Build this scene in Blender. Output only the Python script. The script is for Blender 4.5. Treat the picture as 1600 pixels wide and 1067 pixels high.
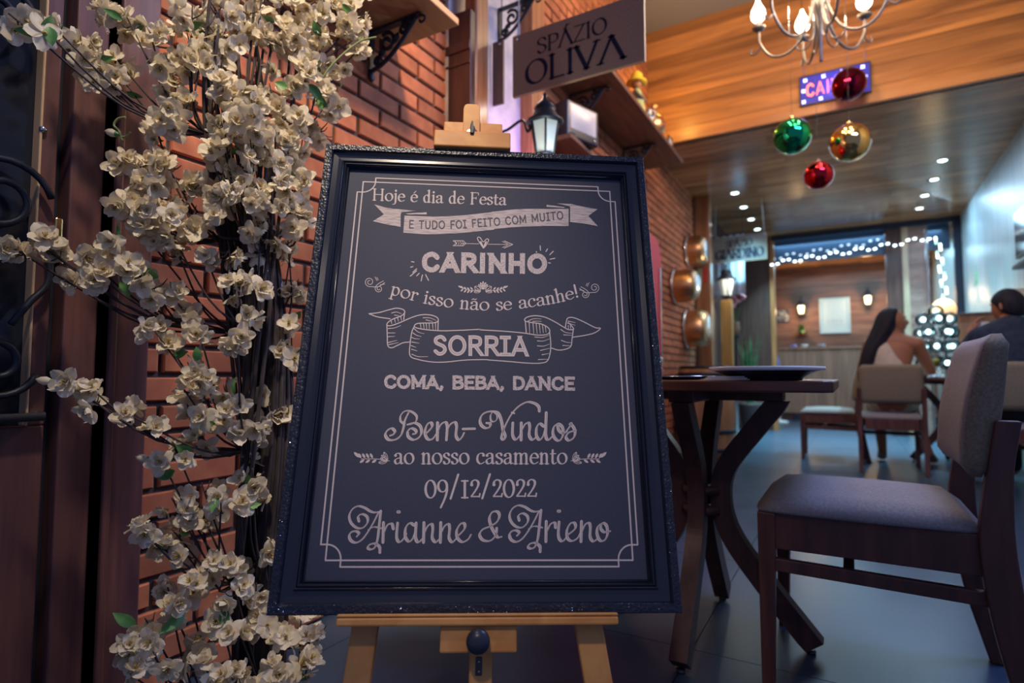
import bpy, bmesh, math, random
from mathutils import Vector, Matrix, Quaternion

for _o in list(bpy.data.objects):
    bpy.data.objects.remove(_o, do_unlink=True)
SC = bpy.context.scene
COL = SC.collection
PI = math.pi
V3 = Vector
rnd = random.Random(7)

# ------------------------------------------------------------------ camera
FPX = 900.0                      # focal length in pixels of a 1600 px wide frame
CAM_H = 0.775
YAW = math.radians(30.3)         # the lens looks 30 degrees to the left of the room's long axis (+Y)
PITCH = math.atan(54.5 / FPX)
cam_data = bpy.data.cameras.new('camera')
cam_data.sensor_width = 36.0
cam_data.lens = FPX / 1600 * 36
cam_data.clip_start = 0.05
cam_data.dof.use_dof = True
cam_data.dof.focus_distance = 1.12
cam_data.dof.aperture_fstop = 2.5
cam = bpy.data.objects.new('camera', cam_data)
COL.objects.link(cam)
cam.location = (0, 0, CAM_H)
cam.rotation_euler = (PI / 2 + PITCH, 0, YAW)
SC.camera = cam

# ------------------------------------------------------------------ world, exposure
world = bpy.data.worlds.new('night_sky')
SC.world = world
world.use_nodes = True
_bg = world.node_tree.nodes['Background']
_bg.inputs['Color'].default_value = (0.20, 0.26, 0.55, 1)
_bg.inputs['Strength'].default_value = 0.58
SC.view_settings.view_transform = 'Standard'
SC.view_settings.look = 'None'
SC.view_settings.gamma = 1.0
SC.view_settings.use_curve_mapping = False
SC.view_settings.exposure = 0.0


def lamp(name, kind, loc, energy, color, radius=0.05, target=None, spot=None, blend=0.6, size=None):
    ld = bpy.data.lights.new(name, kind)
    ld.energy = energy
    ld.color = color
    if kind == 'AREA':
        ld.shape = 'RECTANGLE'
        ld.size, ld.size_y = size
    else:
        ld.shadow_soft_size = radius
    if kind == 'SPOT':
        ld.spot_size = math.radians(spot)
        ld.spot_blend = blend
    o = bpy.data.objects.new(name, ld)
    COL.objects.link(o)
    o.location = loc
    if target is not None:
        o.rotation_euler = (V3(target) - V3(loc)).to_track_quat('-Z', 'Y').to_euler()
    return o


WARM = (1.0, 0.66, 0.34)
COOL = (0.50, 0.72, 1.0)
# the entrance downlight over the board and the blossom
lamp('entrance_light', 'SPOT', (-0.52, 0.28, 2.62), 128, (1.0, 0.82, 0.62), 0.07, (-0.98, 0.82, 1.56), 60, 1.0)
lamp('board_fill_light', 'SPOT', (0.10, -0.55, 2.35), 58, (1.0, 0.84, 0.70), 0.06, (-0.46, 0.84, 0.80), 28, 1.0)  # added fill spot for the lower board, no fixture
# the warm lamp above the brick wall shelf
lamp('wall_wash_light', 'SPOT', (-0.70, 1.45, 2.55), 60, (1.0, 0.66, 0.36), 0.05, (-1.48, 1.48, 1.75), 88, 0.9)
# cool lights of the dining room and the back room
lamp('dining_light', 'AREA', (0.1, 6.9, 2.76), 30, COOL, size=(1.8, 2.6), target=(0.1, 6.9, 0))
lamp('back_room_light', 'AREA', (0.1, 10.3, 2.7), 85, (0.45, 0.80, 1.0), size=(2.0, 2.2), target=(0.1, 10.3, 0))
lamp('side_light', 'AREA', (0.75, 8.3, 2.70), 22, (0.45, 0.74, 1.0), size=(0.5, 1.2), target=(1.28, 8.0, 1.2))
lamp('blue_fill_light', 'AREA', (0.75, 2.5, 3.1), 58, (0.36, 0.48, 1.0), size=(0.6, 0.9), target=(0.0, 1.9, 0))  # blue fill added over the near chair, no known fixture
# purple LED strip hidden behind the wall lantern, and the yellow shelf lamp
lamp('purple_led', 'SPOT', (-1.16, 2.44, 1.80), 7.0, (0.55, 0.2, 1.0), 0.03, (-1.48, 2.48, 1.95), 100, .8)
lamp('plaster_fill_light', 'POINT', (-1.20, 2.26, 2.06), 1.7, (1.0, 0.85, 0.8), 0.03)  # point light added only to brighten the white plaster
lamp('shelf_lamp', 'POINT', (-1.20, 4.55, 3.02), 6.5, (1.0, 0.60, 0.12), 0.05)

# ------------------------------------------------------------------ geometry of the view, used to measure where things stand
_fw = V3((-math.sin(YAW) * math.cos(PITCH), math.cos(YAW) * math.cos(PITCH), math.sin(PITCH)))
_rt = V3((math.cos(YAW), math.sin(YAW), 0))
_up = _rt.cross(_fw)
CPOS = V3((0, 0, CAM_H))


def ray(px, py):
    return _fw + _rt * ((px - 800) / FPX) - _up * ((py - 533.5) / FPX)


def at(px, py, axis, val):
    r = ray(px, py)
    if axis == 'D':
        return CPOS + r * val
    i = 'XYZ'.find(axis)
    return CPOS + r * ((val - CPOS[i]) / r[i])


# ------------------------------------------------------------------ scene helpers
def finish(bm, name, m, parent=None, smooth=False, bevel=0.0, seg=2, subsurf=0):
    bmesh.ops.recalc_face_normals(bm, faces=bm.faces)
    me = bpy.data.meshes.new(name)
    bm.to_mesh(me)
    bm.free()
    for x in (m if isinstance(m, (list, tuple)) else [m]):
        me.materials.append(x)
    if smooth:
        for p in me.polygons:
            p.use_smooth = True
    o = bpy.data.objects.new(name, me)
    COL.objects.link(o)
    if parent is not None:
        o.parent = parent
    if bevel:
        b = o.modifiers.new('bevel', 'BEVEL')
        b.width = bevel
        b.segments = seg
        b.limit_method = 'ANGLE'
        b.angle_limit = math.radians(40)
    if subsurf:
        s = o.modifiers.new('subsurf', 'SUBSURF')
        s.levels = s.render_levels = subsurf
    return o


def thing(name, label, cat, loc=(0, 0, 0), rotz=0.0, group=None):
    o = bpy.data.objects.new(name, None)
    COL.objects.link(o)
    o.empty_display_size = 0.1
    o.location = loc
    o.rotation_euler = (0, 0, rotz)
    o['label'] = label
    o['category'] = cat
    if group:
        o['group'] = group
    return o


def tag(o, label, cat, group=None):
    o['label'] = label
    o['category'] = cat
    if group:
        o['group'] = group
    return o


def struct(o, label=None):
    o['kind'] = 'structure'
    if label:
        o['label'] = label
        o['category'] = o.name.split('_')[0]
    return o


def dup(root, loc, rotz=None, label=None, group=None):
    r = root.copy()
    COL.objects.link(r)
    r.location = loc
    if rotz is not None:
        r.rotation_euler = (0, 0, rotz)
    if label:
        r['label'] = label
    if group:
        r['group'] = group
    for ch in list(root.children):
        c = ch.copy()
        COL.objects.link(c)
        c.parent = r
        for g in ch.children:
            d = g.copy()
            COL.objects.link(d)
            d.parent = c
    return r


def NB():
    return bmesh.new()


def box(bm, x0, y0, z0, x1, y1, z1, mi=0):
    vs = [bm.verts.new((x, y, z)) for z in (z0, z1) for y in (y0, y1) for x in (x0, x1)]
    for f in ((0, 1, 3, 2), (4, 6, 7, 5), (0, 4, 5, 1), (2, 3, 7, 6), (0, 2, 6, 4), (1, 5, 7, 3)):
        fa = bm.faces.new([vs[i] for i in f])
        fa.material_index = mi
    return vs


def bar(bm, p0, p1, w, d, up=(0, 0, 1), mi=0, w1=None, d1=None):
    """rectangular bar between two points; w sideways, d along the up-ish direction"""
    p0, p1 = V3(p0), V3(p1)
    ax = (p1 - p0).normalized()
    u = V3(up)
    if abs(ax.dot(u)) > 0.98:
        u = V3((1, 0, 0))
    s = ax.cross(u).normalized()
    u = s.cross(ax).normalized()
    w1 = w if w1 is None else w1
    d1 = d if d1 is None else d1
    vs = []
    for p, ww, dd in ((p0, w, d), (p1, w1, d1)):
        for a, b in ((-1, -1), (1, -1), (1, 1), (-1, 1)):
            vs.append(bm.verts.new(p + s * (a * ww / 2) + u * (b * dd / 2)))
    for f in ((3, 2, 1, 0), (4, 5, 6, 7), (0, 1, 5, 4), (1, 2, 6, 5), (2, 3, 7, 6), (3, 0, 4, 7)):
        fa = bm.faces.new([vs[i] for i in f])
        fa.material_index = mi


def catmull(pts, n=6, closed=False):
    P = [V3(p) if len(p) == 3 else V3((p[0], p[1], 0)) for p in pts]
    if len(P) < 3 and not closed:
        return P
    out = []
    N = len(P)
    rng = range(N if closed else N - 1)
    for i in rng:
        if closed:
            p0, p1, p2, p3 = P[(i - 1) % N], P[i], P[(i + 1) % N], P[(i + 2) % N]
        else:
            p1, p2 = P[i], P[i + 1]
            p0 = P[i - 1] if i else p1 * 2 - p2
            p3 = P[i + 2] if i + 2 < N else p2 * 2 - p1
        for k in range(n):
            t = k / n
            out.append(0.5 * ((2 * p1) + (p2 - p0) * t + (2 * p0 - 5 * p1 + 4 * p2 - p3) * t * t
                              + (3 * p1 - p0 - 3 * p2 + p3) * t * t * t))
    if not closed:
        out.append(P[-1])
    return out


def tube(bm, pts, r, seg=8, smooth_n=0, mi=0, cap=True):
    """round tube through points; r a number or a list of one radius per point"""
    if smooth_n:
        n0 = len(pts)
        q = catmull(pts, smooth_n)
        if isinstance(r, (list, tuple)):
            rr = []
            for i in range(len(q)):
                t = i / smooth_n
                a = min(int(t), n0 - 2)
                rr.append(r[a] + (r[a + 1] - r[a]) * (t - a))
            r = rr
        pts = q
    pts = [V3(p) for p in pts]
    rs = r if isinstance(r, (list, tuple)) else [r] * len(pts)
    ref = None
    rings = []
    for i, p in enumerate(pts):
        a = pts[max(i - 1, 0)]
        b = pts[min(i + 1, len(pts) - 1)]
        d = (b - a).normalized()
        if ref is None:
            ref = V3((0, 0, 1)) if abs(d.z) < 0.9 else V3((1, 0, 0))
        s = d.cross(ref)
        if s.length < 1e-6:
            s = d.orthogonal()
        s.normalize()
        ref = s.cross(d).normalized()
        rings.append([bm.verts.new(p + (s * math.cos(2 * PI * k / seg) + ref * math.sin(2 * PI * k / seg)) * rs[i]) for k in range(seg)])
    for i in range(len(rings) - 1):
        for k in range(seg):
            f = bm.faces.new((rings[i][k], rings[i][(k + 1) % seg], rings[i + 1][(k + 1) % seg], rings[i + 1][k]))
            f.material_index = mi
            f.smooth = True
    if cap:
        for rg in (list(reversed(rings[0])), rings[-1]):
            f = bm.faces.new(rg)
            f.material_index = mi


def lathe(bm, prof, seg=24, center=(0, 0, 0), mi=0, mat=None, cap=True):
    """surface of revolution about Z from (radius, z) pairs"""
    c = V3(center)
    rings = []
    for r, z in prof:
        ring = []
        for k in range(seg):
            a = 2 * PI * k / seg
            p = V3((r * math.cos(a), r * math.sin(a), z))
            if mat is not None:
                p = mat @ p
            ring.append(bm.verts.new(p + c))
        rings.append(ring)
    for i in range(len(rings) - 1):
        for k in range(seg):
            f = bm.faces.new((rings[i][k], rings[i][(k + 1) % seg], rings[i + 1][(k + 1) % seg], rings[i + 1][k]))
            f.material_index = mi
            f.smooth = True
    if cap:
        for rg in (list(reversed(rings[0])), rings[-1]):
            f = bm.faces.new(rg)
            f.material_index = mi


def sphere(bm, c, r, seg=16, rings=10, mi=0, sc=(1, 1, 1)):
    mtx = Matrix.Translation(V3(c)) @ Matrix.Diagonal((sc[0], sc[1], sc[2], 1))
    g = bmesh.ops.create_uvsphere(bm, u_segments=seg, v_segments=rings, radius=r, matrix=mtx)
    for v in g['verts']:
        for f in v.link_faces:
            f.smooth = True
            f.material_index = mi


# ------------------------------------------------------------------ materials
def mat(name, col, rough=0.6, metal=0.0, emit=None, estr=0.0, spec=0.5, trans=0.0, ior=1.45, coat=0.0):
    m = bpy.data.materials.new(name)
    m.use_nodes = True
    b = m.node_tree.nodes['Principled BSDF']
    b.inputs['Base Color'].default_value = (*col, 1)
    b.inputs['Roughness'].default_value = rough
    b.inputs['Metallic'].default_value = metal
    b.inputs['Specular IOR Level'].default_value = spec
    b.inputs['IOR'].default_value = ior
    if trans:
        b.inputs['Transmission Weight'].default_value = trans
    if coat:
        b.inputs['Coat Weight'].default_value = coat
        b.inputs['Coat Roughness'].default_value = 0.15
    if emit:
        b.inputs['Emission Color'].default_value = (*emit, 1)
        b.inputs['Emission Strength'].default_value = estr
    return m


def _nodes(m):
    nt = m.node_tree
    return nt, nt.nodes, nt.links, nt.nodes['Principled BSDF']


def noisy(name, c0, c1, scale=(1, 1, 1), rough=0.6, detail=6, nscale=4.0, lo=0.35, hi=0.65, bump=0.0, metal=0.0,
          island=0.0, coat=0.0, spec=0.5, rot=(0, 0, 0), distort=0.0, bdist=0.003):
    """two colours mixed by (stretched) noise, optional per-island value change and bump"""
    m = mat(name, c0, rough, metal, spec=spec, coat=coat)
    nt, N, L, b = _nodes(m)
    tc = N.new('ShaderNodeTexCoord')
    mp = N.new('ShaderNodeMapping')
    mp.inputs['Scale'].default_value = scale
    mp.inputs['Rotation'].default_value = rot
    L.new(tc.outputs['Object'], mp.inputs['Vector'])
    vec = mp.outputs['Vector']
    geo = None
    if island:
        geo = N.new('ShaderNodeNewGeometry')
        ad = N.new('ShaderNodeVectorMath')
        ad.operation = 'ADD'
        mu = N.new('ShaderNodeMath')
        mu.operation = 'MULTIPLY'
        mu.inputs[1].default_value = 37.0
        L.new(geo.outputs['Random Per Island'], mu.inputs[0])
        L.new(vec, ad.inputs[0])
        L.new(mu.outputs[0], ad.inputs[1])
        vec = ad.outputs[0]
    nz = N.new('ShaderNodeTexNoise')
    nz.inputs['Scale'].default_value = nscale
    nz.inputs['Detail'].default_value = detail
    nz.inputs['Distortion'].default_value = distort
    L.new(vec, nz.inputs['Vector'])
    cr = N.new('ShaderNodeValToRGB')
    cr.color_ramp.elements[0].position = lo
    cr.color_ramp.elements[0].color = (*c0, 1)
    cr.color_ramp.elements[1].position = hi
    cr.color_ramp.elements[1].color = (*c1, 1)
    L.new(nz.outputs['Fac'], cr.inputs['Fac'])
    out = cr.outputs['Color']
    if island:
        mr = N.new('ShaderNodeMapRange')
        mr.inputs['To Min'].default_value = 1.0 - island
        mr.inputs['To Max'].default_value = 1.0 + island
        L.new(geo.outputs['Random Per Island'], mr.inputs['Value'])
        mx = N.new('ShaderNodeVectorMath')
        mx.operation = 'SCALE'
        L.new(out, mx.inputs[0])
        L.new(mr.outputs['Result'], mx.inputs['Scale'])
        out = mx.outputs[0]
    L.new(out, b.inputs['Base Color'])
    if bump:
        bp_ = N.new('ShaderNodeBump')
        bp_.inputs['Strength'].default_value = bump
        bp_.inputs['Distance'].default_value = bdist
        L.new(nz.outputs['Fac'], bp_.inputs['Height'])
        L.new(bp_.outputs['Normal'], b.inputs['Normal'])
    return m


def glass_mat(name, col=(1, 1, 1), rough=0.03, mixf=0.25):
    """thin clear glass: transparent with a glossy skin"""
    m = bpy.data.materials.new(name)
    m.use_nodes = True
    nt = m.node_tree
    nt.nodes.clear()
    o = nt.nodes.new('ShaderNodeOutputMaterial')
    mx = nt.nodes.new('ShaderNodeMixShader')
    t = nt.nodes.new('ShaderNodeBsdfTransparent')
    t.inputs['Color'].default_value = (*col, 1)
    g = nt.nodes.new('ShaderNodeBsdfGlossy')
    g.inputs['Roughness'].default_value = rough
    lw = nt.nodes.new('ShaderNodeLayerWeight')
    lw.inputs['Blend'].default_value = mixf
    nt.links.new(lw.outputs['Fresnel'], mx.inputs['Fac'])
    nt.links.new(t.outputs[0], mx.inputs[1])
    nt.links.new(g.outputs[0], mx.inputs[2])
    nt.links.new(mx.outputs[0], o.inputs['Surface'])
    return m


M = {}
M['brick'] = noisy('brick', (0.36, 0.115, 0.055), (0.48, 0.17, 0.08), nscale=14, rough=0.85, island=0.22, bump=0.35)
M['mortar'] = noisy('mortar', (0.055, 0.052, 0.058), (0.10, 0.09, 0.085), nscale=30, rough=0.95, bump=0.4)
M['door_wood'] = noisy('door_wood', (0.090, 0.042, 0.048), (0.155, 0.068, 0.062), scale=(14, 14, 0.9), nscale=3, rough=0.42, bump=0.08)
M['dark_wood'] = noisy('dark_wood', (0.055, 0.026, 0.024), (0.11, 0.048, 0.036), scale=(12, 12, 0.8), nscale=3, rough=0.45)
M['shelf_wood'] = noisy('shelf_wood', (0.12, 0.055, 0.035), (0.21, 0.10, 0.06), scale=(10, 0.8, 10), nscale=3, rough=0.45)
M['post_wood'] = noisy('post_wood', (0.30, 0.11, 0.04), (0.50, 0.20, 0.08), scale=(14, 14, 0.8), nscale=3, rough=0.35)
M['fascia'] = noisy('fascia', (0.15, 0.062, 0.028), (0.54, 0.235, 0.080), scale=(0.35, 5.5, 5.5), nscale=2.2, rough=0.38, island=0.30, lo=0.3, hi=0.72, distort=0.6)
M['planks'] = noisy('ceiling_planks', (0.26, 0.118, 0.058), (0.52, 0.26, 0.125), scale=(0.8, 8, 8), nscale=2.4, rough=0.24, island=0.35, distort=0.5)
M['back_planks'] = noisy('back_planks', (0.13, 0.058, 0.042), (0.25, 0.115, 0.072), scale=(0.7, 7, 7), nscale=2.4, rough=0.4, island=0.3)
M['counter_wood'] = noisy('counter_wood', (0.26, 0.13, 0.09), (0.38, 0.20, 0.13), scale=(12, 12, 0.8), nscale=2.5, rough=0.5, island=0.15)
M['easel_wood'] = noisy('easel_wood', (0.58, 0.235, 0.060), (0.73, 0.345, 0.10), scale=(2.5, 2.5, 2.5), nscale=5, rough=0.5, bump=0.05, distort=1.2)
M['table_wood'] = noisy('table_wood', (0.085, 0.030, 0.022), (0.17, 0.062, 0.036), scale=(1.2, 12, 12), nscale=3, rough=0.32)
M['leg_wood'] = noisy('leg_wood', (0.055, 0.026, 0.026), (0.095, 0.042, 0.036), scale=(10, 10, 1.2), nscale=3, rough=0.42)
M['chair_wood'] = noisy('chair_wood', (0.085, 0.034, 0.028), (0.16, 0.062, 0.042), scale=(9, 9, 1.2), nscale=3, rough=0.42)
M['fabric'] = noisy('seat_fabric', (0.25, 0.225, 0.215), (0.33, 0.30, 0.285), nscale=160, rough=0.95, bump=0.25, bdist=0.001)
M['olive_fabric'] = noisy('back_fabric', (0.22, 0.175, 0.115), (0.31, 0.25, 0.165), nscale=160, rough=0.95, bump=0.25, bdist=0.001)
M['iron'] = mat('wrought_iron', (0.022, 0.026, 0.040), 0.45, 0.3)
M['steel'] = mat('polished_steel', (0.62, 0.62, 0.64), 0.18, 1.0)
M['brass'] = mat('brass_screw', (0.80, 0.58, 0.28), 0.22, 1.0)
M['copper'] = noisy('copper', (0.62, 0.33, 0.16), (0.72, 0.44, 0.24), nscale=6, rough=0.34, metal=1.0)
M['tin'] = mat('tin_rim', (0.80, 0.80, 0.80), 0.25, 0.9)
M['black_plastic'] = mat('black_plastic', (0.026, 0.030, 0.046), 0.3)
M['plaster'] = noisy('white_plaster', (0.48, 0.44, 0.44), (0.66, 0.60, 0.58), nscale=9, rough=0.9, bump=0.5)
M['grey_paint'] = mat('grey_ceiling_paint', (0.24, 0.24, 0.26), 0.8)
M['petal'] = noisy('petal', (0.74, 0.645, 0.46), (0.86, 0.78, 0.60), nscale=60, rough=0.8)
_nt, _N, _L, _b = _nodes(M['petal'])
_tl = _N.new('ShaderNodeBsdfTranslucent')
_tl.inputs['Color'].default_value = (0.84, 0.74, 0.52, 1)
_mx = _N.new('ShaderNodeMixShader')
_mx.inputs['Fac'].default_value = 0.30
_out = [n for n in _N if n.type == 'OUTPUT_MATERIAL'][0]
_L.new(_b.outputs[0], _mx.inputs[1])
_L.new(_tl.outputs[0], _mx.inputs[2])
_L.new(_mx.outputs[0], _out.inputs['Surface'])
M['stamen'] = mat('stamen', (0.42, 0.30, 0.10), 0.8)
M['leaf'] = noisy('leaf', (0.05, 0.17, 0.05), (0.15, 0.34, 0.09), nscale=30, rough=0.5)
M['bark'] = noisy('bark', (0.030, 0.024, 0.028), (0.075, 0.055, 0.050), scale=(1, 1, 0.2), nscale=60, rough=0.85, bump=0.4)
M['skin'] = mat('skin', (0.40, 0.165, 0.085), 0.5)
M['hair'] = noisy('dark_hair', (0.010, 0.010, 0.018), (0.022, 0.020, 0.028), scale=(30, 30, 2), nscale=3, rough=0.6, spec=0.2)
M['white'] = mat('white_paint', (0.78, 0.78, 0.78), 0.5)
M['paper'] = mat('paper', (0.74, 0.80, 0.80), 0.6)
M['print_grey'] = mat('print_grey', (0.42, 0.46, 0.46), 0.7)
M['glass'] = glass_mat('clear_glass')
M['lamp_glass'] = mat('lit_lamp_glass', (0.55, 0.58, 0.55), 0.3, emit=(0.80, 1.0, 0.90), estr=0.26)
M['lamp_hot'] = mat('lamp_core', (1, 1, 1), 0.3, emit=(1.0, 0.97, 0.86), estr=9.0)
M['bulb'] = mat('lit_bulb', (1, 1, 1), 0.3, emit=(1.0, 0.90, 0.70), estr=9.0)
M['led_white'] = mat('led_white', (1, 1, 1), 0.3, emit=(0.72, 0.90, 1.0), estr=6.0)
M['led_green'] = mat('led_green', (1, 1, 1), 0.3, emit=(0.35, 1.0, 0.65), estr=2.2)
M['downlight'] = mat('downlight_lens', (1, 1, 1), 0.3, emit=(0.80, 1.0, 1.0), estr=9.0)
M['rim_white'] = mat('white_trim_ring', (0.75, 0.75, 0.75), 0.4)

# ================================================================== THE SETTING
XW, XR = -1.48, 1.28             # faces of the left and the right wall
ZC, ZU = 2.82, 3.85              # lower plank ceiling, taller entrance ceiling
YF, YB, YE = 4.93, 9.10, 12.05   # fascia, back opening, end wall

# floor of large dark tiles with fine joints
m = mat('floor_tile', (0.055, 0.072, 0.105), 0.28, spec=0.24)
_nt, _N, _L, _b = _nodes(m)
_tc = _N.new('ShaderNodeTexCoord')
_nz = _N.new('ShaderNodeTexNoise'); _nz.inputs['Scale'].default_value = 5.0; _nz.inputs['Detail'].default_value = 8
_L.new(_tc.outputs['Object'], _nz.inputs['Vector'])
_cr = _N.new('ShaderNodeValToRGB')
_cr.color_ramp.elements[0].color = (0.032, 0.055, 0.090, 1); _cr.color_ramp.elements[0].position = 0.3
_cr.color_ramp.elements[1].color = (0.047, 0.076, 0.116, 1); _cr.color_ramp.elements[1].position = 0.7
_L.new(_nz.outputs['Fac'], _cr.inputs['Fac']); _L.new(_cr.outputs['Color'], _b.inputs['Base Color'])
_mr = _N.new('ShaderNodeMapRange'); _mr.inputs['To Min'].default_value = 0.26; _mr.inputs['To Max'].default_value = 0.33
_L.new(_nz.outputs['Fac'], _mr.inputs['Value']); _L.new(_mr.outputs['Result'], _b.inputs['Roughness'])
M['tile'] = m
M['grout'] = mat('tile_joint', (0.02, 0.022, 0.03), 0.9)
bm = NB()
box(bm, -1.7, -1.0, -0.12, 2.6, 12.3, -0.004, 1)
TS = 0.9
for i in range(-2, 4):
    for j in range(-3, 13):
        x0, y0 = -0.41 + i * TS, 1.716 + j * TS
        xa, xb, ya, yb = max(x0, -1.7), min(x0 + TS, 2.6), max(y0, -1.0), min(y0 + TS, 12.3)
        if xb - xa > .02 and yb - ya > .02:
            box(bm, xa + .0015, ya + .0015, -0.03, xb - .0015, yb - .0015, 0)
struct(finish(bm, 'floor', [M['tile'], M['grout']]))

# left wall: raked brickwork on a mortar bed, the doorway end and the plastered recess
bm = NB()
box(bm, XW - 0.25, 0.755, 0, XW - 0.012, 12.2, ZU, 1)
bh, bl, jt = 0.071, 0.217, 0.013
for (y0, y1) in ((0.757, 1.96), (2.75, 6.62)):
    row = 0
    z = 0.004
    while z < ZU - 0.02:
        zt = min(z + bh - jt, ZU)
        y = y0 - (0.5 * bl if row % 2 else 0.0) - 0.06
        while y < y1:
            ya, yb = max(y, y0), min(y + bl - jt, y1)
            if yb - ya > 0.012:
                d = rnd.uniform(-0.002, 0.002)
                e = 0.0035
                vs = [bm.verts.new(p) for p in ((XW - .02, ya, z), (XW - .02, yb, z), (XW - .02, yb, zt), (XW - .02, ya, zt),
                                               (XW + d - e, ya, z), (XW + d - e, yb, z), (XW + d - e, yb, zt), (XW + d - e, ya, zt),
                                               (XW + d, ya + e, z + e), (XW + d, yb - e, z + e), (XW + d, yb - e, zt - e), (XW + d, ya + e, zt - e))]
                for f in ((0, 1, 5, 4), (1, 2, 6, 5), (2, 3, 7, 6), (3, 0, 4, 7), (4, 5, 9, 8), (5, 6, 10, 9), (6, 7, 11, 10), (7, 4, 8, 11), (8, 9, 10, 11), (3, 2, 1, 0)):
                    bm.faces.new([vs[q] for q in f])
            y += bl
        z += bh
        row += 1
box(bm, XW - .02, 1.96, 0, XW + 0.012, 2.75, ZU, 2)          # plastered stretch
box(bm, XW - .02, 6.62, 0, XW + 0.012, 12.2, ZU, 3)          # panelled stretch at the back
struct(finish(bm, 'wall_left', [M['brick'], M['mortar'], M['plaster'], M['dark_wood']]))
# wall above the doorway side
bm = NB()
box(bm, XW - 0.25, -0.6, 0, XW - 0.06, 0.755, ZU)
struct(finish(bm, 'wall_entrance', M['dark_wood']))

# right wall of the dining room: pale paint washed by the cool lights
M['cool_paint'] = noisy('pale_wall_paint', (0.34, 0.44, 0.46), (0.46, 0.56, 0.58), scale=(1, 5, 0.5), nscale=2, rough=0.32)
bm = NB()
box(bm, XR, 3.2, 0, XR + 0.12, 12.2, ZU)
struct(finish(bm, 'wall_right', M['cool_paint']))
# end wall of the back room, horizontal planks
bm = NB()
z = 0
while z < ZC + .1:
    h = 0.19
    box(bm, XW - .1, YE, z, XR + .1, YE + 0.03, min(z + h - 0.004, ZU))
    z += h
box(bm, XW - .1, YE + 0.022, 0, XR + .1, YE + 0.1, ZC + .2)
struct(finish(bm, 'wall_back', M['back_planks']))

# fascia that closes the taller entrance hall above the lower ceiling
bm = NB()
z = ZC
k = 0
while z < ZU - .01:
    h = (0.10, 0.155, 0.13, 0.12, 0.17)[k % 5]
    cuts = [XW, XR + .6]
    for a, b_ in zip(cuts[:-1], cuts[1:]):
        box(bm, a + .001, YF, z, b_ - .001, YF + 0.03 + 0.004 * (k % 2), min(z + h - .002, ZU))
    z += h
    k += 1
box(bm, XW, YF + .02, ZC, XR + .6, YF + .12, ZU)
struct(finish(bm, 'wall_fascia', M['fascia']))
bm = NB()
box(bm, XW, YF - .025, ZC - .03, XR + .6, YF + .02, ZC + .045)
struct(finish(bm, 'trim_1', noisy('beam_edge', (0.40, 0.17, 0.07), (0.56, 0.26, 0.11), scale=(.5, 8, 8), nscale=2, rough=.35), bevel=.004))

# ceilings
bm = NB()
y = YF + .03
while y < YE:
    h = 0.145
    cuts = [XW - .05, rnd.uniform(-1.0, -.3), rnd.uniform(0.1, .9), XR + .05]
    for a, b_ in zip(cuts[:-1], cuts[1:]):
        box(bm, a + .001, y, ZC, b_ - .001, y + h - .004, ZC + .03)
    y += h
box(bm, XW - .05, YF + .1, ZC + .02, XR + .05, YE + .1, ZC + .1)
struct(finish(bm, 'ceiling', M['planks']))
bm = NB()
box(bm, XW - .2, 0.9, ZU, 2.2, YF + .12, ZU + .1)
struct(finish(bm, 'ceiling_upper', M['grey_paint']))

# back opening at YB: left panelled jamb, header, dark posts
bm = NB()
box(bm, XW, YB, 0, -1.30, YB + .08, ZC)
box(bm, -1.33, YB + .01, 0, -0.95, YB + .06, ZC)
struct(finish(bm, 'wall_partition', M['dark_wood']))
M['navy_metal'] = mat('dark_navy_frame', (0.020, 0.028, 0.050), 0.35, 0.2)
bm = NB()
box(bm, -0.93, YB - .02, ZC - .075, XR, YB + .08, ZC)
struct(finish(bm, 'trim_2', M['navy_metal'], bevel=.004))
bm = NB()
box(bm, 1.20, YB - .03, 0, XR, YB + .06, ZC - .075)
struct(finish(bm, 'trim_3', M['navy_metal'], bevel=.004))
bm = NB()
box(bm, -0.955, YB - .03, 0, -0.895, YB + .09, ZC - .075)
struct(finish(bm, 'trim_4', M['post_wood'], bevel=.004))
bm = NB()
box(bm, 0.47, YB + .0, 0, 0.645, YB + .14, ZC - .075)
struct(finish(bm, 'trim_5', M['dark_wood'], bevel=.006))
bm = NB()
box(bm, 0.650, YB - .01, 0, 0.72, YB + .10, ZC - .075)
struct(finish(bm, 'trim_6', noisy('pale_wood', (0.42, 0.30, 0.20), (0.55, 0.40, 0.28), scale=(9, 9, 1), nscale=2, rough=0.4), bevel=.004))
bm = NB()
box(bm, 0.905, YB, 0, 0.935, YB + .04, ZC - .075)
struct(finish(bm, 'trim_7', M['steel'], bevel=.002))
bm = NB()
box(bm, 0.722, YB + .02, 0, 0.903, YB + .05, ZC - .075)
struct(finish(bm, 'door_2', noisy('door_leaf_wood', (0.20, 0.12, 0.11), (0.34, 0.22, 0.18), scale=(2, 2, 7), nscale=2, rough=0.3)))
M['transom'] = mat('blue_transom', (0.06, 0.105, 0.19), 0.25)  # opaque panel added; blue light over the opening put into its colour
bm = NB()
box(bm, -.90, YB + .20, 2.44, 1.19, YB + .225, ZC)
struct(finish(bm, 'window_1', M['transom']))
# black plinth along the foot of the back room
bm = NB()
box(bm, -0.85, 11.36, 0, XR, 11.40, 0.13)
struct(finish(bm, 'baseboard_back', M['black_plastic']))

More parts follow.
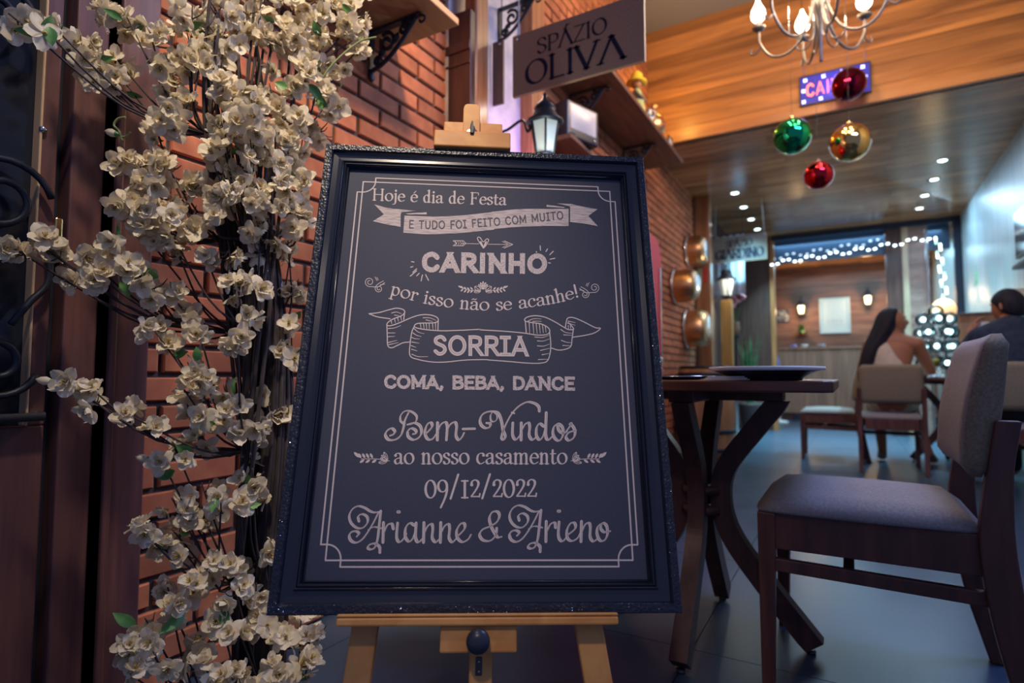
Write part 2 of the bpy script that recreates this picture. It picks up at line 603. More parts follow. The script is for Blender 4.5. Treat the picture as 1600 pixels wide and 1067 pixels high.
# posts against the left wall
bm = NB()
box(bm, XW, 1.962, 0, -1.352, 2.0, 2.35)
for zz in (1.55, 1.83, 2.11):
    box(bm, XW, 1.957, zz, -1.353, 1.963, zz + .012)
box(bm, XW, 1.955, 2.02 + .15, -1.352, 1.963, 2.02 + .19)
struct(finish(bm, 'trim_8', M['dark_wood'], bevel=.003))
bm = NB()
box(bm, -1.415, 2.003, 0, -1.350, 2.105, ZU)
struct(finish(bm, 'trim_9', M['post_wood'], bevel=.012, seg=3))
bm = NB()
box(bm, XW, 2.60, 0, -1.395, 2.75, ZU)
struct(finish(bm, 'trim_10', M['post_wood'], bevel=.006))
bm = NB()
box(bm, XW, 6.66, 0, -1.31, 6.80, ZC)
struct(finish(bm, 'trim_11', noisy('gloss_post', (0.26, 0.11, 0.055), (0.40, 0.18, 0.09), scale=(10, 10, .8), nscale=2, rough=0.16), bevel=.01))

# entrance door on the left: leaf, dark pane, wrought iron grille, studs, latch
door = bpy.data.objects.new('door_1', None)
COL.objects.link(door)
door.location = (XW, 0.1, 0)
struct(door, 'dark red-brown wooden entrance door with a glazed opening and iron scrollwork')
bm = NB()
def _dl(y0, z0, y1, z1, x0=-.055, x1=0.0):
    box(bm, x0, y0 - .1, z0, x1, y1 - .1, z1)
_dl(-.5, 0, .563, .672)            # lower panel
_dl(.532, .672, .563, 3.0)         # closing stile
_dl(-.5, 0.672, -.42, 3.0)
_dl(-.42, 2.3, .532, 3.0)
finish(bm, 'door_leaf', M['door_wood'], door, bevel=.004)
bm = NB()
_dl(-.40, .12, .47, .58, 0.0, .008)
finish(bm, 'raised_panel', M['door_wood'], door, bevel=.006)
bm = NB()
_dl(-.42, .672, .532, 2.3, -.035, -.030)
finish(bm, 'glass_pane', mat('dark_glass', (0.018, 0.022, 0.032), 0.12), door)
bm = NB()
_dl(.5275, .672, .5325, 2.3, -.03, .006)
finish(bm, 'glazing_bead', noisy('bead_highlight', (0.55, 0.36, 0.20), (0.62, 0.42, 0.25), nscale=4, rough=0.3), door, bevel=.003)  # much paler than the door: the edge highlight is put into its colour
bm = NB()
def spiral(bm, cy, cz, r0, turns, a0, sgn, rt, x=.022):
    pts = []
    n = int(26 * turns)
    for i in range(n + 1):
        t = i / n
        a = a0 + sgn * 2 * PI * turns * t
        r = r0 * (1 - .82 * t)
        pts.append((x, cy + r * math.cos(a) - .1, cz + r * math.sin(a)))
    tube(bm, pts, rt, 6)
spiral(bm, .462, 1.135, .088, 1.6, 0.2, 1, .0075)
spiral(bm, .468, .80, .072, 1.5, -0.3, -1, .0075)
tube(bm, [(.022, .18, .68), (.022, .18, 2.3)], .008, 6)
tube(bm, [(.022, .446, 1.09), (.022, .45, .98), (.022, .42, .93), (.022, .39, .88)], .007, 6, 5)
spiral(bm, .44, 1.52, .07, 1.5, -1.2, 1, .0075)
box(bm, .010, -.40, .683, .034, .452, .70)
finish(bm, 'iron_grille', M['iron'], door, smooth=True)
for (y, z) in ((.533, 1.303), (.546, .695)):
    bm = NB()
    sphere(bm, (.005, y - .1, z), .0075, 12, 8)
    finish(bm, 'stud', M['steel'], door)
bm = NB()
box(bm, -.004, .460, 1.065, .012, .475, 1.118)
finish(bm, 'latch', M['brass'], door, bevel=.003)
bm = NB()
box(bm, XW - .06, .566, 0, XW - .035, .583, 3.0, 1)  # dark strip in the door gap, its shade put into the colour
box(bm, XW - .06, .583, 0, XW + .014, .648, 3.0)
box(bm, XW - .06, .648, 0, XW - .03, .668, 3.0, 1)  # second gap, shade again laid in as a dark strip
box(bm, XW - .06, .668, 0, XW + .022, .757, 3.0)
box(bm, XW - .06, .668, 0, XW + .030, .684, 3.0)
struct(finish(bm, 'trim_12', [M['door_wood'], M['black_plastic']], bevel=.004))

# ================================================================== LETTERING (drawn with a pen: strokes of varying width laid on a surface)
class Ink:
    """collects 2-D pen strokes and lays them on a surface through a mapping (x, y, lift) -> 3-D"""
    def __init__(self, to3d):
        self.q = []
        self.to3d = to3d
        self.lift = 0.0

    def ribbon(self, pts, w, nib=None, wmin=0.35, smooth=6, mi=0, closed=False, taper=(1, 1), cap=True):
        P = catmull(pts, smooth, closed) if smooth and len(pts) > 2 else [V3((p[0], p[1], 0)) for p in pts]
        if closed:
            P = P + [P[0]]
        n = len(P)
        L, R = [], []
        ws = []
        for i in range(n):
            a = P[i - 1] if i else (P[-2] if closed else P[0])
            b = P[i + 1] if i + 1 < n else (P[1] if closed else P[-1])
            d = (b - a)
            if d.length < 1e-9:
                d = V3((1, 0, 0))
            d.normalize()
            nr = V3((-d.y, d.x, 0))
            ww = w
            if nib is not None:
                ang = math.atan2(-d.y, d.x)
                ww = w * max(wmin, abs(math.sin(ang - math.radians(nib))))
            t = i / max(n - 1, 1)
            ww *= taper[0] + (taper[1] - taper[0]) * t
            ws.append(ww)
            L.append(P[i] + nr * ww / 2)
            R.append(P[i] - nr * ww / 2)
        for i in range(n - 1):
            self.q.append(([L[i], R[i], R[i + 1], L[i + 1]], self.lift, mi))
        if cap and not closed:
            for c, ww in ((P[0], ws[0]), (P[-1], ws[-1])):
                self.disc(c, ww / 2, mi=mi, seg=8)
        self.lift += 2e-6

    def disc(self, c, r, mi=0, seg=12, ry=None):
        self.q.append(([V3((c[0] + r * math.cos(2 * PI * k / seg), c[1] + (ry or r) * math.sin(2 * PI * k / seg), 0)) for k in range(seg)], self.lift + 1e-6, mi))

    def poly(self, pts, mi=0):
        self.q.append(([V3((p[0], p[1], 0)) for p in pts], self.lift, mi))
        self.lift += 2e-6

    def block(self, a, b, w, mi=0):
        """straight stroke with type-like ends: square on uprights and bars, level cut on slants"""
        a, b = V3((a[0], a[1], 0)), V3((b[0], b[1], 0))
        d = (b - a).normalized()
        if abs(d.x) < .12 or abs(d.y) < .12:
            a, b = a - d * w / 2, b + d * w / 2
            n = V3((-d.y, d.x, 0)) * (w / 2)
        else:
            k = (w / 2) / abs(d.y)
            a, b = a - d * k, b + d * k
            n = V3((w / 2 / abs(d.y), 0, 0))
        self.q.append(([a + n, a - n, b - n, b + n], self.lift, mi))
        self.lift += 2e-6

    def leaf(self, c, ang, ln, wd, mi=0, hollow=0.0):
        ca, sa = math.cos(ang), math.sin(ang)
        prof = [(0, 0), (.25, .8), (.55, 1), (.8, .7), (1, 0), (.8, -.7), (.55, -1), (.25, -.8)]
        pts = [V3((c[0] + ln * t * ca - wd / 2 * s * sa, c[1] + ln * t * sa + wd / 2 * s * ca, 0)) for t, s in prof]
        if hollow:
            self.ribbon(pts, hollow, smooth=2, closed=True, mi=mi)
            self.ribbon([pts[0], pts[4]], hollow, smooth=0, mi=mi)
        else:
            self.poly(pts, mi)

    def build(self, name, mats, parent, base_lift=0.0):
        bm = NB()
        for pts, lf, mi in self.q:
            try:
                f = bm.faces.new([bm.verts.new(self.to3d(p.x, p.y, lf + base_lift)) for p in pts])
                f.material_index = mi
            except ValueError:
                pass
        me = bpy.data.meshes.new(name)
        bm.to_mesh(me)
        bm.free()
        for x in (mats if isinstance(mats, (list, tuple)) else [mats]):
            me.materials.append(x)
        o = bpy.data.objects.new(name, me)
        COL.objects.link(o)
        o.parent = parent
        return o


def ell(cx, cy, rx, ry, n=12, a0=90):
    return [(cx + rx * math.cos(math.radians(a0 + 360 * k / n)), cy + ry * math.sin(math.radians(a0 + 360 * k / n))) for k in range(n)]


# old-style serif: ('s' smooth | 'l' straight | 'o' closed | 't' thin serif | 'd' dot, points)
_stem = lambda x, a, b: ('l', [(x, a), (x, b)])
_foot = lambda x, y=0, h=.115: ('t', [(x - h, y), (x + h, y)])
_flag = lambda x, y=.66: ('t', [(x - .11, y - .05), (x, y)])
_arch = lambda x: ('s', [(x, .46), (x + .09, .60), (x + .21, .665), (x + .31, .60), (x + .335, .42)])
SERIF = {
    'o': (.68, [('o', ell(.34, .33, .265, .335))]),
    'a': (.62, [('s', [(.11, .53), (.17, .63), (.30, .66), (.42, .60), (.45, .45)]), ('s', [(.45, .46), (.45, .12), (.50, .01), (.60, .05)]), ('s', [(.45, .39), (.25, .34), (.11, .25), (.09, .11), (.19, .0), (.33, .04), (.45, .17)]), ('d', (.12, .52))]),
    'e': (.60, [('s', [(.10, .36), (.30, .38), (.52, .37), (.49, .55), (.33, .665), (.16, .57), (.08, .33), (.14, .10), (.32, .0), (.54, .11)])]),
    'c': (.56, [('s', [(.47, .52), (.43, .63), (.29, .665), (.14, .57), (.07, .33), (.13, .10), (.30, .0), (.51, .11)]), ('d', (.46, .53))]),
    's': (.50, [('s', [(.39, .55), (.33, .65), (.21, .665), (.10, .58), (.12, .45), (.25, .36), (.39, .27), (.42, .13), (.32, .01), (.17, .0), (.08, .11)]), ('t', [(.39, .64), (.39, .50)]), ('t', [(.07, .16), (.07, .01)])]),
    'n': (.66, [_stem(.15, .66, 0), _flag(.15), _arch(.15), _stem(.485, .44, 0), _foot(.15), _foot(.485)]),
    'm': (1.0, [_stem(.15, .66, 0), _flag(.15), _arch(.15), _stem(.485, .44, 0), _arch(.485), _stem(.82, .44, 0), _foot(.15), _foot(.485), _foot(.82)]),
    'r': (.48, [_stem(.15, .66, 0), _flag(.15), ('s', [(.15, .44), (.23, .58), (.34, .66), (.43, .61)]), ('d', (.42, .59)), _foot(.15)]),
    'i': (.33, [_stem(.16, .66, 0), _flag(.16), _foot(.16), ('d', (.16, .92))]),
    'j': (.33, [('s', [(.18, .66), (.18, .2), (.17, -.12), (.10, -.27), (-.03, -.30)]), _flag(.18), ('d', (.18, .92))]),
    'd': (.66, [('s', [(.46, .50), (.36, .64), (.22, .64), (.10, .47), (.09, .22), (.19, .02), (.34, .02), (.46, .17)]), _stem(.46, 1.08, .02), ('t', [(.34, 1.03), (.46, 1.08)]), ('t', [(.46, .01), (.60, .05)])]),
    'p': (.66, [_stem(.16, .66, -.36), _flag(.16), _foot(.16, -.36, .13), ('s', [(.16, .48), (.27, .64), (.42, .645), (.54, .47), (.54, .20), (.43, .02), (.28, .0), (.16, .13)])]),
    't': (.44, [('s', [(.19, .85), (.18, .45), (.18, .15), (.23, .02), (.32, .0), (.42, .08)]), ('t', [(.04, .62), (.38, .64)])]),
    'h': (.66, [_stem(.15, 1.08, 0), ('t', [(.03, 1.03), (.15, 1.08)]), _arch(.15), _stem(.485, .44, 0), _foot(.15), _foot(.485)]),
    'H': (1.0, [_stem(.19, 1, 0), _stem(.80, 1, 0), ('t', [(.19, .52), (.80, .52)]), _foot(.19), _foot(.80), _foot(.19, 1), _foot(.80, 1)]),
    'F': (.74, [_stem(.19, 1, 0), _foot(.19), ('t', [(.07, 1), (.66, 1)]), ('t', [(.66, 1), (.68, .80)]), ('t', [(.19, .53), (.50, .53)]), ('t', [(.50, .62), (.50, .44)])]),
    '!': (.34, [('l', [(.19, 1.02), (.16, .32)]), ('d', (.15, .06))]),
    'é': (.60, []), 'ã': (.62, []),
    '0': (.68, [('o', ell(.34, .5, .27, .5))]),
    '9': (.66, [('o', ell(.32, .67, .24, .33)), ('s', [(.56, .70), (.55, .35), (.44, -.05), (.22, -.55)])]),
    '/': (.62, [('l', [(.52, 1.32), (.10, -.05)])]),
    '1': (.52, [_stem(.26, .95, 0), _foot(.26, 0, .17), _foot(.26, .95, .17)]),
    '2': (.60, [('s', [(.10, .72), (.15, .92), (.31, 1.0), (.47, .90), (.47, .68), (.33, .40), (.10, .07)]), ('l', [(.09, .06), (.54, .06)]), ('t', [(.54, .04), (.57, .22)]), ('d', (.12, .72))]),
    ' ': (.40, []),
}
SERIF['é'] = (.60, SERIF['e'][1] + [('t', [(.27, .78), (.42, .96)])])
SERIF['ã'] = (.62, SERIF['a'][1] + [('u', [(.13, .80), (.21, .87), (.32, .81), (.41, .88)])])

_l = lambda *p: ('l', list(p))
_s = lambda *p: ('s', list(p))
CAPS = {
    'A': (.74, [_l((.06, 0), (.37, 1)), _l((.37, 1), (.68, 0)), _l((.18, .28), (.56, .28))]),
    'Λ': (.78, [_l((.05, 0), (.39, 1)), _l((.39, 1), (.73, 0))]),
    'B': (.68, [_l((.12, 0), (.12, 1)), _s((.12, 1), (.36, 1), (.54, .92), (.54, .65), (.36, .53), (.12, .53)), _s((.12, .53), (.38, .53), (.59, .43), (.60, .14), (.40, 0), (.12, 0))]),
    'C': (.72, [_s((.64, .80), (.53, .95), (.37, 1), (.15, .84), (.08, .5), (.15, .16), (.37, 0), (.54, .05), (.65, .21))]),
    'D': (.74, [_l((.12, 0), (.12, 1)), _s((.12, 1), (.34, 1), (.56, .88), (.66, .5), (.56, .12), (.34, 0), (.12, 0))]),
    'E': (.62, [_l((.12, 0), (.12, 1)), _l((.12, 1), (.55, 1)), _l((.12, .52), (.48, .52)), _l((.12, 0), (.56, 0))]),
    'F': (.58, [_l((.12, 0), (.12, 1)), _l((.12, 1), (.54, 1)), _l((.12, .52), (.46, .52))]),
    'G': (.76, [_s((.64, .82), (.53, .95), (.38, 1), (.15, .84), (.08, .5), (.15, .16), (.38, 0), (.54, .04), (.64, .14)), _l((.64, .10), (.64, .44)), _l((.46, .44), (.64, .44))]),
    'H': (.74, [_l((.12, 0), (.12, 1)), _l((.62, 0), (.62, 1)), _l((.12, .5), (.62, .5))]),
    'I': (.30, [_l((.15, 0), (.15, 1))]),
    'Ī': (.46, [_l((.23, 0), (.23, 1)), _l((.06, 0), (.40, 0)), _l((.06, 1), (.40, 1))]),
    'L': (.56, [_l((.12, 1), (.12, 0)), _l((.12, 0), (.52, 0))]),
    'M': (.88, [_l((.11, 0), (.11, 1)), _l((.11, 1), (.44, .18)), _l((.44, .18), (.77, 1)), _l((.77, 1), (.77, 0))]),
    'N': (.76, [_l((.12, 0), (.12, 1)), _l((.12, 1), (.64, 0)), _l((.64, 0), (.64, 1))]),
    'O': (.82, [('o', ell(.41, .5, .33, .5))]),
    'P': (.60, [_l((.12, 0), (.12, 1)), _s((.12, 1), (.36, 1), (.54, .90), (.54, .58), (.36, .46), (.12, .46))]),
    'R': (.68, [_l((.12, 0), (.12, 1)), _s((.12, 1), (.36, 1), (.55, .91), (.55, .60), (.36, .49), (.12, .49)), _l((.34, .49), (.62, 0))]),
    'S': (.62, [_s((.52, .82), (.44, .95), (.30, 1), (.12, .88), (.13, .66), (.30, .54), (.47, .43), (.53, .22), (.42, .04), (.25, 0), (.09, .16))]),
    'T': (.64, [_l((.32, 0), (.32, 1)), _l((.05, 1), (.59, 1))]),
    'U': (.74, [_s((.12, 1), (.12, .4), (.16, .12), (.37, 0), (.58, .12), (.62, .4), (.62, 1))]),
    'V': (.74, [_l((.05, 1), (.37, 0)), _l((.37, 0), (.69, 1))]),
    'X': (.70, [_l((.07, 0), (.63, 1)), _l((.07, 1), (.63, 0))]),
    'Z': (.66, [_l((.08, 1), (.58, 1)), _l((.58, 1), (.08, 0)), _l((.08, 0), (.60, 0))]),
    ',': (.26, [_s((.14, .10), (.15, 0), (.08, -.18))]),
    ' ': (.42, []),
}
CAPS['Á'] = (.78, CAPS['Λ'][1] + [_l((.36, 1.12), (.50, 1.32))])


def write(ink, text, base, cap, font, w, nib=None, wmin=0.42, thin=0.45, mi=0, track=0.0, up=None, dot=0.62, inline=0.0, square=False):
    """set text along a base line of points (in the surface's 2-D frame); y runs downwards in that frame"""
    adv = [font[c][0] + track for c in text]
    tot = sum(adv) - track
    B = catmull(base, 12) if len(base) > 2 else [V3((p[0], p[1], 0)) for p in base]
    ln = [0.0]
    for a, b in zip(B[:-1], B[1:]):
        ln.append(ln[-1] + (b - a).length)
    sx = ln[-1] / tot

    def on(s):
        s = max(0.0, min(s, ln[-1] - 1e-6))
        for i in range(len(ln) - 1):
            if s <= ln[i + 1]:
                t = (s - ln[i]) / (ln[i + 1] - ln[i])
                return B[i].lerp(B[i + 1], t), (B[i + 1] - B[i]).normalized()
        return B[-1], (B[-1] - B[-2]).normalized()
    x = 0.0
    for c, a in zip(text, adv):
        o, d = on((x + a / 2) * sx)
        u = V3(up) if up is not None else V3((d.y, -d.x, 0))
        u = V3((u[0], u[1], 0)).normalized()
        for kind, pts in font[c][1]:
            def tr(p):
                q = o + d * ((p[0] - (a - track) / 2) * sx) + u * (p[1] * cap)
                return (q.x, q.y)
            if kind == 'd':
                q = tr(pts)
                ink.disc(q, w * dot, mi=mi)
                continue
            pp = [tr(p) for p in pts]
            if kind == 'o':
                ink.ribbon(pp, w, nib, wmin, 4, mi, closed=True)
            elif kind == 's':
                ink.ribbon(pp, w, nib, wmin, 5, mi)
            elif kind == 'u':
                ink.ribbon(pp, w * thin, None, wmin, 5, mi)
            elif kind == 't':
                ink.ribbon(pp, w * thin, None, 1, 0, mi)
            elif square:
                ink.block(pp[0], pp[1], w, mi)
            else:
                ink.ribbon(pp, w, nib, wmin, 0, mi)
            if inline and kind in 'sol':
                ink.ribbon(pp, w * inline, None, 1, 5 if kind != 'l' else 0, 1, closed=(kind == 'o'), cap=False)
        x += a

# ================================================================== WELCOME BOARD ON ITS EASEL
BO = V3((-0.7920, 0.5987, 0.4048))                    # lower left outer corner of the frame
BU = V3((0.54769, 0.36808, -0.01251)).normalized()    # along the board
BV = V3((-0.12266, 0.20092, 0.84648))
BV = (BV - BU * BV.dot(BU)).normalized()              # up the board (leans back 15 degrees)
BN = BU.cross(BV).normalized()                        # out of the board
BW, BH = 0.660, 0.8786
BROT = Matrix((BU, BV, BN)).transposed().to_4x4()


def board_uv(px, py, off=0.0):
    r = ray(px, py)
    t = (BO + BN * off - CPOS).dot(BN) / r.dot(BN)
    d = CPOS + r * t - BO
    return d.dot(BU), d.dot(BV)


board = thing('welcome_board', 'large black framed chalkboard-style wedding welcome board standing on the wooden easel', 'sign board', BO)
board.rotation_euler = BROT.to_euler()

# frame: four mitred mouldings
PROF = [(0, -.020), (0, -.002), (.0015, 0), (.0135, 0), (.0155, -.003), (.0170, -.0065), (.0270, -.0085), (.0345, -.0080),
        (.0355, -.0050), (.0375, -.0042), (.0392, -.0060), (.0400, -.0085), (.0412, -.0060), (.0428, -.0056), (.0440, -.0075),
        (.0452, -.0105), (.0500, -.0165), (.0500, -.020)]
M['frame_black'] = mat('black_lacquer', (0.013, 0.016, 0.029), 0.22, coat=0.3)
m = mat('black_glitter', (0.013, 0.017, 0.032), 0.36)
_nt, _N, _L, _b = _nodes(m)
_tc = _N.new('ShaderNodeTexCoord')
_vo = _N.new('ShaderNodeTexVoronoi'); _vo.inputs['Scale'].default_value = 210
_L.new(_tc.outputs['Object'], _vo.inputs['Vector'])
_nz = _N.new('ShaderNodeTexNoise'); _nz.inputs['Scale'].default_value = 60; _nz.inputs['Detail'].default_value = 5
_L.new(_tc.outputs['Object'], _nz.inputs['Vector'])
_bp = _N.new('ShaderNodeBump'); _bp.inputs['Strength'].default_value = 0.55; _bp.inputs['Distance'].default_value = 0.004
_L.new(_nz.outputs['Fac'], _bp.inputs['Height'])
_bp2 = _N.new('ShaderNodeBump'); _bp2.inputs['Strength'].default_value = 0.30; _bp2.inputs['Distance'].default_value = 0.003
_L.new(_vo.outputs['Distance'], _bp2.inputs['Height']); _L.new(_bp.outputs['Normal'], _bp2.inputs['Normal'])
_L.new(_bp2.outputs['Normal'], _b.inputs['Normal'])
M['frame_glitter'] = m
bm = NB()
corners = [((0, 0), (1, 1)), ((BW, 0), (-1, 1)), ((BW, BH), (-1, -1)), ((0, BH), (1, -1))]
for k in range(4):
    (c0, d0), (c1, d1) = corners[k], corners[(k + 1) % 4]
    n_sub = 1
    prev = None
    for (t, z) in PROF:
        a = bm.verts.new((c0[0] + d0[0] * t, c0[1] + d0[1] * t, z))
        b = bm.verts.new((c1[0] + d1[0] * t, c1[1] + d1[1] * t, z))
        if prev:
            f = bm.faces.new((prev[0], prev[1], b, a))
            f.material_index = 1 if t <= .0155 else 0
        prev = (a, b)
finish(bm, 'frame', [M['frame_black'], M['frame_glitter']], board)
# cast relief and glitter flakes on the outer band
bm = NB()
for k in range(900):
    s = rnd.random() * 2 * (BW + BH)
    t = rnd.uniform(.001, .0145)
    cl = math.sin(s * 41) + math.sin(s * 97 + 1.3)
    if cl < 0.1 and rnd.random() < .75:
        continue
    if s < BW: p = (s, t)
    elif s < BW + BH: p = (BW - t, s - BW)
    elif s < 2 * BW + BH: p = (s - BW - BH, BH - t)
    else: p = (t, s - 2 * BW - BH)
    r = rnd.uniform(.0004, .0011)
    q = Quaternion((rnd.uniform(-1, 1), rnd.uniform(-1, 1), rnd.uniform(-.3, .3)), rnd.uniform(0, .9))
    c = V3((p[0], p[1], .0006))
    vs = [bm.verts.new(c + q @ V3((r * math.cos(a), r * math.sin(a), h))) for a, h in ((0, 0), (1.6, 0), (3.1, 0), (4.7, 0))]
    top = bm.verts.new(c + q @ V3((0, 0, r * .8)))
    for i in range(4):
        bm.faces.new((vs[i], vs[(i + 1) % 4], top))
gl = finish(bm, 'glitter', mat('silver_glitter', (0.75, 0.75, 0.78), 0.18, 1.0), board)
gl['kind'] = 'stuff'
# beaded inner ridge
bm = NB()
for a, b in (((.0472, .0472), (BW - .0472, .0472)), ((BW - .0472, .0472), (BW - .0472, BH - .0472)), ((BW - .0472, BH - .0472), (.0472, BH - .0472)), ((.0472, BH - .0472), (.0472, .0472))):
    tube(bm, [(a[0], a[1], -.0115), (b[0], b[1], -.0115)], .0013, 6)
finish(bm, 'inner_bead', M['frame_black'], board)
PZ = -.0165
bm = NB()
box(bm, .046, .046, -.022, BW - .046, BH - .046, PZ)
M['board_face'] = noisy('printed_black', (0.045, 0.051, 0.084), (0.053, 0.059, 0.094), nscale=300, rough=0.62, bump=0.08, bdist=.0006, spec=0.35)
finish(bm, 'panel', M['board_face'], board)


def on_board(px, py, lift):
    u, v = board_uv(px, py, PZ + .0004)
    return (u, v, PZ + .0004 + lift)


INK = mat('print_cream', (0.66, 0.56, 0.54), 0.7)
INK_IN = mat('print_inline', (0.36, 0.31, 0.31), 0.7)  # darker printed line inside the letters
DARK_INK = mat('print_dark', (0.10, 0.095, 0.12), 0.7)
# chalky print: cream broken by small dark scratches
CH = mat('print_chalk', (0.66, 0.56, 0.54), 0.75)
_nt, _N, _L, _b = _nodes(CH)
_tc = _N.new('ShaderNodeTexCoord')
_mp = _N.new('ShaderNodeMapping'); _mp.inputs['Scale'].default_value = (300, 900, 1); _mp.inputs['Rotation'].default_value = (0, 0, 0.62)
_nz = _N.new('ShaderNodeTexNoise'); _nz.inputs['Scale'].default_value = 1.0; _nz.inputs['Detail'].default_value = 3
_cr = _N.new('ShaderNodeValToRGB')
_cr.color_ramp.elements[0].color = (0.15, 0.13, 0.15, 1); _cr.color_ramp.elements[0].position = 0.36
_cr.color_ramp.elements[1].color = (0.66, 0.56, 0.54, 1); _cr.color_ramp.elements[1].position = 0.47
_L.new(_tc.outputs['Object'], _mp.inputs['Vector']); _L.new(_mp.outputs['Vector'], _nz.inputs['Vector'])
_L.new(_nz.outputs['Fac'], _cr.inputs['Fac']); _L.new(_cr.outputs['Color'], _b.inputs['Base Color'])
# sketch-hatched print of the top ribbon
HT = mat('print_hatched', (0.66, 0.56, 0.54), 0.75)
_nt, _N, _L, _b = _nodes(HT)
_tc = _N.new('ShaderNodeTexCoord')
_mp = _N.new('ShaderNodeMapping'); _mp.inputs['Scale'].default_value = (40, 620, 1); _mp.inputs['Rotation'].default_value = (0, 0, 0.60)
_nz = _N.new('ShaderNodeTexNoise'); _nz.inputs['Scale'].default_value = 1.0; _nz.inputs['Detail'].default_value = 2
_cr = _N.new('ShaderNodeValToRGB')
_cr.color_ramp.elements[0].color = (0.36, 0.31, 0.31, 1); _cr.color_ramp.elements[0].position = 0.38
_cr.color_ramp.elements[1].color = (0.64, 0.545, 0.525, 1); _cr.color_ramp.elements[1].position = 0.52
_L.new(_tc.outputs['Object'], _mp.inputs['Vector']); _L.new(_mp.outputs['Vector'], _nz.inputs['Vector'])
_L.new(_nz.outputs['Fac'], _cr.inputs['Fac']); _L.new(_cr.outputs['Color'], _b.inputs['Base Color'])

# --- border: plain rectangle crossed by a rectangle with scooped corners
def on_uv(u, v, lift):
    return (u, v, PZ + .0004 + lift)
ink = Ink(on_uv)
p = [board_uv(x, y, PZ) for x, y in ((557.8, 283.3), (950, 299.4), (991.9, 874.1), (521, 876.5))]
n_ = [board_uv(x, y, PZ) for x, y in ((549.6, 305), (574.5, 275.5), (973.5, 886.8), (996.6, 841.6))]
uL = (p[0][0] + p[3][0]) / 2; uR = (p[1][0] + p[2][0]) / 2
vT = (p[0][1] + p[1][1]) / 2; vB = (p[2][1] + p[3][1]) / 2
lw = .0026
ink.ribbon([(uL, vB), (uR, vB), (uR, vT), (uL, vT)], lw, smooth=1, closed=True)
ink.q.clear()
for a, b in (((uL, vB), (uR, vB)), ((uR, vB), (uR, vT)), ((uR, vT), (uL, vT)), ((uL, vT), (uL, vB))):
    ink.ribbon([a, b], lw, smooth=0)
e = .0100                        # the scooped line runs this far outside
r = .0245
for (x0, y0, x1, y1) in ((uL + r, vT + e, uR - r, vT + e), (uL + r, vB - e, uR - r, vB - e), (uL - e, vB + r, uL - e, vT - r), (uR + e, vB + r, uR + e, vT - r)):
    ink.ribbon([(x0, y0), (x1, y1)], lw, smooth=0)
for cx, cy, sx, sy in ((uL, vB, 1, 1), (uR, vB, -1, 1), (uR, vT, -1, -1), (uL, vT, 1, -1)):
    arc = [(cx + sx * r * math.cos(t * PI / 20), cy + sy * r * math.sin(t * PI / 20)) for t in range(11)]
    ink.ribbon(arc, lw, smooth=0)
    ink.ribbon([(cx + sx * r, cy), (cx + sx * r, cy - sy * e)], lw, smooth=0)
    ink.ribbon([(cx, cy + sy * r), (cx - sx * e, cy + sy * r)], lw, smooth=0)
ink.build('border_line', INK, board)

# --- lines of text
ink = Ink(on_board)
write(ink, 'Hoje é dia de Festa', [(581, 312.6), (686, 317), (791.5, 320.4)], 17.6, SERIF, 2.9, nib=18, wmin=.40, thin=.42)
ink.build('lettering', INK, board)

ink = Ink(on_board)
def z1(x, y): return (530 + x / 6.667, 260 + y / 6.667)
def z2(x, y): return (740 + x / 6.667, 270 + y / 6.667)
top = [z1(*q) for q in ((680, 512), (900, 520), (1100, 520), (1300, 508), (1600, 475))] + [z2(*q) for q in ((200, 405), (450, 380), (700, 375), (990, 375))]
bot = [z1(*q) for q in ((668, 690), (900, 706), (1100, 702), (1300, 690), (1600, 660))] + [z2(*q) for q in ((200, 587), (450, 565), (700, 555), (990, 555))]
T, Bm = catmull(top, 5), catmull(bot, 5)
for i in range(len(T) - 1):
    ink.poly([T[i], T[i + 1], Bm[i + 1], Bm[i]])
ink.poly([z1(*q) for q in ((365, 395), (470, 425), (560, 440), (640, 448), (640, 630), (465, 500))])
ink.poly([z1(*q) for q in ((350, 570), (465, 500), (640, 630), (500, 607))])
ink.poly([z1(*q) for q in ((640, 448), (800, 463), (650, 476), (640, 500))])
ink.poly([z1(*q) for q in ((690, 490), (910, 478), (912, 500), (720, 502))])
ink.poly([z2(*q) for q in ((1005, 350), (1005, 322), (1100, 345), (1290, 380), (1195, 450))])
ink.poly([z2(*q) for q in ((1005, 350), (1195, 450), (1295, 556), (1150, 528), (1005, 512))])
ink.poly([z2(*q) for q in ((865, 318), (1005, 325), (1005, 352), (985, 345))])
ink.poly([z2(*q) for q in ((760, 332), (950, 358), (945, 366), (760, 354))])
ink.build('ribbon_banner', HT, board)
ink = Ink(on_board)
write(ink, 'E TUDO FOĪ FEĪTO COM MUĪTO', [(638, 356), (674, 357), (716, 356.5), (746, 354.2), (783.5, 351.5), (807.5, 349.3), (845, 345.5), (880, 342)], 11.6, CAPS, 1.9, track=.10, dot=.6)
ink.build('lettering', DARK_INK, board, .0003)

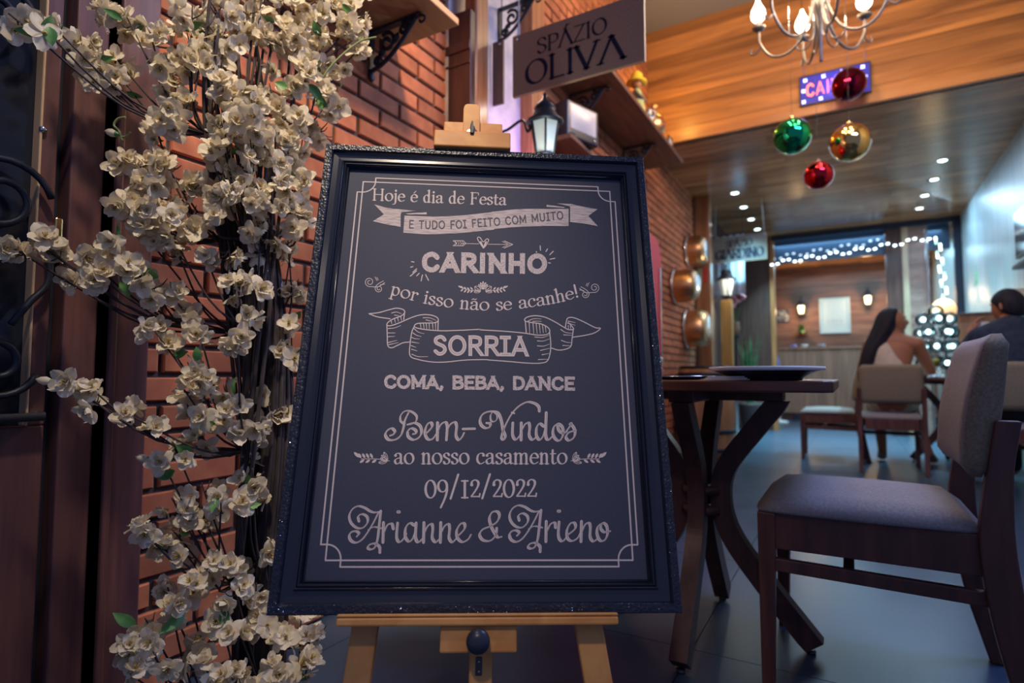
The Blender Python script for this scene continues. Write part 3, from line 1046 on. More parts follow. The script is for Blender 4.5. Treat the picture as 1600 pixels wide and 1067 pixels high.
# arrow with a heart
ink = Ink(on_board)
ink.ribbon([(722, 380.5), (748, 381)], .9, smooth=0)
ink.ribbon([(763, 381.6), (796, 382)], .9, smooth=0)
for dy in (-4, 4):
    ink.ribbon([(708, 380 + dy), (724, 380 + dy)], .9, smooth=0)
    ink.ribbon([(708, 380 + dy), (713, 380)], .9, smooth=0)
    ink.ribbon([(724, 380 + dy), (728, 380.3)], .9, smooth=0)
    ink.ribbon([(801, 382), (788, 382 + dy * 1.4)], 1.2, smooth=0)
    ink.ribbon([(793, 382 + dy * .3), (785, 382 + dy * 1.2)], .9, smooth=0)
for k in range(4):
    ink.ribbon([(711 + 3.6 * k, 376.5), (714 + 3.6 * k, 380.3), (711 + 3.6 * k, 384)], .8, smooth=0)
ink.ribbon([(755.5, 388), (748, 377), (746, 371.5), (750, 371), (755, 378), (760, 373.5), (763.5, 374.5), (761, 381), (755.5, 388)], 1.3, smooth=4)
ink.ribbon([(751, 378), (755.5, 386), (759.5, 378)], 2.6, smooth=3)
ink.build('arrow_ornament', INK, board)

ink = Ink(on_board)
write(ink, 'CARINHO', [(658, 421.3), (754, 423.2), (851.5, 424.3)], 24.4, CAPS, 8.0, track=.12, square=True)
ink.build('lettering', CH, board)
for rays_ in (((643, 408.7), (647, 409.5)), ((641.5, 417.5), (645, 416.5)), ((645, 425.5), (651, 420)), ((641, 431.5), (651, 423)), ((651, 431), (655, 427)), ((658, 439), (660, 429.5)), ((665, 429), (669.5, 438))), \
        (((844, 384), (844.5, 391)), ((855.5, 389), (853, 393)), ((864.5, 392.5), (859, 398)), ((867, 403.5), (859.5, 405)), ((857, 410.5), (860, 411)), ((838, 393), (838.5, 394.5))):
    ink = Ink(on_board)
    for a, b in rays_:
        ink.ribbon([a, b], 1.5, smooth=0)
    ink.build('sparkle_ornament', INK, board)

# laurel under CARINHO
ink = Ink(on_board)
cx, cy = 754.8, 450
for s in (-1, 1):
    ink.ribbon([(cx + s * 8, cy + 3), (cx + s * 22, cy + 3.5), (cx + s * 37, cy - 2)], .9, smooth=4)
    for k, (dx, dy) in enumerate(((16, 3), (21, 3.4), (26, 2.6), (31, 1))):
        for up_ in (-1, 1):
            ang = math.atan2(up_ * .9, s * .8)
            ink.leaf((cx + s * dx, cy + dy), ang, 6.0, 2.6)
    ink.leaf((cx + s * 33, cy), math.atan2(-.6, s), 7, 2.6)
    ink.leaf((cx + s * 4, cy + 4), math.atan2(-.55, s * .8), 11, 7, hollow=.9)
    ink.leaf((cx + s * 4, cy + 5.5), math.atan2(.05, s), 10, 4, hollow=.8)
for k in range(-2, 3):
    ink.leaf((cx, cy + 2), -PI / 2 + k * .38, 12.5 - abs(k), 3.0, hollow=.8)
ink.build('laurel_ornament', INK, board)

ink = Ink(on_board)
write(ink, 'por isso não se acanhe!', [(608.5, 459.2), (634.5, 466.2), (666, 474.2), (703.5, 480.2), (730, 483), (757.5, 484.6), (783, 484.6), (800, 483.2), (817.5, 481.4), (845, 477.4), (871.5, 472.4), (889.5, 468.2), (906.5, 463.2)], 19.3, SERIF, 3.0, nib=18, wmin=.40, thin=.42)
ink.build('lettering', INK, board)

# swirls beside it
def swirl(cx, cy, s):
    ink = Ink(on_board)
    def sp(x, y, r, a0, turns, dr):
        return [(x + s * r * (1 - dr * t / 20) * math.cos(a0 + turns * 2 * PI * t / 20), y + r * (1 - dr * t / 20) * math.sin(a0 + turns * 2 * PI * t / 20)) for t in range(21)]
    ink.ribbon([(cx + s * 18, cy + 1)] + [(cx + s * 8, cy + 7.5)] + sp(cx - s * 5.5, cy, 7.6, 1.3, 1.6, .75), 1.0, smooth=3)
    ink.ribbon([(cx + s * 16, cy - 1.5), (cx + s * 8, cy + 3)] + sp(cx + s * 9, cy + 10.5, 6.0, -2.6, -1.5, .75), 1.0, smooth=3)
    ink.ribbon([(cx + s * 18, cy + 3.5), (cx + s * 11, cy + 4.6)], .9, smooth=0)
    ink.ribbon([(cx + s * 3, cy - 8), (cx + s * 6, cy - 2)], .9, smooth=0)
    ink.ribbon([(cx + s * 6, cy - 7), (cx + s * 8, cy - 3)], .9, smooth=0)
    ink.build('swirl_ornament', INK, board)
swirl(583, 440.5, 1)
swirl(923.5, 449.5, -1)

# scroll banner with SORRIA
ink = Ink(on_board)
def r3(*a): return [(540 + x / 6.667, 420 + y / 6.667) for x, y in a]
def r4(*a): return [(720 + x / 6.667, 420 + y / 6.667) for x, y in a]
lw = 1.55
for pts in (
    r3((245, 468), (350, 455), (440, 430), (530, 410), (600, 425), (615, 455), (580, 490), (500, 520), (445, 555), (430, 585), (470, 592), (560, 562), (680, 510), (780, 480), (880, 480), (950, 505), (965, 540), (920, 562), (800, 565), (740, 572), (715, 598), (750, 618), (850, 635), (1000, 645), (1200, 640), (1400, 630)) + r4((200, 635), (450, 650), (650, 668), (800, 690), (900, 682), (927, 645), (900, 605), (830, 572), (740, 560), (672, 546)),
    r3((245, 468), (330, 500), (465, 520)), r3((615, 455), (605, 528)), r3((430, 585), (434, 700), (440, 800), (480, 822), (540, 797), (600, 770), (665, 762)), r3((965, 540), (962, 635)),
    r3((715, 600), (690, 660), (672, 780), (672, 905), (760, 945), (900, 970), (1050, 970), (1250, 950), (1450, 945)) + r4((300, 950), (500, 965), (700, 982), (830, 982), (900, 960), (930, 880), (937, 780), (925, 655)),
    r4((672, 546), (665, 525), (700, 500), (780, 488), (880, 505), (980, 552), (1060, 600), (1120, 632), (1175, 628), (1150, 590), (1120, 560)),
    r4((672, 546), (682, 665)), r4((1090, 610), (1100, 545), (1120, 510), (1180, 510), (1280, 552), (1400, 612), (1455, 620), (1390, 668), (1280, 695), (1165, 712)),
    r4((1172, 632), (1160, 720), (1145, 808), (1080, 840), (1010, 845), (945, 825)),
):
    ink.ribbon(pts, lw, smooth=5)
for pts in (r3((445, 622), (510, 615), (575, 590)), r3((445, 668), (520, 668)), r3((445, 706), (512, 704)), r3((445, 768), (535, 745)), r3((450, 790), (550, 768)), r3((480, 460), (530, 450), (582, 468)), r3((510, 482), (560, 490)),
            r3((475, 545), (482, 575)), r3((510, 525), (520, 562)), r3((543, 512), (550, 548)), r3((575, 498), (582, 538)), r3((808, 510), (880, 512), (942, 538)), r3((838, 532), (905, 548)),
            r3((780, 575), (786, 622)), r3((812, 572), (818, 626)), r3((840, 572), (845, 630)), r3((870, 570), (873, 632)), r3((905, 566), (911, 634)), r3((936, 560), (938, 634)),
            r3((712, 622), (760, 660), (820, 676)), r3((702, 668), (740, 692), (788, 706)), r3((690, 715), (725, 728), (772, 730)), r3((688, 762), (768, 775)), r3((683, 800), (732, 818)), r3((688, 838), (746, 856)), r3((690, 890), (760, 915), (858, 915)),
            r4((700, 545), (760, 520), (838, 522)), r4((750, 548), (800, 545), (840, 548)), r4((712, 556), (718, 672)), r4((752, 564), (760, 676)), r4((785, 568), (795, 676)), r4((818, 575), (828, 672)), r4((850, 580), (860, 668)), r4((880, 598), (888, 662)),
            r4((770, 710), (850, 715), (920, 692)), r4((798, 750), (860, 752), (922, 730)), r4((798, 802), (860, 805), (922, 785)), r4((830, 850), (925, 828)), r4((845, 895), (918, 882)), r4((808, 945), (905, 942)),
            r4((1042, 632), (1090, 662), (1160, 672)), r4((1072, 688), (1158, 692)), r4((1048, 745), (1100, 765), (1152, 768)), r4((1062, 798), (1142, 802)), r4((1118, 545), (1192, 560)), r4((1112, 565), (1190, 588)), r4((1120, 590), (1122, 628)), r4((1142, 595), (1146, 630))):
    ink.ribbon(pts, 1.35, smooth=4, taper=(1, .5))
ink.build('scroll_banner', INK, board)
ink = Ink(on_board)
write(ink, 'SORRĪA', [(676, 552.6), (824, 554.2)], 26.5, CAPS, 5.8, track=.06, inline=.16, up=(0, -1, 0), square=True)
ink.build('lettering', [INK, INK_IN], board)

ink = Ink(on_board)
write(ink, 'COMA, BEBA, DANCE', [(600, 605), (897, 608)], 17.2, CAPS, 5.0, track=.05, up=(0, -1, 0), square=True)
ink.build('lettering', CH, board)

# script lines traced as pen strokes
def script(strokes, name='lettering'):
    ink = Ink(on_board)
    for org, sc, w, pts in strokes:
        pp = [(org[0] + x / sc, org[1] + y / sc) for x, y in pts]
        sm = 6 if len(pp) > 2 else 0
        ink.ribbon(pp, w, 35, .46, sm, 0)
        if w > 3:
            ink.ribbon([(x + .5, y) for x, y in pp], .85, None, 1, sm, 1, cap=False)
    ink.build(name, [INK, INK_IN], board)
A5, A6, A7, A8 = (540, 570), (720, 570), (520, 730), (740, 730)
W_ = 5.2
script([
    (A5, 6.667, W_, [(462, 738), (500, 722), (512, 690), (478, 662), (432, 688), (415, 735), (450, 780), (520, 778), (575, 735), (602, 660), (618, 580), (655, 500)]),
    (A5, 6.667, 4.0, [(600, 610), (572, 580), (576, 525), (620, 482), (680, 485), (738, 530), (733, 590), (690, 615), (642, 625)]),
    (A5, 6.667, W_, [(645, 622), (720, 605), (778, 640), (790, 710), (760, 760), (705, 780), (655, 750), (648, 695), (682, 662), (728, 680), (733, 712), (700, 722)]),
    (A5, 6.667, W_, [(830, 725), (898, 650), (890, 603), (852, 620), (826, 700), (852, 770), (905, 772), (958, 700)]),
    (A5, 6.667, 5.6, [(958, 602), (955, 783)]), (A5, 6.667, W_, [(955, 700), (990, 625), (1038, 598), (1058, 640), (1050, 783)]),
    (A5, 6.667, W_, [(1052, 690), (1090, 622), (1138, 598), (1156, 640), (1150, 735), (1178, 782), (1213, 752), (1235, 708)]),
    (A5, 6.667, 6.6, [(1222, 668), (1346, 665)]),
    (A6, 6.667, W_, [(268, 606), (305, 612), (300, 648), (258, 658), (215, 630), (200, 580), (220, 525), (270, 492), (335, 486), (390, 505), (422, 580), (440, 680), (463, 740), (450, 778), (425, 760), (440, 690), (480, 600), (530, 512), (600, 435), (690, 388), (770, 402), (812, 438), (818, 482)]),
    (A6, 6.667, 3.4, [(330, 490), (310, 530), (315, 580), (345, 592), (375, 570), (378, 520), (345, 488)]),
    (A6, 6.667, 3.0, [(530, 495), (558, 505)]),
    (A6, 6.667, W_, [(542, 605), (540, 730), (570, 778), (610, 745), (630, 700)]),
    (A6, 6.667, 5.6, [(630, 605), (628, 783)]), (A6, 6.667, W_, [(630, 690), (668, 622), (706, 605), (718, 650), (713, 735), (745, 780), (788, 752)]),
    (A6, 6.667, W_, [(862, 640), (822, 612), (790, 655), (788, 735), (820, 780), (858, 742), (885, 660)]),
    (A6, 6.667, 5.6, [(890, 498), (885, 730), (912, 780), (958, 742)]),
    (A6, 6.667, W_, [(1010, 612), (970, 648), (960, 720), (992, 778), (1035, 785), (1065, 725), (1058, 650), (1012, 614), (1020, 680), (1065, 712), (1108, 692)]),
    (A6, 6.667, W_, [(1100, 692), (1150, 620), (1138, 612), (1170, 645), (1190, 695), (1178, 755), (1130, 788), (1096, 758), (1122, 708), (1200, 680)]),
])
# sprigs and the line between them
def sprig(cx, cy, s):
    ink = Ink(on_board)
    ink.ribbon([(cx + s * 30, cy + 6), (cx + s * 10, cy + 3), (cx - s * 14, cy + 3)], 1.0, smooth=4)
    for dx, dy, a, l in ((27, 5, -1.15, 14), (27, 6, -.75, 13), (27, 6, -.35, 12), (26, 7, .15, 13)):
        ink.leaf((cx + s * dx, cy + dy), math.atan2(math.sin(a), -s * math.cos(a)), l, 5, hollow=.9)
    for dx in (4, -2, -8, -14):
        ink.leaf((cx + s * dx, cy + 2), math.atan2(-1, -s * .55), 9, 4)
    for dx in (10, 0, -9):
        ink.leaf((cx + s * dx, cy + 4), math.atan2(.6, -s * .9), 9, 4)
    ink.leaf((cx - s * 16, cy + 1), math.atan2(-.9, -s), 13, 5)
    ink.build('sprig_ornament', INK, board)
sprig(578.5, 714, 1)
sprig(922, 714, -1)
ink = Ink(on_board)
write(ink, 'ao nosso casamento', [(615, 724.6), (887, 724.6)], 25.0, SERIF, 3.6, nib=18, wmin=.40, thin=.42)
ink.build('lettering', INK, board)
ink = Ink(on_board)
write(ink, '09/12/2022', [(663, 778), (839, 776.6)], 27.5, SERIF, 3.9, nib=15, wmin=.5, thin=.6, up=(0, -1, 0))
ink.build('lettering', INK, board)

def cap_a(org, sc, dx=0, dy=0):
    f = lambda a: [(x + dx, y + dy) for x, y in a]
    return [
        (org, sc, 4.6, f([(272, 562), (265, 512), (308, 488), (358, 518), (360, 580), (310, 632), (245, 628), (190, 578), (172, 508), (202, 440), (262, 405), (332, 422), (390, 458), (440, 470), (508, 458)])),
        (org, sc, W_, f([(478, 470), (422, 580), (362, 680), (302, 755), (242, 785), (188, 762), (172, 710), (200, 672), (248, 668), (272, 692), (248, 722)])),
        (org, sc, W_, f([(500, 455), (484, 600), (468, 740), (440, 830), (400, 855), (366, 840), (385, 806), (438, 796), (486, 830), (490, 888)])),
        (org, sc, 3.6, f([(368, 652), (430, 622), (512, 636)]))]
script(cap_a(A7, 6.667) + [
    (A7, 6.667, 5.6, [(528, 575), (522, 783)]), (A7, 6.667, W_, [(525, 695), (568, 605), (615, 590), (630, 640)]),
    (A7, 6.667, W_, [(675, 580), (665, 725), (690, 778), (730, 755), (768, 690)]), (A7, 6.667, 9.0, [(680, 465), (690, 465)]),
    (A7, 6.667, W_, [(850, 605), (802, 582), (760, 632), (755, 720), (790, 772), (830, 748), (862, 670)]), (A7, 6.667, 5.6, [(868, 580), (862, 730), (890, 780), (938, 742)]),
    (A7, 6.667, 5.6, [(950, 575), (945, 783)]), (A7, 6.667, W_, [(950, 690), (988, 615), (1030, 592), (1042, 640), (1036, 735), (1070, 780), (1108, 752)]),
    (A7, 6.667, 5.6, [(1125, 575), (1120, 783)]), (A7, 6.667, W_, [(1125, 690), (1163, 615), (1205, 592), (1217, 640), (1211, 735), (1245, 780), (1288, 742)]),
    (A7, 6.667, W_, [(1295, 725), (1370, 645), (1370, 588), (1330, 592), (1290, 662), (1300, 738), (1350, 778), (1408, 752), (1440, 702)]),
    (A8, 6.154, W_, [(270, 668), (232, 672), (200, 630), (168, 565), (152, 490), (180, 432), (230, 428), (248, 470), (220, 530), (152, 570), (85, 600), (58, 650), (90, 700), (160, 706), (212, 655), (222, 585)]),
] + cap_a((520 + 250.4, 730 - 1.2), 6.667) + [
    (A8, 6.154, 5.6, [(698, 520), (695, 715)]), (A8, 6.154, W_, [(697, 630), (740, 548), (780, 535), (788, 580)]),
    (A8, 6.154, W_, [(822, 525), (815, 655), (840, 708), (872, 700), (905, 650)]), (A8, 6.154, 9.0, [(815, 422), (825, 422)]),
    (A8, 6.154, W_, [(900, 655), (975, 592), (972, 538), (930, 542), (897, 610), (905, 685), (948, 708), (1000, 680), (1030, 625)]),
    (A8, 6.154, 5.6, [(1037, 520), (1032, 715)]), (A8, 6.154, W_, [(1035, 630), (1073, 552), (1110, 537), (1122, 580), (1120, 670), (1150, 712), (1190, 690)]),
    (A8, 6.154, W_, [(1240, 537), (1195, 572), (1187, 640), (1215, 703), (1260, 700), (1287, 640), (1278, 562), (1240, 537), (1222, 585), (1255, 622), (1315, 614)]),
])

# ------------------------------------------------------------------ easel
easel = thing('easel', 'light wooden artist easel holding the black framed welcome board', 'easel', BO)
easel.rotation_euler = BROT.to_euler()
TRZ = 0.024
tl, tr = board_uv(526, 958, TRZ), board_uv(966, 955, TRZ)
tb = board_uv(745, 978, TRZ)
vt = min(-0.0005, (tl[1] + tr[1]) / 2)
bm = NB()
box(bm, tl[0], tb[1], -.055, tr[0], vt - .0005, TRZ)
finish(bm, 'tray', M['easel_wood'], easel, bevel=.003)
bm = NB()
box(bm, tl[0] + .0005, vt, TRZ - .010, tr[0] - .0005, vt + .004, TRZ)
finish(bm, 'tray_lip', M['easel_wood'], easel, bevel=.0015)
# block with knob under the tray
b0, b1 = board_uv(688, 982, 0.012), board_uv(808, 1020, 0.012)
bm = NB()
box(bm, b0[0], b1[1], -.03, b1[0], tb[1], .012)
finish(bm, 'tray_block', M['easel_wood'], easel, bevel=.003)
kx, ky = board_uv(747, 1003, .03)
bm = NB()
lathe(bm, [(.0, 0), (.010, 0), (.010, .008), (.0175, .010), (.0185, .016), (.0165, .022), (.006, .025), (0.0, .0252)], 20, (kx, ky, .011))
finish(bm, 'knob', M['black_plastic'], easel)
# centre mast, runs up behind the board, with its slot and screws
mx0, mx1 = board_uv(733, 1030, -.03)[0], board_uv(769, 1030, -.03)[0]
mtop = board_uv(737, 148, -.030)
bm = NB()
box(bm, mx0, -.36, -.052, mx1, b1[1] + .03, -.029)
box(bm, mx0 + .0005, b1[1] + .03, -.052, mx1 - .0005, BH - .02, -.031)
finish(bm, 'mast', M['easel_wood'], easel, bevel=.004)
bm = NB()
s0, s1 = board_uv(743, 1026, -.028), board_uv(753, 1056, -.028)
box(bm, s0[0], s1[1], -.030, s1[0], s0[1], -.0275)
finish(bm, 'slot_plate', M['black_plastic'], easel, bevel=.003)
for yy in (1034, 1049):
    c = board_uv(748, yy, -.027)
    bm = NB()
    lathe(bm, [(0, 0), (.0022, 0), (.002, .0012), (0, .0018)], 12, (c[0], c[1], -.0276))
    finish(bm, 'screw', M['brass'], easel)
# top clamp
c0, c1 = board_uv(677, 231, .008), board_uv(798, 207, .008)
cb0, cb1 = board_uv(693, 206, -.012), board_uv(785, 194, -.012)
bm = NB()
box(bm, c0[0], BH + .0008, -.029, c1[0], c1[1], .008)
finish(bm, 'clamp_bar', M['easel_wood'], easel, bevel=.003)
bm = NB()
box(bm, cb0[0], c1[1] + .0003, -.029, cb1[0], cb1[1], -.010)
finish(bm, 'clamp_block', M['easel_wood'], easel, bevel=.003)
t0, t1 = board_uv(723.5, 194, -.006), board_uv(751, 148, -.006)
bm = NB()
wd = t1[0] - t0[0]
pr = [(0, 0), (wd, 0), (wd, t1[1] - t0[1] - .012), (wd * .93, t1[1] - t0[1] - .003), (wd * .78, t1[1] - t0[1]), (wd * .22, t1[1] - t0[1]), (wd * .07, t1[1] - t0[1] - .003), (0, t1[1] - t0[1] - .012)]
lo_ = [bm.verts.new((t0[0] + x, c1[1] + y - .10 * (y == 0), -.0285)) for x, y in pr]
hi_ = [bm.verts.new((t0[0] + x, c1[1] + y, -.004)) for x, y in pr]
bm.faces.new(list(reversed(lo_))); bm.faces.new(hi_)
for i in range(8):
    bm.faces.new((lo_[i], lo_[(i + 1) % 8], hi_[(i + 1) % 8], hi_[i]))
finish(bm, 'mast_head', M['easel_wood'], easel, bevel=.0015)
k0 = board_uv(737.5, 205, .006)
bm = NB()
lathe(bm, [(0, 0), (.0135, 0), (.0135, .003), (.0, .003)], 20, (k0[0], k0[1], -.0036), mi=1)
vv = [(-.0055, -.010), (.0055, -.010), (.0085, .006), (.0025, .024), (-.0005, .027), (-.0045, .016)]
a_ = [bm.verts.new((k0[0] + x, k0[1] + y, 0)) for x, y in vv]
b_ = [bm.verts.new((k0[0] + x * .6, k0[1] + y * .9, .012)) for x, y in vv]
bm.faces.new(list(reversed(a_))); bm.faces.new(b_)
for i in range(6):
    bm.faces.new((a_[i], a_[(i + 1) % 6], b_[(i + 1) % 6], b_[i]))
finish(bm, 'clamp_knob', [M['black_plastic'], M['brass']], easel, bevel=.002)
# front legs: splay outwards to the floor, meet behind the board
for xs0, xs1, xe0, xe1, sgn in ((547, 589, 533, 578, -1), (901, 944, 914, 960, 1)):
    off = -.012
    ua, va = board_uv((xs0 + xs1) / 2, 981, off)
    ub, vb = board_uv((xe0 + xe1) / 2, 1067, off)
    wdt = board_uv(xs1, 981, off)[0] - board_uv(xs0, 981, off)[0]
    sl = (ub - ua) / (vb - va)
    zfl = -(BO.z - 0.0) / BV.z - .006 * 0
    bm = NB()
    ztop = 0.80
    pu = ua + sl * (ztop - va)
    vfl = -(BO.z + BN.z * (-.022)) / BV.z + .003
    bar(bm, (ua + sl * (vfl - va), vfl, -.0225), (pu, ztop, -.044), wdt, .018, up=(0, 0, 1))
    finish(bm, 'front_leg', M['easel_wood'], easel, bevel=.003)
# rear leg from the mast to the floor behind
inv = (Matrix.Translation(BO) @ BROT).inverted()
pt = Matrix.Translation(BO) @ BROT @ V3(((mx0 + mx1) / 2, .72, -.064))
pf = V3((pt.x - BN.x * .42, pt.y - BN.y * .42, 0.012))
bm = NB()
bar(bm, inv @ pt, inv @ pf, .035, .020)
finish(bm, 'rear_leg', M['easel_wood'], easel, bevel=.003)

# ================================================================== ARTIFICIAL BLOSSOM TREE
TB = V3((-1.13, 0.84, 0.0))
tree = thing('blossom_tree', 'tall artificial blossom tree with cream flowers and dark bundled stems beside the brick wall', 'artificial tree', TB)


def petal(bm, ang, tilt, ln, wd, cup, base, twist=0.0):
    NU, NV = 5, 4
    R = Matrix.Rotation(ang, 3, 'Z') @ Matrix.Rotation(-tilt, 3, 'Y') @ Matrix.Rotation(twist, 3, 'X')
    g = []
    for i in range(NU + 1):
        t = i / NU
        w = wd * (math.sin(PI * min(t * .80 + .08, 1)) ** .75) * (1.0 if t < .9 else .86)
        rw = []
        for j in range(NV + 1):
            s = j / NV * 2 - 1
            notch = -.10 * ln * (1 - abs(s)) if i == NU else 0
            ruff = .075 * ln * math.sin(s * 5 + ang * 3) * t
            x = base + ln * t - .12 * ln * s * s * t + notch
            y = w * s * .5
            z = cup * ln * (t * t * .55 + s * s * .30 * t) - .22 * ln * max(0, t - .7) + ruff
            rw.append(bm.verts.new(R @ V3((x, y, z))))
        g.append(rw)
    for i in range(NU):
        for j in range(NV):
            f = bm.faces.new((g[i][j], g[i + 1][j], g[i + 1][j + 1], g[i][j + 1]))
            f.smooth = True


def blossom_mesh(name, kind):
    bm = NB()
    r = random.Random(kind * 11 + 3)
    n1 = 5
    for k in range(n1):
        petal(bm, 2 * PI * k / n1 + r.uniform(-.15, .15), r.uniform(-.15, .50) + (.25 if kind == 2 else 0), r.uniform(.023, .031), r.uniform(.019, .026), r.uniform(-.1, .6), .002, r.uniform(-.2, .2))
    if kind != 3:
        for k in range(5):
            petal(bm, 2 * PI * (k + .5) / 5 + r.uniform(-.25, .25), r.uniform(.45, .95), r.uniform(.017, .021), r.uniform(.016, .021), r.uniform(.1, .5), .001, r.uniform(-.3, .3))
    n0 = len(bm.faces)
    for k in range(7):
        a = 2 * PI * k / 7 + .3
        p = V3((.004 * math.cos(a), .004 * math.sin(a), .012 + .003 * (k % 2)))
        tube(bm, [(0, 0, .001), p], [.0006, .0009], 4, mi=1)
    lathe(bm, [(0, -.004), (.0032, -.002), (.004, .002), (.0, .004)], 8, mi=1)
    me = bpy.data.meshes.new(name)
    bm.to_mesh(me)
    bm.free()
    me.materials.append(M['petal'])
    me.materials.append(M['stamen'])
    return me


def bud_mesh():
    bm = NB()
    lathe(bm, [(.0, 0), (.006, .004), (.0085, .012), (.006, .021), (.001, .027)], 10)
    lathe(bm, [(.0, -.006), (.003, -.004), (.0062, .004), (.0050, .007)], 8, mi=1)
    me = bpy.data.meshes.new('bud')
    bm.to_mesh(me)
    bm.free()
    me.materials.append(M['petal'])
    me.materials.append(M['leaf'])
    return me


def leaf_mesh(name, ln, wd):
    bm = NB()
    g = []
    for i in range(7):
        t = i / 6
        w = wd * math.sin(PI * (t ** .8)) * .5 + .0004
        g.append([bm.verts.new((ln * t, s * w * 1.0, .25 * abs(s) * w + .25 * ln * t * (1 - t) * 1.2)) for s in (-1, -.5, 0, .5, 1)])
    for i in range(6):
        for j in range(4):
            f = bm.faces.new((g[i][j], g[i + 1][j], g[i + 1][j + 1], g[i][j + 1]))
            f.smooth = True
    me = bpy.data.meshes.new(name)
    bm.to_mesh(me)
    bm.free()
    me.materials.append(M['leaf'])
    return me


BL_ = [blossom_mesh('blossom', k) for k in range(4)]
BUD = bud_mesh()
LF = [leaf_mesh('leaf', .048, .020), leaf_mesh('leaf', .036, .022)]

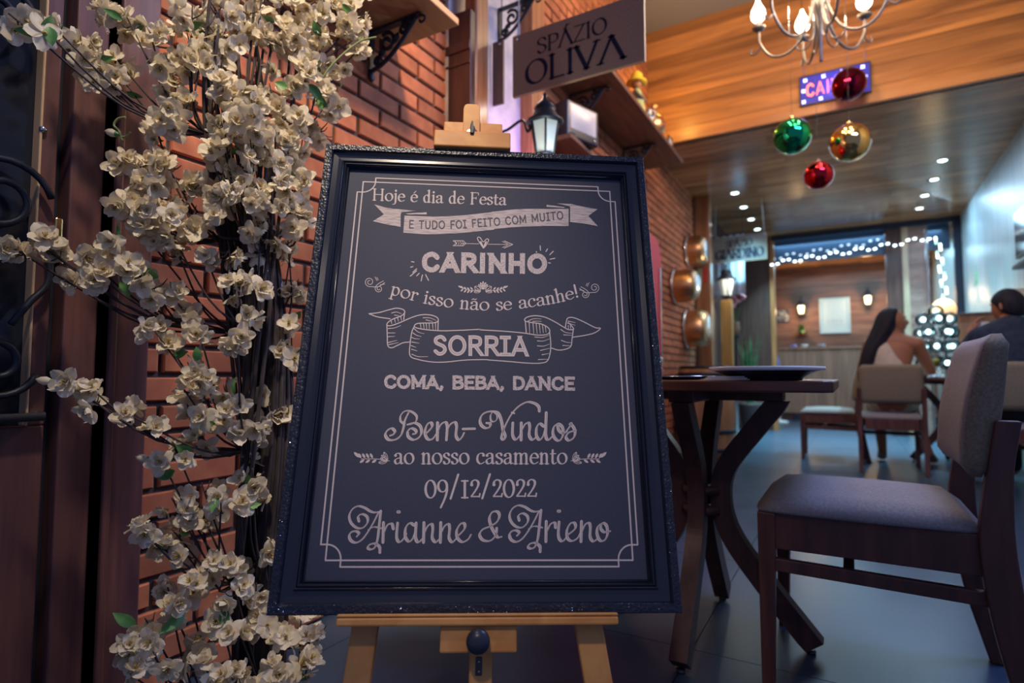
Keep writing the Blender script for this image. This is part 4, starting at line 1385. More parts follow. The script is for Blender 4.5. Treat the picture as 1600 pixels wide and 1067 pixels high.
# clusters: centre in the photograph's frame, radius, how many flowers, distance from the lens, leaves
CL = [
    # crown, right of the trunk
    (432, 12, 34, 7, 1.42, 1), (500, 18, 40, 10, 1.46, 2), (552, 30, 30, 6, 1.50, 1), (470, 62, 36, 9, 1.40, 1), (528, 78, 36, 8, 1.46, 2), (420, 60, 30, 5, 1.36, 1),
    (560, 2, 26, 4, 1.50, 0), (385, 22, 30, 5, 1.36, 1), (340, 20, 30, 4, 1.30, 1), (300, 30, 28, 5, 1.28, 1),
    (350, 60, 26, 4, 1.30, 0), (498, 118, 34, 8, 1.44, 1), (455, 120, 30, 6, 1.38, 1), (515, 158, 24, 5, 1.46, 2), (500, 205, 22, 4, 1.48, 2), (560, 78, 14, 2, 1.48, 0),
    # left arms of the crown
    (168, 18, 20, 4, 1.26, 0), (205, 40, 18, 3, 1.24, 1), (236, 55, 22, 4, 1.26, 1), (130, 78, 22, 4, 1.22, 1), (155, 112, 22, 5, 1.22, 1), (182, 92, 18, 3, 1.24, 0), (195, 128, 16, 2, 1.24, 2), (265, 92, 24, 5, 1.28, 0), (300, 70, 26, 4, 1.30, 1),
    (32, 36, 18, 2, 1.02, 0), (68, 44, 10, 1, 1.06, 3), (90, 48, 10, 1, 1.10, 0),
    # dense middle
    (360, 150, 34, 11, 1.26, 0), (395, 180, 34, 10, 1.26, 1), (350, 195, 26, 6, 1.24, 0), (310, 110, 24, 5, 1.28, 0), (262, 145, 20, 4, 1.28, 0), (280, 180, 26, 6, 1.26, 0), (245, 205, 20, 4, 1.24, 0), (330, 95, 22, 4, 1.30, 0),
    (425, 150, 24, 5, 1.36, 1), (450, 185, 26, 5, 1.38, 1), (430, 225, 32, 9, 1.30, 0), (470, 235, 24, 5, 1.40, 1), (395, 238, 28, 7, 1.26, 1), (352, 240, 24, 5, 1.26, 0),
    (200, 250, 22, 4, 1.22, 0), (228, 272, 24, 6, 1.22, 0), (262, 262, 26, 6, 1.24, 0), (285, 300, 24, 5, 1.24, 0), (345, 285, 30, 8, 1.24, 0), (385, 305, 30, 9, 1.24, 0), (425, 300, 30, 8, 1.30, 0), (462, 300, 26, 6, 1.36, 1), (470, 345, 22, 5, 1.38, 0),
    (195, 312, 18, 3, 1.20, 0), (222, 335, 26, 7, 1.20, 0), (255, 340, 28, 7, 1.22, 0), (300, 340, 26, 6, 1.24, 0), (335, 335, 22, 4, 1.26, 0), (402, 350, 20, 3, 1.28, 0), (225, 365, 24, 5, 1.22, 0), (268, 365, 20, 4, 1.22, 0),
    # the long arm to the left and the thinner middle
    (12, 382, 14, 2, 1.10, 0), (38, 398, 12, 2, 1.11, 0), (70, 388, 18, 3, 1.13, 0), (92, 402, 14, 2, 1.14, 0), (105, 438, 14, 2, 1.14, 0), (148, 428, 20, 4, 1.16, 0), (130, 400, 10, 1, 1.15, 0), (185, 420, 20, 4, 1.18, 1), (165, 388, 18, 3, 1.18, 1), (212, 425, 22, 4, 1.20, 0), (240, 450, 20, 3, 1.22, 1),
    (280, 400, 22, 4, 1.24, 0), (325, 410, 22, 4, 1.26, 0), (358, 392, 20, 3, 1.26, 0), (405, 395, 20, 4, 1.28, 0), (372, 445, 24, 5, 1.22, 0), (398, 448, 18, 3, 1.24, 0), (452, 410, 22, 4, 1.38, 0), (460, 450, 20, 4, 1.38, 0), (450, 380, 18, 3, 1.36, 0),
    (238, 512, 20, 4, 1.20, 0), (270, 465, 18, 3, 1.24, 1), (285, 500, 18, 3, 1.26, 0), (312, 520, 18, 3, 1.24, 0), (385, 495, 14, 2, 1.24, 0), (372, 527, 20, 5, 1.20, 0), (440, 555, 22, 5, 1.34, 2), (455, 510, 16, 2, 1.36, 1), (268, 545, 14, 2, 1.26, 2),
    (300, 580, 20, 5, 1.22, 2), (322, 595, 18, 3, 1.24, 1), (290, 612, 16, 3, 1.22, 0), (355, 612, 16, 2, 1.26, 1), (140, 605, 20, 4, 1.12, 0), (150, 630, 16, 2, 1.12, 0), (196, 645, 18, 3, 1.14, 0), (110, 600, 8, 1, 1.10, 0), (240, 675, 14, 2, 1.16, 0),
    (300, 645, 20, 3, 1.22, 1), (370, 650, 24, 5, 1.24, 1), (395, 665, 22, 4, 1.26, 0), (425, 610, 20, 4, 1.34, 1), (430, 655, 22, 4, 1.34, 0), (310, 680, 24, 4, 1.22, 0), (415, 690, 22, 4, 1.32, 0), (380, 690, 18, 2, 1.26, 0),
    # lower third
    (280, 715, 24, 5, 1.20, 2), (255, 725, 14, 1, 1.18, 0), (320, 770, 22, 5, 1.22, 1), (275, 790, 18, 4, 1.20, 0), (290, 805, 14, 2, 1.20, 0), (345, 795, 16, 1, 1.18, 0), (375, 785, 18, 3, 1.22, 1), (395, 745, 18, 3, 1.24, 1), (315, 815, 16, 2, 1.24, 0), (222, 826, 16, 2, 1.14, 0), (395, 715, 14, 2, 1.26, 0),
    (280, 840, 22, 4, 1.20, 1), (258, 860, 18, 3, 1.18, 1), (290, 865, 18, 3, 1.20, 0), (325, 890, 24, 5, 1.20, 0), (355, 895, 18, 3, 1.22, 0), (385, 890, 18, 3, 1.26, 1), (415, 860, 14, 2, 1.28, 0), (415, 790, 16, 2, 1.30, 0),
    (265, 930, 20, 4, 1.18, 0), (295, 920, 20, 3, 1.20, 0), (370, 930, 24, 5, 1.20, 0), (400, 925, 18, 3, 1.24, 0), (345, 965, 20, 4, 1.20, 1), (270, 955, 22, 4, 1.16, 1), (375, 990, 20, 4, 1.20, 0), (315, 1005, 20, 4, 1.18, 0),
    (235, 980, 24, 5, 1.14, 1), (215, 1010, 24, 5, 1.12, 0), (245, 1030, 24, 5, 1.12, 0), (200, 1050, 20, 4, 1.12, 0), (300, 1045, 22, 4, 1.16, 0), (360, 1055, 22, 4, 1.16, 0), (420, 970, 20, 4, 1.24, 0), (470, 975, 24, 5, 1.30, 1), (440, 1010, 22, 4, 1.24, 0), (480, 1005, 18, 3, 1.28, 1), (465, 1040, 24, 5, 1.22, 1), (425, 1050, 20, 3, 1.20, 0), (495, 985, 12, 1, 1.30, 0),
    (300, 1110, 60, 6, 1.14, 1), (420, 1110, 50, 5, 1.16, 1),
]


def rq(r, toward, spread=0.9):
    d = (toward + V3((r.gauss(0, spread), r.gauss(0, spread), r.gauss(0, spread) * .8))).normalized()
    return d.to_track_quat('Z', 'Y') @ Quaternion((0, 0, 1), r.uniform(0, 6.28))


fl = []
centres = []
rb = random.Random(21)
leaves = []
for (cx, cy, cr, n, dist, nl) in CL:
    c3 = at(cx, cy, 'D', dist)
    if c3.x < XW + .06:
        c3 = CPOS + (c3 - CPOS) * ((XW + .06) / c3.x)
    centres.append((c3, cr / FPX * dist))
    n = int(round(n * (1.25 if cy < 360 else .80) + .2))
    for k in range(n):
        a, rr = rb.uniform(0, 2 * PI), cr * math.sqrt(rb.uniform(0, 1)) * .95
        p = at(cx + rr * math.cos(a), cy + rr * math.sin(a), 'D', dist + rb.gauss(0, .025))
        if p.x < XW + .035:
            p = CPOS + (p - CPOS) * ((XW + .035) / p.x)
        tow = ((CPOS - p).normalized() * .75 + (p - c3).normalized() * .5 + V3((0, 0, .15)))
        fl.append((p, rq(rb, tow, .55), rb.choice((0, 0, 1, 1, 2, 3)), rb.uniform(.85, 1.22)))
    for k in range(nl):
        a, rr = rb.uniform(0, 2 * PI), cr * .9
        p = at(cx + rr * math.cos(a), cy + rr * math.sin(a), 'D', dist - .01)
        if p.x < XW + .03:
            p = CPOS + (p - CPOS) * ((XW + .03) / p.x)
        leaves.append((p, rq(rb, (CPOS - p).normalized(), .5), rb.randrange(2), rb.uniform(.7, 1.15)))

def view_score(p):
    d = p - CPOS
    z = d.dot(_fw)
    x = 800 + FPX * d.dot(_rt) / z
    y = 533.5 - FPX * d.dot(_up) / z
    inside = 0 if (-10 < x < 600 and -10 < y < 1077) else 9
    # flowers standing alone read as the largest
    near = sum(1 for q, _, _, _ in fl if (q - p).length < .045)
    return inside + near * .1 + z * .5
fl.sort(key=lambda t: view_score(t[0]))
for i, (p, q, k, s) in enumerate(fl[:100]):
    o = bpy.data.objects.new('blossom', BL_[k])
    COL.objects.link(o)
    o.parent = tree
    o.location = p - TB
    o.rotation_mode = 'QUATERNION'
    o.rotation_quaternion = q
    o.scale = (s, s, s)
bm = NB()
for (p, q, k, s) in fl[100:]:
    tmp = BL_[k]
    mt = Matrix.Translation(p - TB) @ q.to_matrix().to_4x4() @ Matrix.Scale(s, 4)
    n0 = len(bm.verts)
    bm.from_mesh(tmp)
    bm.verts.ensure_lookup_table()
    for v in bm.verts[n0:]:
        v.co = mt @ v.co
me = bpy.data.meshes.new('blossom_mass')
bm.to_mesh(me)
bm.free()
me.materials.append(M['petal'])
me.materials.append(M['stamen'])
o = bpy.data.objects.new('blossom_mass', me)
COL.objects.link(o)
o.parent = tree
o['kind'] = 'stuff'
for (p, q, k, s) in leaves[:90]:
    o = bpy.data.objects.new('leaf', LF[k])
    COL.objects.link(o)
    o.parent = tree
    o.location = p - TB
    o.rotation_mode = 'QUATERNION'
    o.rotation_quaternion = q
    o.scale = (s, s, s)
for (px, py, d) in ((82, 597, 1.10), (100, 598, 1.10), (562, 62, 1.47), (184, 210, 1.2), (233, 718, 1.17), (630, 58, 1.5)):
    if px > 600:
        continue
    p = at(px, py, 'D', d)
    o = bpy.data.objects.new('bud', BUD)
    COL.objects.link(o)
    o.parent = tree
    o.location = p - TB
    o.rotation_mode = 'QUATERNION'
    o.rotation_quaternion = rq(rb, V3((0, 0, .3)) + (-_rt), .2)

# trunk: a bundle of thin dark stems
bm = NB()
stems = []
TC = [at(408, 1180, 'D', 1.30), at(408, 900, 'D', 1.31), at(412, 700, 'D', 1.32), at(408, 520, 'D', 1.34), at(398, 380, 'D', 1.36), at(388, 230, 'D', 1.38), at(380, 90, 'D', 1.40), at(372, -80, 'D', 1.42)]
TC[0].z = 0.0
for k in range(44):
    a = 2 * PI * k / 44 * 2.4
    rr = .012 + .056 * ((k * 7) % 44) / 44
    pts = []
    for i, c in enumerate(TC):
        f = 1 + (.06 * i if i < 4 else .24 + .45 * (i - 4))
        aa = a + i * .5
        pts.append(c - TB + V3((rr * f * math.cos(aa) * .9, rr * f * math.sin(aa) * .9, 0)))
    m_ = len(pts) - (k % 3)
    tube(bm, pts[:m_], [.0062 - .0005 * i for i in range(m_)], 6, 5)
    stems.append(pts)
lathe(bm, [(.0, 0), (.13, 0), (.13, .012), (.05, .02), (.04, .10), (.0, .10)], 20, TC[0] - TB)
finish(bm, 'trunk', M['bark'], tree)
# branches from the bundle out to the flower clusters
for i, (c3, cr) in enumerate(centres):
    lc = c3 - TB
    best = None
    for st in stems[::2]:
        for q in st:
            dz = lc.z - q.z
            if dz < .02:
                continue
            d = (q - lc).length + abs(dz - .16) * .6
            if best is None or d < best[0]:
                best = (d, q)
    if best is None:
        best = (0, stems[0][0])
    q = best[1]
    mid = q.lerp(lc, .5) + V3((rb.uniform(-.02, .02), rb.uniform(-.02, .02), -.02 - .06 * (lc - q).length))
    pts = [q, mid, lc, lc + (lc - mid).normalized() * cr * .8]
    if any((p + TB).x < XW + .01 for p in pts):
        pts = [V3((max(p.x, XW + .02 - TB.x), p.y, p.z)) for p in pts]
    bm = NB()
    tube(bm, pts, [.0030, .0023, .0017, .0010], 6, 4)
    for k in range(2):
        e_ = lc + V3((rb.uniform(-1, 1), rb.uniform(-1, 1), rb.uniform(-.6, 1))) * cr * .9
        e_.x = max(e_.x, XW + .02 - TB.x)
        tube(bm, [pts[2], pts[2].lerp(e_, .6) + V3((0, 0, -.006)), e_], [.0018, .0014, .0009], 5, 3)
    if i < 96:
        finish(bm, 'branch', M['bark'], tree)
    else:
        if i == 96:
            rest = NB()
        me_ = bpy.data.meshes.new('tmp')
        bm.to_mesh(me_)
        bm.free()
        rest.from_mesh(me_)
        bpy.data.meshes.remove(me_)
if len(centres) > 96:
    o = finish(rest, 'twig_mass', M['bark'], tree)
    o['kind'] = 'stuff'
# pale curled tendrils
for pts in ([(192, 222, 1.2), (186, 205, 1.2), (178, 196, 1.2), (184, 186, 1.2), (196, 183, 1.2)], [(190, 215, 1.2), (199, 212, 1.2), (204, 206, 1.2)], [(492, 140, 1.42), (520, 100, 1.43), (560, 66, 1.46), (588, 58, 1.47)]):
    bm = NB()
    tube(bm, [at(*p[:2], 'D', p[2]) - TB for p in pts], .0024, 6, 4)
    finish(bm, 'tendril', mat('pale_green_stem', (0.20, 0.22, 0.08), 0.6), tree)

# ================================================================== THINGS ON AND ALONG THE LEFT WALL
def slab(name, label, cat, x0, y0, z0, x1, y1, z1, m, bevel=.004, group=None):
    bm = NB()
    cx, cy, cz = (x0 + x1) / 2, (y0 + y1) / 2, z0
    box(bm, x0 - cx, y0 - cy, 0, x1 - cx, y1 - cy, z1 - z0)
    o = finish(bm, name, m, bevel=bevel)
    o.location = (cx, cy, cz)
    return tag(o, label, cat, group)


def scroll_bracket(label, x, y, z, ln=.22, ht=.20, group='wrought iron shelf brackets'):
    """ornate iron bracket on the wall, top at z, arm reaching +X"""
    t = thing('shelf_bracket', label, 'bracket', (x, y, z), 0, group)
    bm = NB()
    box(bm, .001, -.012, -ht, .008, .012, -.002)
    sphere(bm, (.006, 0, -ht), .013, 10, 6, sc=(.7, 1, 1.6))
    finish(bm, 'wall_plate', M['iron'], t)
    bm = NB()
    box(bm, .001, -.012, -.010, ln, .012, -.002)
    tube(bm, [(ln - .01, 0, -.010), (ln + .012, 0, -.016), (ln + .016, 0, -.030), (ln, 0, -.036), (ln - .008, 0, -.026)], .0045, 6, 4)
    finish(bm, 'arm', M['iron'], t)
    bm = NB()
    pts = []
    for i in range(23):
        u = i / 22
        pts.append((.012 + (ln - .03) * u, 0, -ht * .86 + (ht * .84) * u ** 1.7))
    tube(bm, pts, .0080, 6)
    for cx, cz, r0, a0, sg in ((ln * .34, -ht * .36, ht * .22, 2.2, -1), (ln * .66, -ht * .20, ht * .13, 1.8, -1), (ln * .15, -ht * .70, ht * .10, 0, 1)):
        sp = []
        for i in range(25):
            u = i / 24
            a = a0 + sg * 2 * PI * 1.4 * u
            r = r0 * (1 - .78 * u)
            sp.append((cx + r * math.cos(a), 0, cz + r * math.sin(a)))
        tube(bm, sp, .0072, 6)
    for lx, lz, a in ((ln * .52, -ht * .34, .5), (ln * .24, -ht * .55, 1.2), (ln * .80, -ht * .13, .2)):
        mt = Matrix.Rotation(a, 3, 'Y')
        lathe(bm, [(.001, -.022), (.010, -.008), (.012, .004), (.001, .022)], 8, (lx, 0, lz), mat=mt)
    finish(bm, 'scrollwork', M['iron'], t)
    return t


# upper front shelf on the brick wall
M['warm_shelf'] = noisy('warm_shelf_wood', (0.34, 0.20, 0.10), (0.46, 0.28, 0.14), scale=(8, .8, 8), nscale=3, rough=0.5)
slab('wall_shelf', 'pale wooden shelf board high on the brick wall above the blossom tree', 'shelf', XW + .004, .86, 2.035, -1.175, 1.632, 2.062, M['warm_shelf'])
scroll_bracket('ornate black iron bracket under the pale shelf on the brick wall', XW + .005, 1.50, 2.033, ln=.235, ht=.17)
# long upper shelf and the small lower shelf beyond the pillar
slab('wall_shelf', 'long dark wooden shelf high on the left wall carrying the yellow-hatted figurine', 'shelf', XW + .004, 2.76, 2.555, -1.145, 4.80, 2.585, M['shelf_wood'])
scroll_bracket('ornate black iron bracket under the long dark shelf, nearer of two', XW + .005, 3.25, 2.553, ln=.25, ht=.22)
scroll_bracket('ornate black iron bracket under the long dark shelf, farther of two', XW + .005, 4.25, 2.553, ln=.25, ht=.22)
slab('wall_shelf', 'short wooden shelf behind the wall lantern with the little old television on it', 'shelf', XW + .004, 2.755, 2.05, -1.245, 3.55, 2.078, M['shelf_wood'])
scroll_bracket('ornate black iron bracket high on the white plaster above the hanging sign', XW + .013, 2.38, 2.62, ln=.22, ht=.19)

# small old television
tv = thing('television', 'small old tube television with a grey blank screen on the short wall shelf', 'television', (-1.345, 2.935, 2.0785), -.30)
bm = NB()
box(bm, -.11, -.135, 0, .115, .135, .205)
finish(bm, 'casing', M['black_plastic'], tv, bevel=.012, seg=3)
bm = NB()
g = []
for i in range(9):
    row = []
    for j in range(9):
        u, v = i / 8 * 2 - 1, j / 8 * 2 - 1
        row.append(bm.verts.new((.1165 + .013 * (1 - u * u) * (1 - v * v), u * .108, .118 + v * .070)))
    g.append(row)
for i in range(8):
    for j in range(8):
        bm.faces.new((g[i][j], g[i + 1][j], g[i + 1][j + 1], g[i][j + 1]))
finish(bm, 'screen', mat('blank_screen', (0.62, 0.58, 0.58), 0.3), tv, smooth=True)
for y in (-.10, -.075, .095):
    bm = NB()
    lathe(bm, [(0, 0), (.008, 0), (.007, .008), (0, .008)], 12, (.115, y, .026), mat=Matrix.Rotation(PI / 2, 3, 'Y'))
    finish(bm, 'knob', M['steel'], tv)

# things on the long shelf
ZS = 2.5855
fg = thing('figurine', 'small standing figurine with a bright yellow hat on the long shelf', 'figurine', (-1.215, 3.80, ZS))
bm = NB()
lathe(bm, [(.0, 0), (.058, 0), (.06, .02), (.046, .10), (.030, .17), (.014, .185), (.0, .19)], 16)
finish(bm, 'robe', noisy('pale_green_cloth', (0.36, 0.40, 0.16), (0.52, 0.52, 0.28), nscale=25, rough=.7), fg)
bm = NB()
sphere(bm, (0, 0, .215), .035, 14, 10)
finish(bm, 'head', M['skin'], fg)
bm = NB()
lathe(bm, [(.0, .228), (.072, .226), (.070, .236), (.044, .245), (.040, .285), (.022, .305), (.0, .308)], 18)
finish(bm, 'hat', mat('yellow_hat', (0.85, 0.55, 0.04), 0.6), fg)
bm = NB()
tube(bm, [(.0, -.035, .155), (.03, -.052, .115), (.055, -.02, .10)], [.013, .012, .009], 8, 4)
tube(bm, [(.0, .035, .155), (.03, .052, .115), (.055, .02, .10)], [.013, .012, .009], 8, 4)
finish(bm, 'arms', mat('figurine_sleeve', (0.16, 0.17, 0.15), 0.7), fg)
cr_ = thing('pitcher', 'tiny blue and white pitcher beside the yellow-hatted figurine', 'pitcher', (-1.185, 3.98, ZS))
bm = NB()
lathe(bm, [(.0, 0), (.022, 0), (.034, .025), (.032, .05), (.016, .075), (.020, .10), (.017, .10), (.012, .075)], 16)
finish(bm, 'body', noisy('blue_white_glaze', (0.08, 0.16, 0.40), (0.72, 0.76, 0.78), nscale=30, rough=.25, lo=.45, hi=.5), cr_)
bm = NB()
tube(bm, [(.018, 0, .09), (.042, 0, .085), (.046, 0, .055), (.032, 0, .03)], .004, 6, 5)
finish(bm, 'handle', M['white'], cr_)
cj = thing('jug', 'round copper lidded jug on the long shelf', 'jug', (-1.225, 4.22, ZS))
bm = NB()
lathe(bm, [(.0, 0), (.05, 0), (.085, .04), (.094, .085), (.08, .13), (.05, .155), (.042, .165), (.0, .166)], 22)
finish(bm, 'body', M['copper'], cj)
bm = NB()
lathe(bm, [(.046, .166), (.04, .185), (.014, .20), (.0, .2)], 18)
sphere(bm, (0, 0, .225), .030, 14, 8)
finish(bm, 'lid', M['copper'], cj)
pf_ = thing('framed_photo', 'small standing framed photo at the far end of the long shelf', 'picture frame', (-1.20, 4.62, ZS))
bm = NB()
for a in ((-.012, -.065, 0, .004, .065, .012), (-.012, -.065, .128, .004, .065, .14), (-.012, -.065, .012, .004, -.053, .128), (-.012, .053, .012, .004, .065, .128)):
    box(bm, *a)
finish(bm, 'frame', M['shelf_wood'], pf_, bevel=.002)
bm = NB()
box(bm, -.010, -.053, .012, -.002, .053, .128)
finish(bm, 'picture', M['paper'], pf_)
bm = NB()
bar(bm, (-.012, 0, .10), (-.06, 0, .003), .02, .004)
finish(bm, 'stand', M['shelf_wood'], pf_)


# lanterns
def lantern(t, s, arm=None, hot=True):
    bm = NB()
    for r0, z0, r1, z1 in ((.040, .0, .062, .135),):
        for k in range(6):
            a, b = 2 * PI * k / 6, 2 * PI * (k + 1) / 6
            ps = [V3((r0 * math.cos(a), r0 * math.sin(a), z0)), V3((r0 * math.cos(b), r0 * math.sin(b), z0)), V3((r1 * math.cos(b), r1 * math.sin(b), z1)), V3((r1 * math.cos(a), r1 * math.sin(a), z1))]
            bm.faces.new([bm.verts.new(p * s) for p in ps])
    finish(bm, 'glass_shade', M['lamp_glass'], t)
    bm = NB()
    for k in range(6):
        a = 2 * PI * k / 6
        tube(bm, [V3((.041 * math.cos(a), .041 * math.sin(a), 0)) * s, V3((.063 * math.cos(a), .063 * math.sin(a), .135)) * s], .0045 * s, 6)
    lathe(bm, [(0, -.035 * s), (.006 * s, -.034 * s), (.010 * s, -.022 * s), (.005 * s, -.016 * s), (.036 * s, -.008 * s), (.044 * s, .001 * s), (.0, .001 * s)], 12)
    lathe(bm, [(.0, .134 * s), (.078 * s, .134 * s), (.082 * s, .142 * s), (.060 * s, .160 * s), (.046 * s, .188 * s), (.042 * s, .196 * s), (.048 * s, .202 * s), (.034 * s, .222 * s), (.014 * s, .238 * s), (.008 * s, .252 * s), (.011 * s, .262 * s), (.0, .274 * s)], 12)
    finish(bm, 'metal_frame', M['iron'], t)
    bm = NB()
    lathe(bm, [(.0, .004 * s), (.012 * s, .006 * s), (.016 * s, .02 * s), (.016 * s, .04 * s), (.009 * s, .055 * s), (.0, .06 * s)], 12)
    finish(bm, 'bulb', M['lamp_hot'], t)
    if arm:
        bm = NB()
        ax, az = arm
        lathe(bm, [(.0, -.006), (.034, -.006), (.034, .006), (.0, .010)], 16, (ax + .008, 0, az), mat=Matrix.Rotation(PI / 2, 3, 'Y'))
        tube(bm, [(ax + .01, 0, az), (ax * .6, 0, az - .05), (ax * .32, 0, az - .02), (-.085 * s, 0, .12 * s), (-.060 * s, 0, .150 * s)], .0065, 8, 5)
        finish(bm, 'wall_arm', M['iron'], t)
    return t


lt = lantern(thing('wall_lantern', 'black carriage lantern with lit frosted panes just above the board\'s upper right corner', 'lantern', (-1.108, 2.18, 1.732)), 1.02, arm=(XW + .013 + 1.108, .20))
lamp('wall_lantern_light', 'POINT', (-1.04, 2.10, 1.64), 2.2, (0.92, 1.0, 0.95), 0.05)
lp = lantern(thing('post_lantern', 'lit black lantern on top of the yellowish wooden post at the far left wall', 'lantern', (-1.095, 6.375, 1.625)), 1.25)
lamp('post_lantern_light', 'POINT', (-0.98, 6.26, 1.75), 3.5, (1.0, 0.92, 0.75), 0.05)
slab('lantern_post', 'yellowish square wooden post carrying the far lantern', 'post', -1.150, 6.32, 0, -1.040, 6.43, 1.578, noisy('ochre_wood', (0.34, 0.21, 0.06), (0.46, 0.29, 0.09), scale=(10, 10, 1), nscale=3, rough=.5), .006)

# hanging wooden name signs
SIGN_F = noisy('sign_board_face', (0.29, 0.21, 0.15), (0.37, 0.27, 0.19), nscale=140, rough=.8)
SIGN_E = mat('sign_board_edge', (0.50, 0.32, 0.18), 0.6)
SIGN_I = mat('sign_letter', (0.022, 0.026, 0.050), 0.95, spec=0.05)


def name_sign(label, x0, x1, z0, z1, y, lines, chain_to, face=None, group=None):
    w, h = x1 - x0, z1 - z0
    t = thing('hanging_sign', label, 'sign', (x0, y, z0), 0, group)
    bm = NB()
    box(bm, 0, 0, .003, w, .016, h, 0)
    box(bm, 0, 0, 0, w, .016, .003, 1)
    box(bm, w, 0, 0, w + .003, .016, h, 1)
    finish(bm, 'board', [face or SIGN_F, SIGN_E], t)
    for txt, (fx0, fx1), fb, cap, wt in lines:
        ink = Ink(lambda x, z, l: (x, -.0006 - l, z))
        ad = [CAPS[c][0] for c in txt]
        # right-reading with z upwards
        tot = sum(ad)
        x = 0
        for c, a in zip(txt, ad):
            for kind, pts in CAPS[c][1]:
                pp = [(fx0 * w + (x + p[0]) / tot * (fx1 - fx0) * w, fb * h + p[1] * cap * h) for p in pts]
                pp2 = [(p[0], -p[1]) for p in pp]
                k2 = Ink(None)
                if kind == 'o':
                    k2.ribbon(pp2, wt, 20, .42, 4, 0, closed=True)
                elif kind == 's':
                    k2.ribbon(pp2, wt, 20, .42, 5, 0)
                else:
                    k2.ribbon(pp2, wt, 20, .42, 0, 0)
                    d = V3((pp2[1][0] - pp2[0][0], pp2[1][1] - pp2[0][1], 0))
                    if abs(d.y) > abs(d.x) * .8:
                        for q in pp2:
                            k2.ribbon([(q[0] - wt * .75, q[1]), (q[0] + wt * .75, q[1])], wt * .35, None, 1, 0)
                for q, lf, mi in k2.q:
                    ink.q.append(([V3((v.x, -v.y, 0)) for v in q], ink.lift, 0))
                ink.lift += 2e-6
            x += a
        ink.build('lettering', SIGN_I, t)
    for fx in (.045, .965):
        bm = NB()
        lathe(bm, [(0, 0), (.007, 0), (.006, .004), (0, .005)], 12, (fx * w, -.0005, h - .022), mat=Matrix.Rotation(PI / 2, 3, 'X'))
        finish(bm, 'screw', M['steel'], t)
        bm = NB()
        tube(bm, [(fx * w, .006, h), (fx * w + (.02 if fx < .5 else -.02), .006, chain_to - z0)], .003, 6)
        finish(bm, 'cord', M['white'], t)
    return t


name_sign('hanging brown sign board reading SPÁZIO OLIVA', -1.282, -.672, 2.040, 2.325, 2.2,
          [('SPÁZIO', (.20, .75), .585, .24, .011), ('OLIVΛ', (.10, .87), .13, .37, .019)], ZU)
name_sign('hanging grey sign board reading SPÁZIO GIARDINO near the far end of the room', -1.365, -.772, 2.118, 2.425, 7.1,
          [('SPÁZIO', (.25, .75), .58, .24, .016), ('GIΛRDINO', (.05, .95), .14, .34, .024)], ZC,
          face=noisy('grey_sign_face', (0.14, 0.135, 0.135), (0.19, 0.185, 0.18), nscale=100, rough=.8))
pq = thing('hanging_plaque', 'plain dark hanging plaque by the white plaster, left of the larger sign', 'sign', (-1.455, 2.3, 2.085))
bm = NB()
box(bm, 0, 0, 0, .062, .014, .315)
finish(bm, 'board', M['dark_wood'], pq, bevel=.002)
bm = NB()
lathe(bm, [(0, 0), (.006, 0), (.005, .004), (0, .005)], 12, (.045, -.0005, .295), mat=Matrix.Rotation(PI / 2, 3, 'X'))
finish(bm, 'screw', M['steel'], pq)
bm = NB()
tube(bm, [(.045, .007, .314), (.050, .007, .40), (.035, .007, ZU - 2.085)], .0025, 6)
finish(bm, 'chain', M['iron'], pq)

# red refrigerator with a rounded top
fr = thing('refrigerator', 'red rounded retro refrigerator against the brick wall behind the board', 'refrigerator', (-1.215, 3.16, 0))
RED = mat('red_enamel', (0.52, 0.022, 0.028), 0.5, spec=.2)
def rounded_slab(bm, x0, x1, hw, z0, z1, r, n=8):
    pr = [(-hw, z0), (hw, z0)]
    for k in range(n + 1):
        a = PI / 2 * k / n
        pr.append((hw - r + r * math.cos(a), z1 - r + r * math.sin(a)))
    for k in range(n + 1):
        a = PI / 2 + PI / 2 * k / n
        pr.append((-hw + r + r * math.cos(a), z1 - r + r * math.sin(a)))
    A = [bm.verts.new((x0, y, z)) for y, z in pr]
    B = [bm.verts.new((x1, y, z)) for y, z in pr]
    bm.faces.new(A); bm.faces.new(list(reversed(B)))
    for i in range(len(pr)):
        bm.faces.new((A[i], A[(i + 1) % len(pr)], B[(i + 1) % len(pr)], B[i]))
bm = NB()
rounded_slab(bm, -.25, .215, .26, .06, 1.60, .14)
finish(bm, 'cabinet', RED, fr, bevel=.012, seg=3)
bm = NB()
rounded_slab(bm, .219, .262, .256, .09, 1.59, .138)
d_ = finish(bm, 'door', RED, fr, bevel=.014, seg=3)
bm = NB()
tube(bm, [(.262, -.20, 1.02), (.292, -.20, 1.06), (.292, -.20, 1.30), (.262, -.20, 1.34)], .010, 8, 4)
finish(bm, 'handle', M['steel'], d_)
bm = NB()
box(bm, .262, -.24, .86, .268, .24, .885)
box(bm, .262, .205, .20, .267, .222, 1.42)  # upright strip stands in for the door's long reflected highlight
finish(bm, 'chrome_highlight_strip', M['steel'], d_, bevel=.002)
bm = NB()
for x in (-.2, .18):
    for y in (-.21, .21):
        lathe(bm, [(0, 0), (.022, 0), (.018, .062), (0, .062)], 10, (x, y, 0))
finish(bm, 'feet', M['black_plastic'], fr)


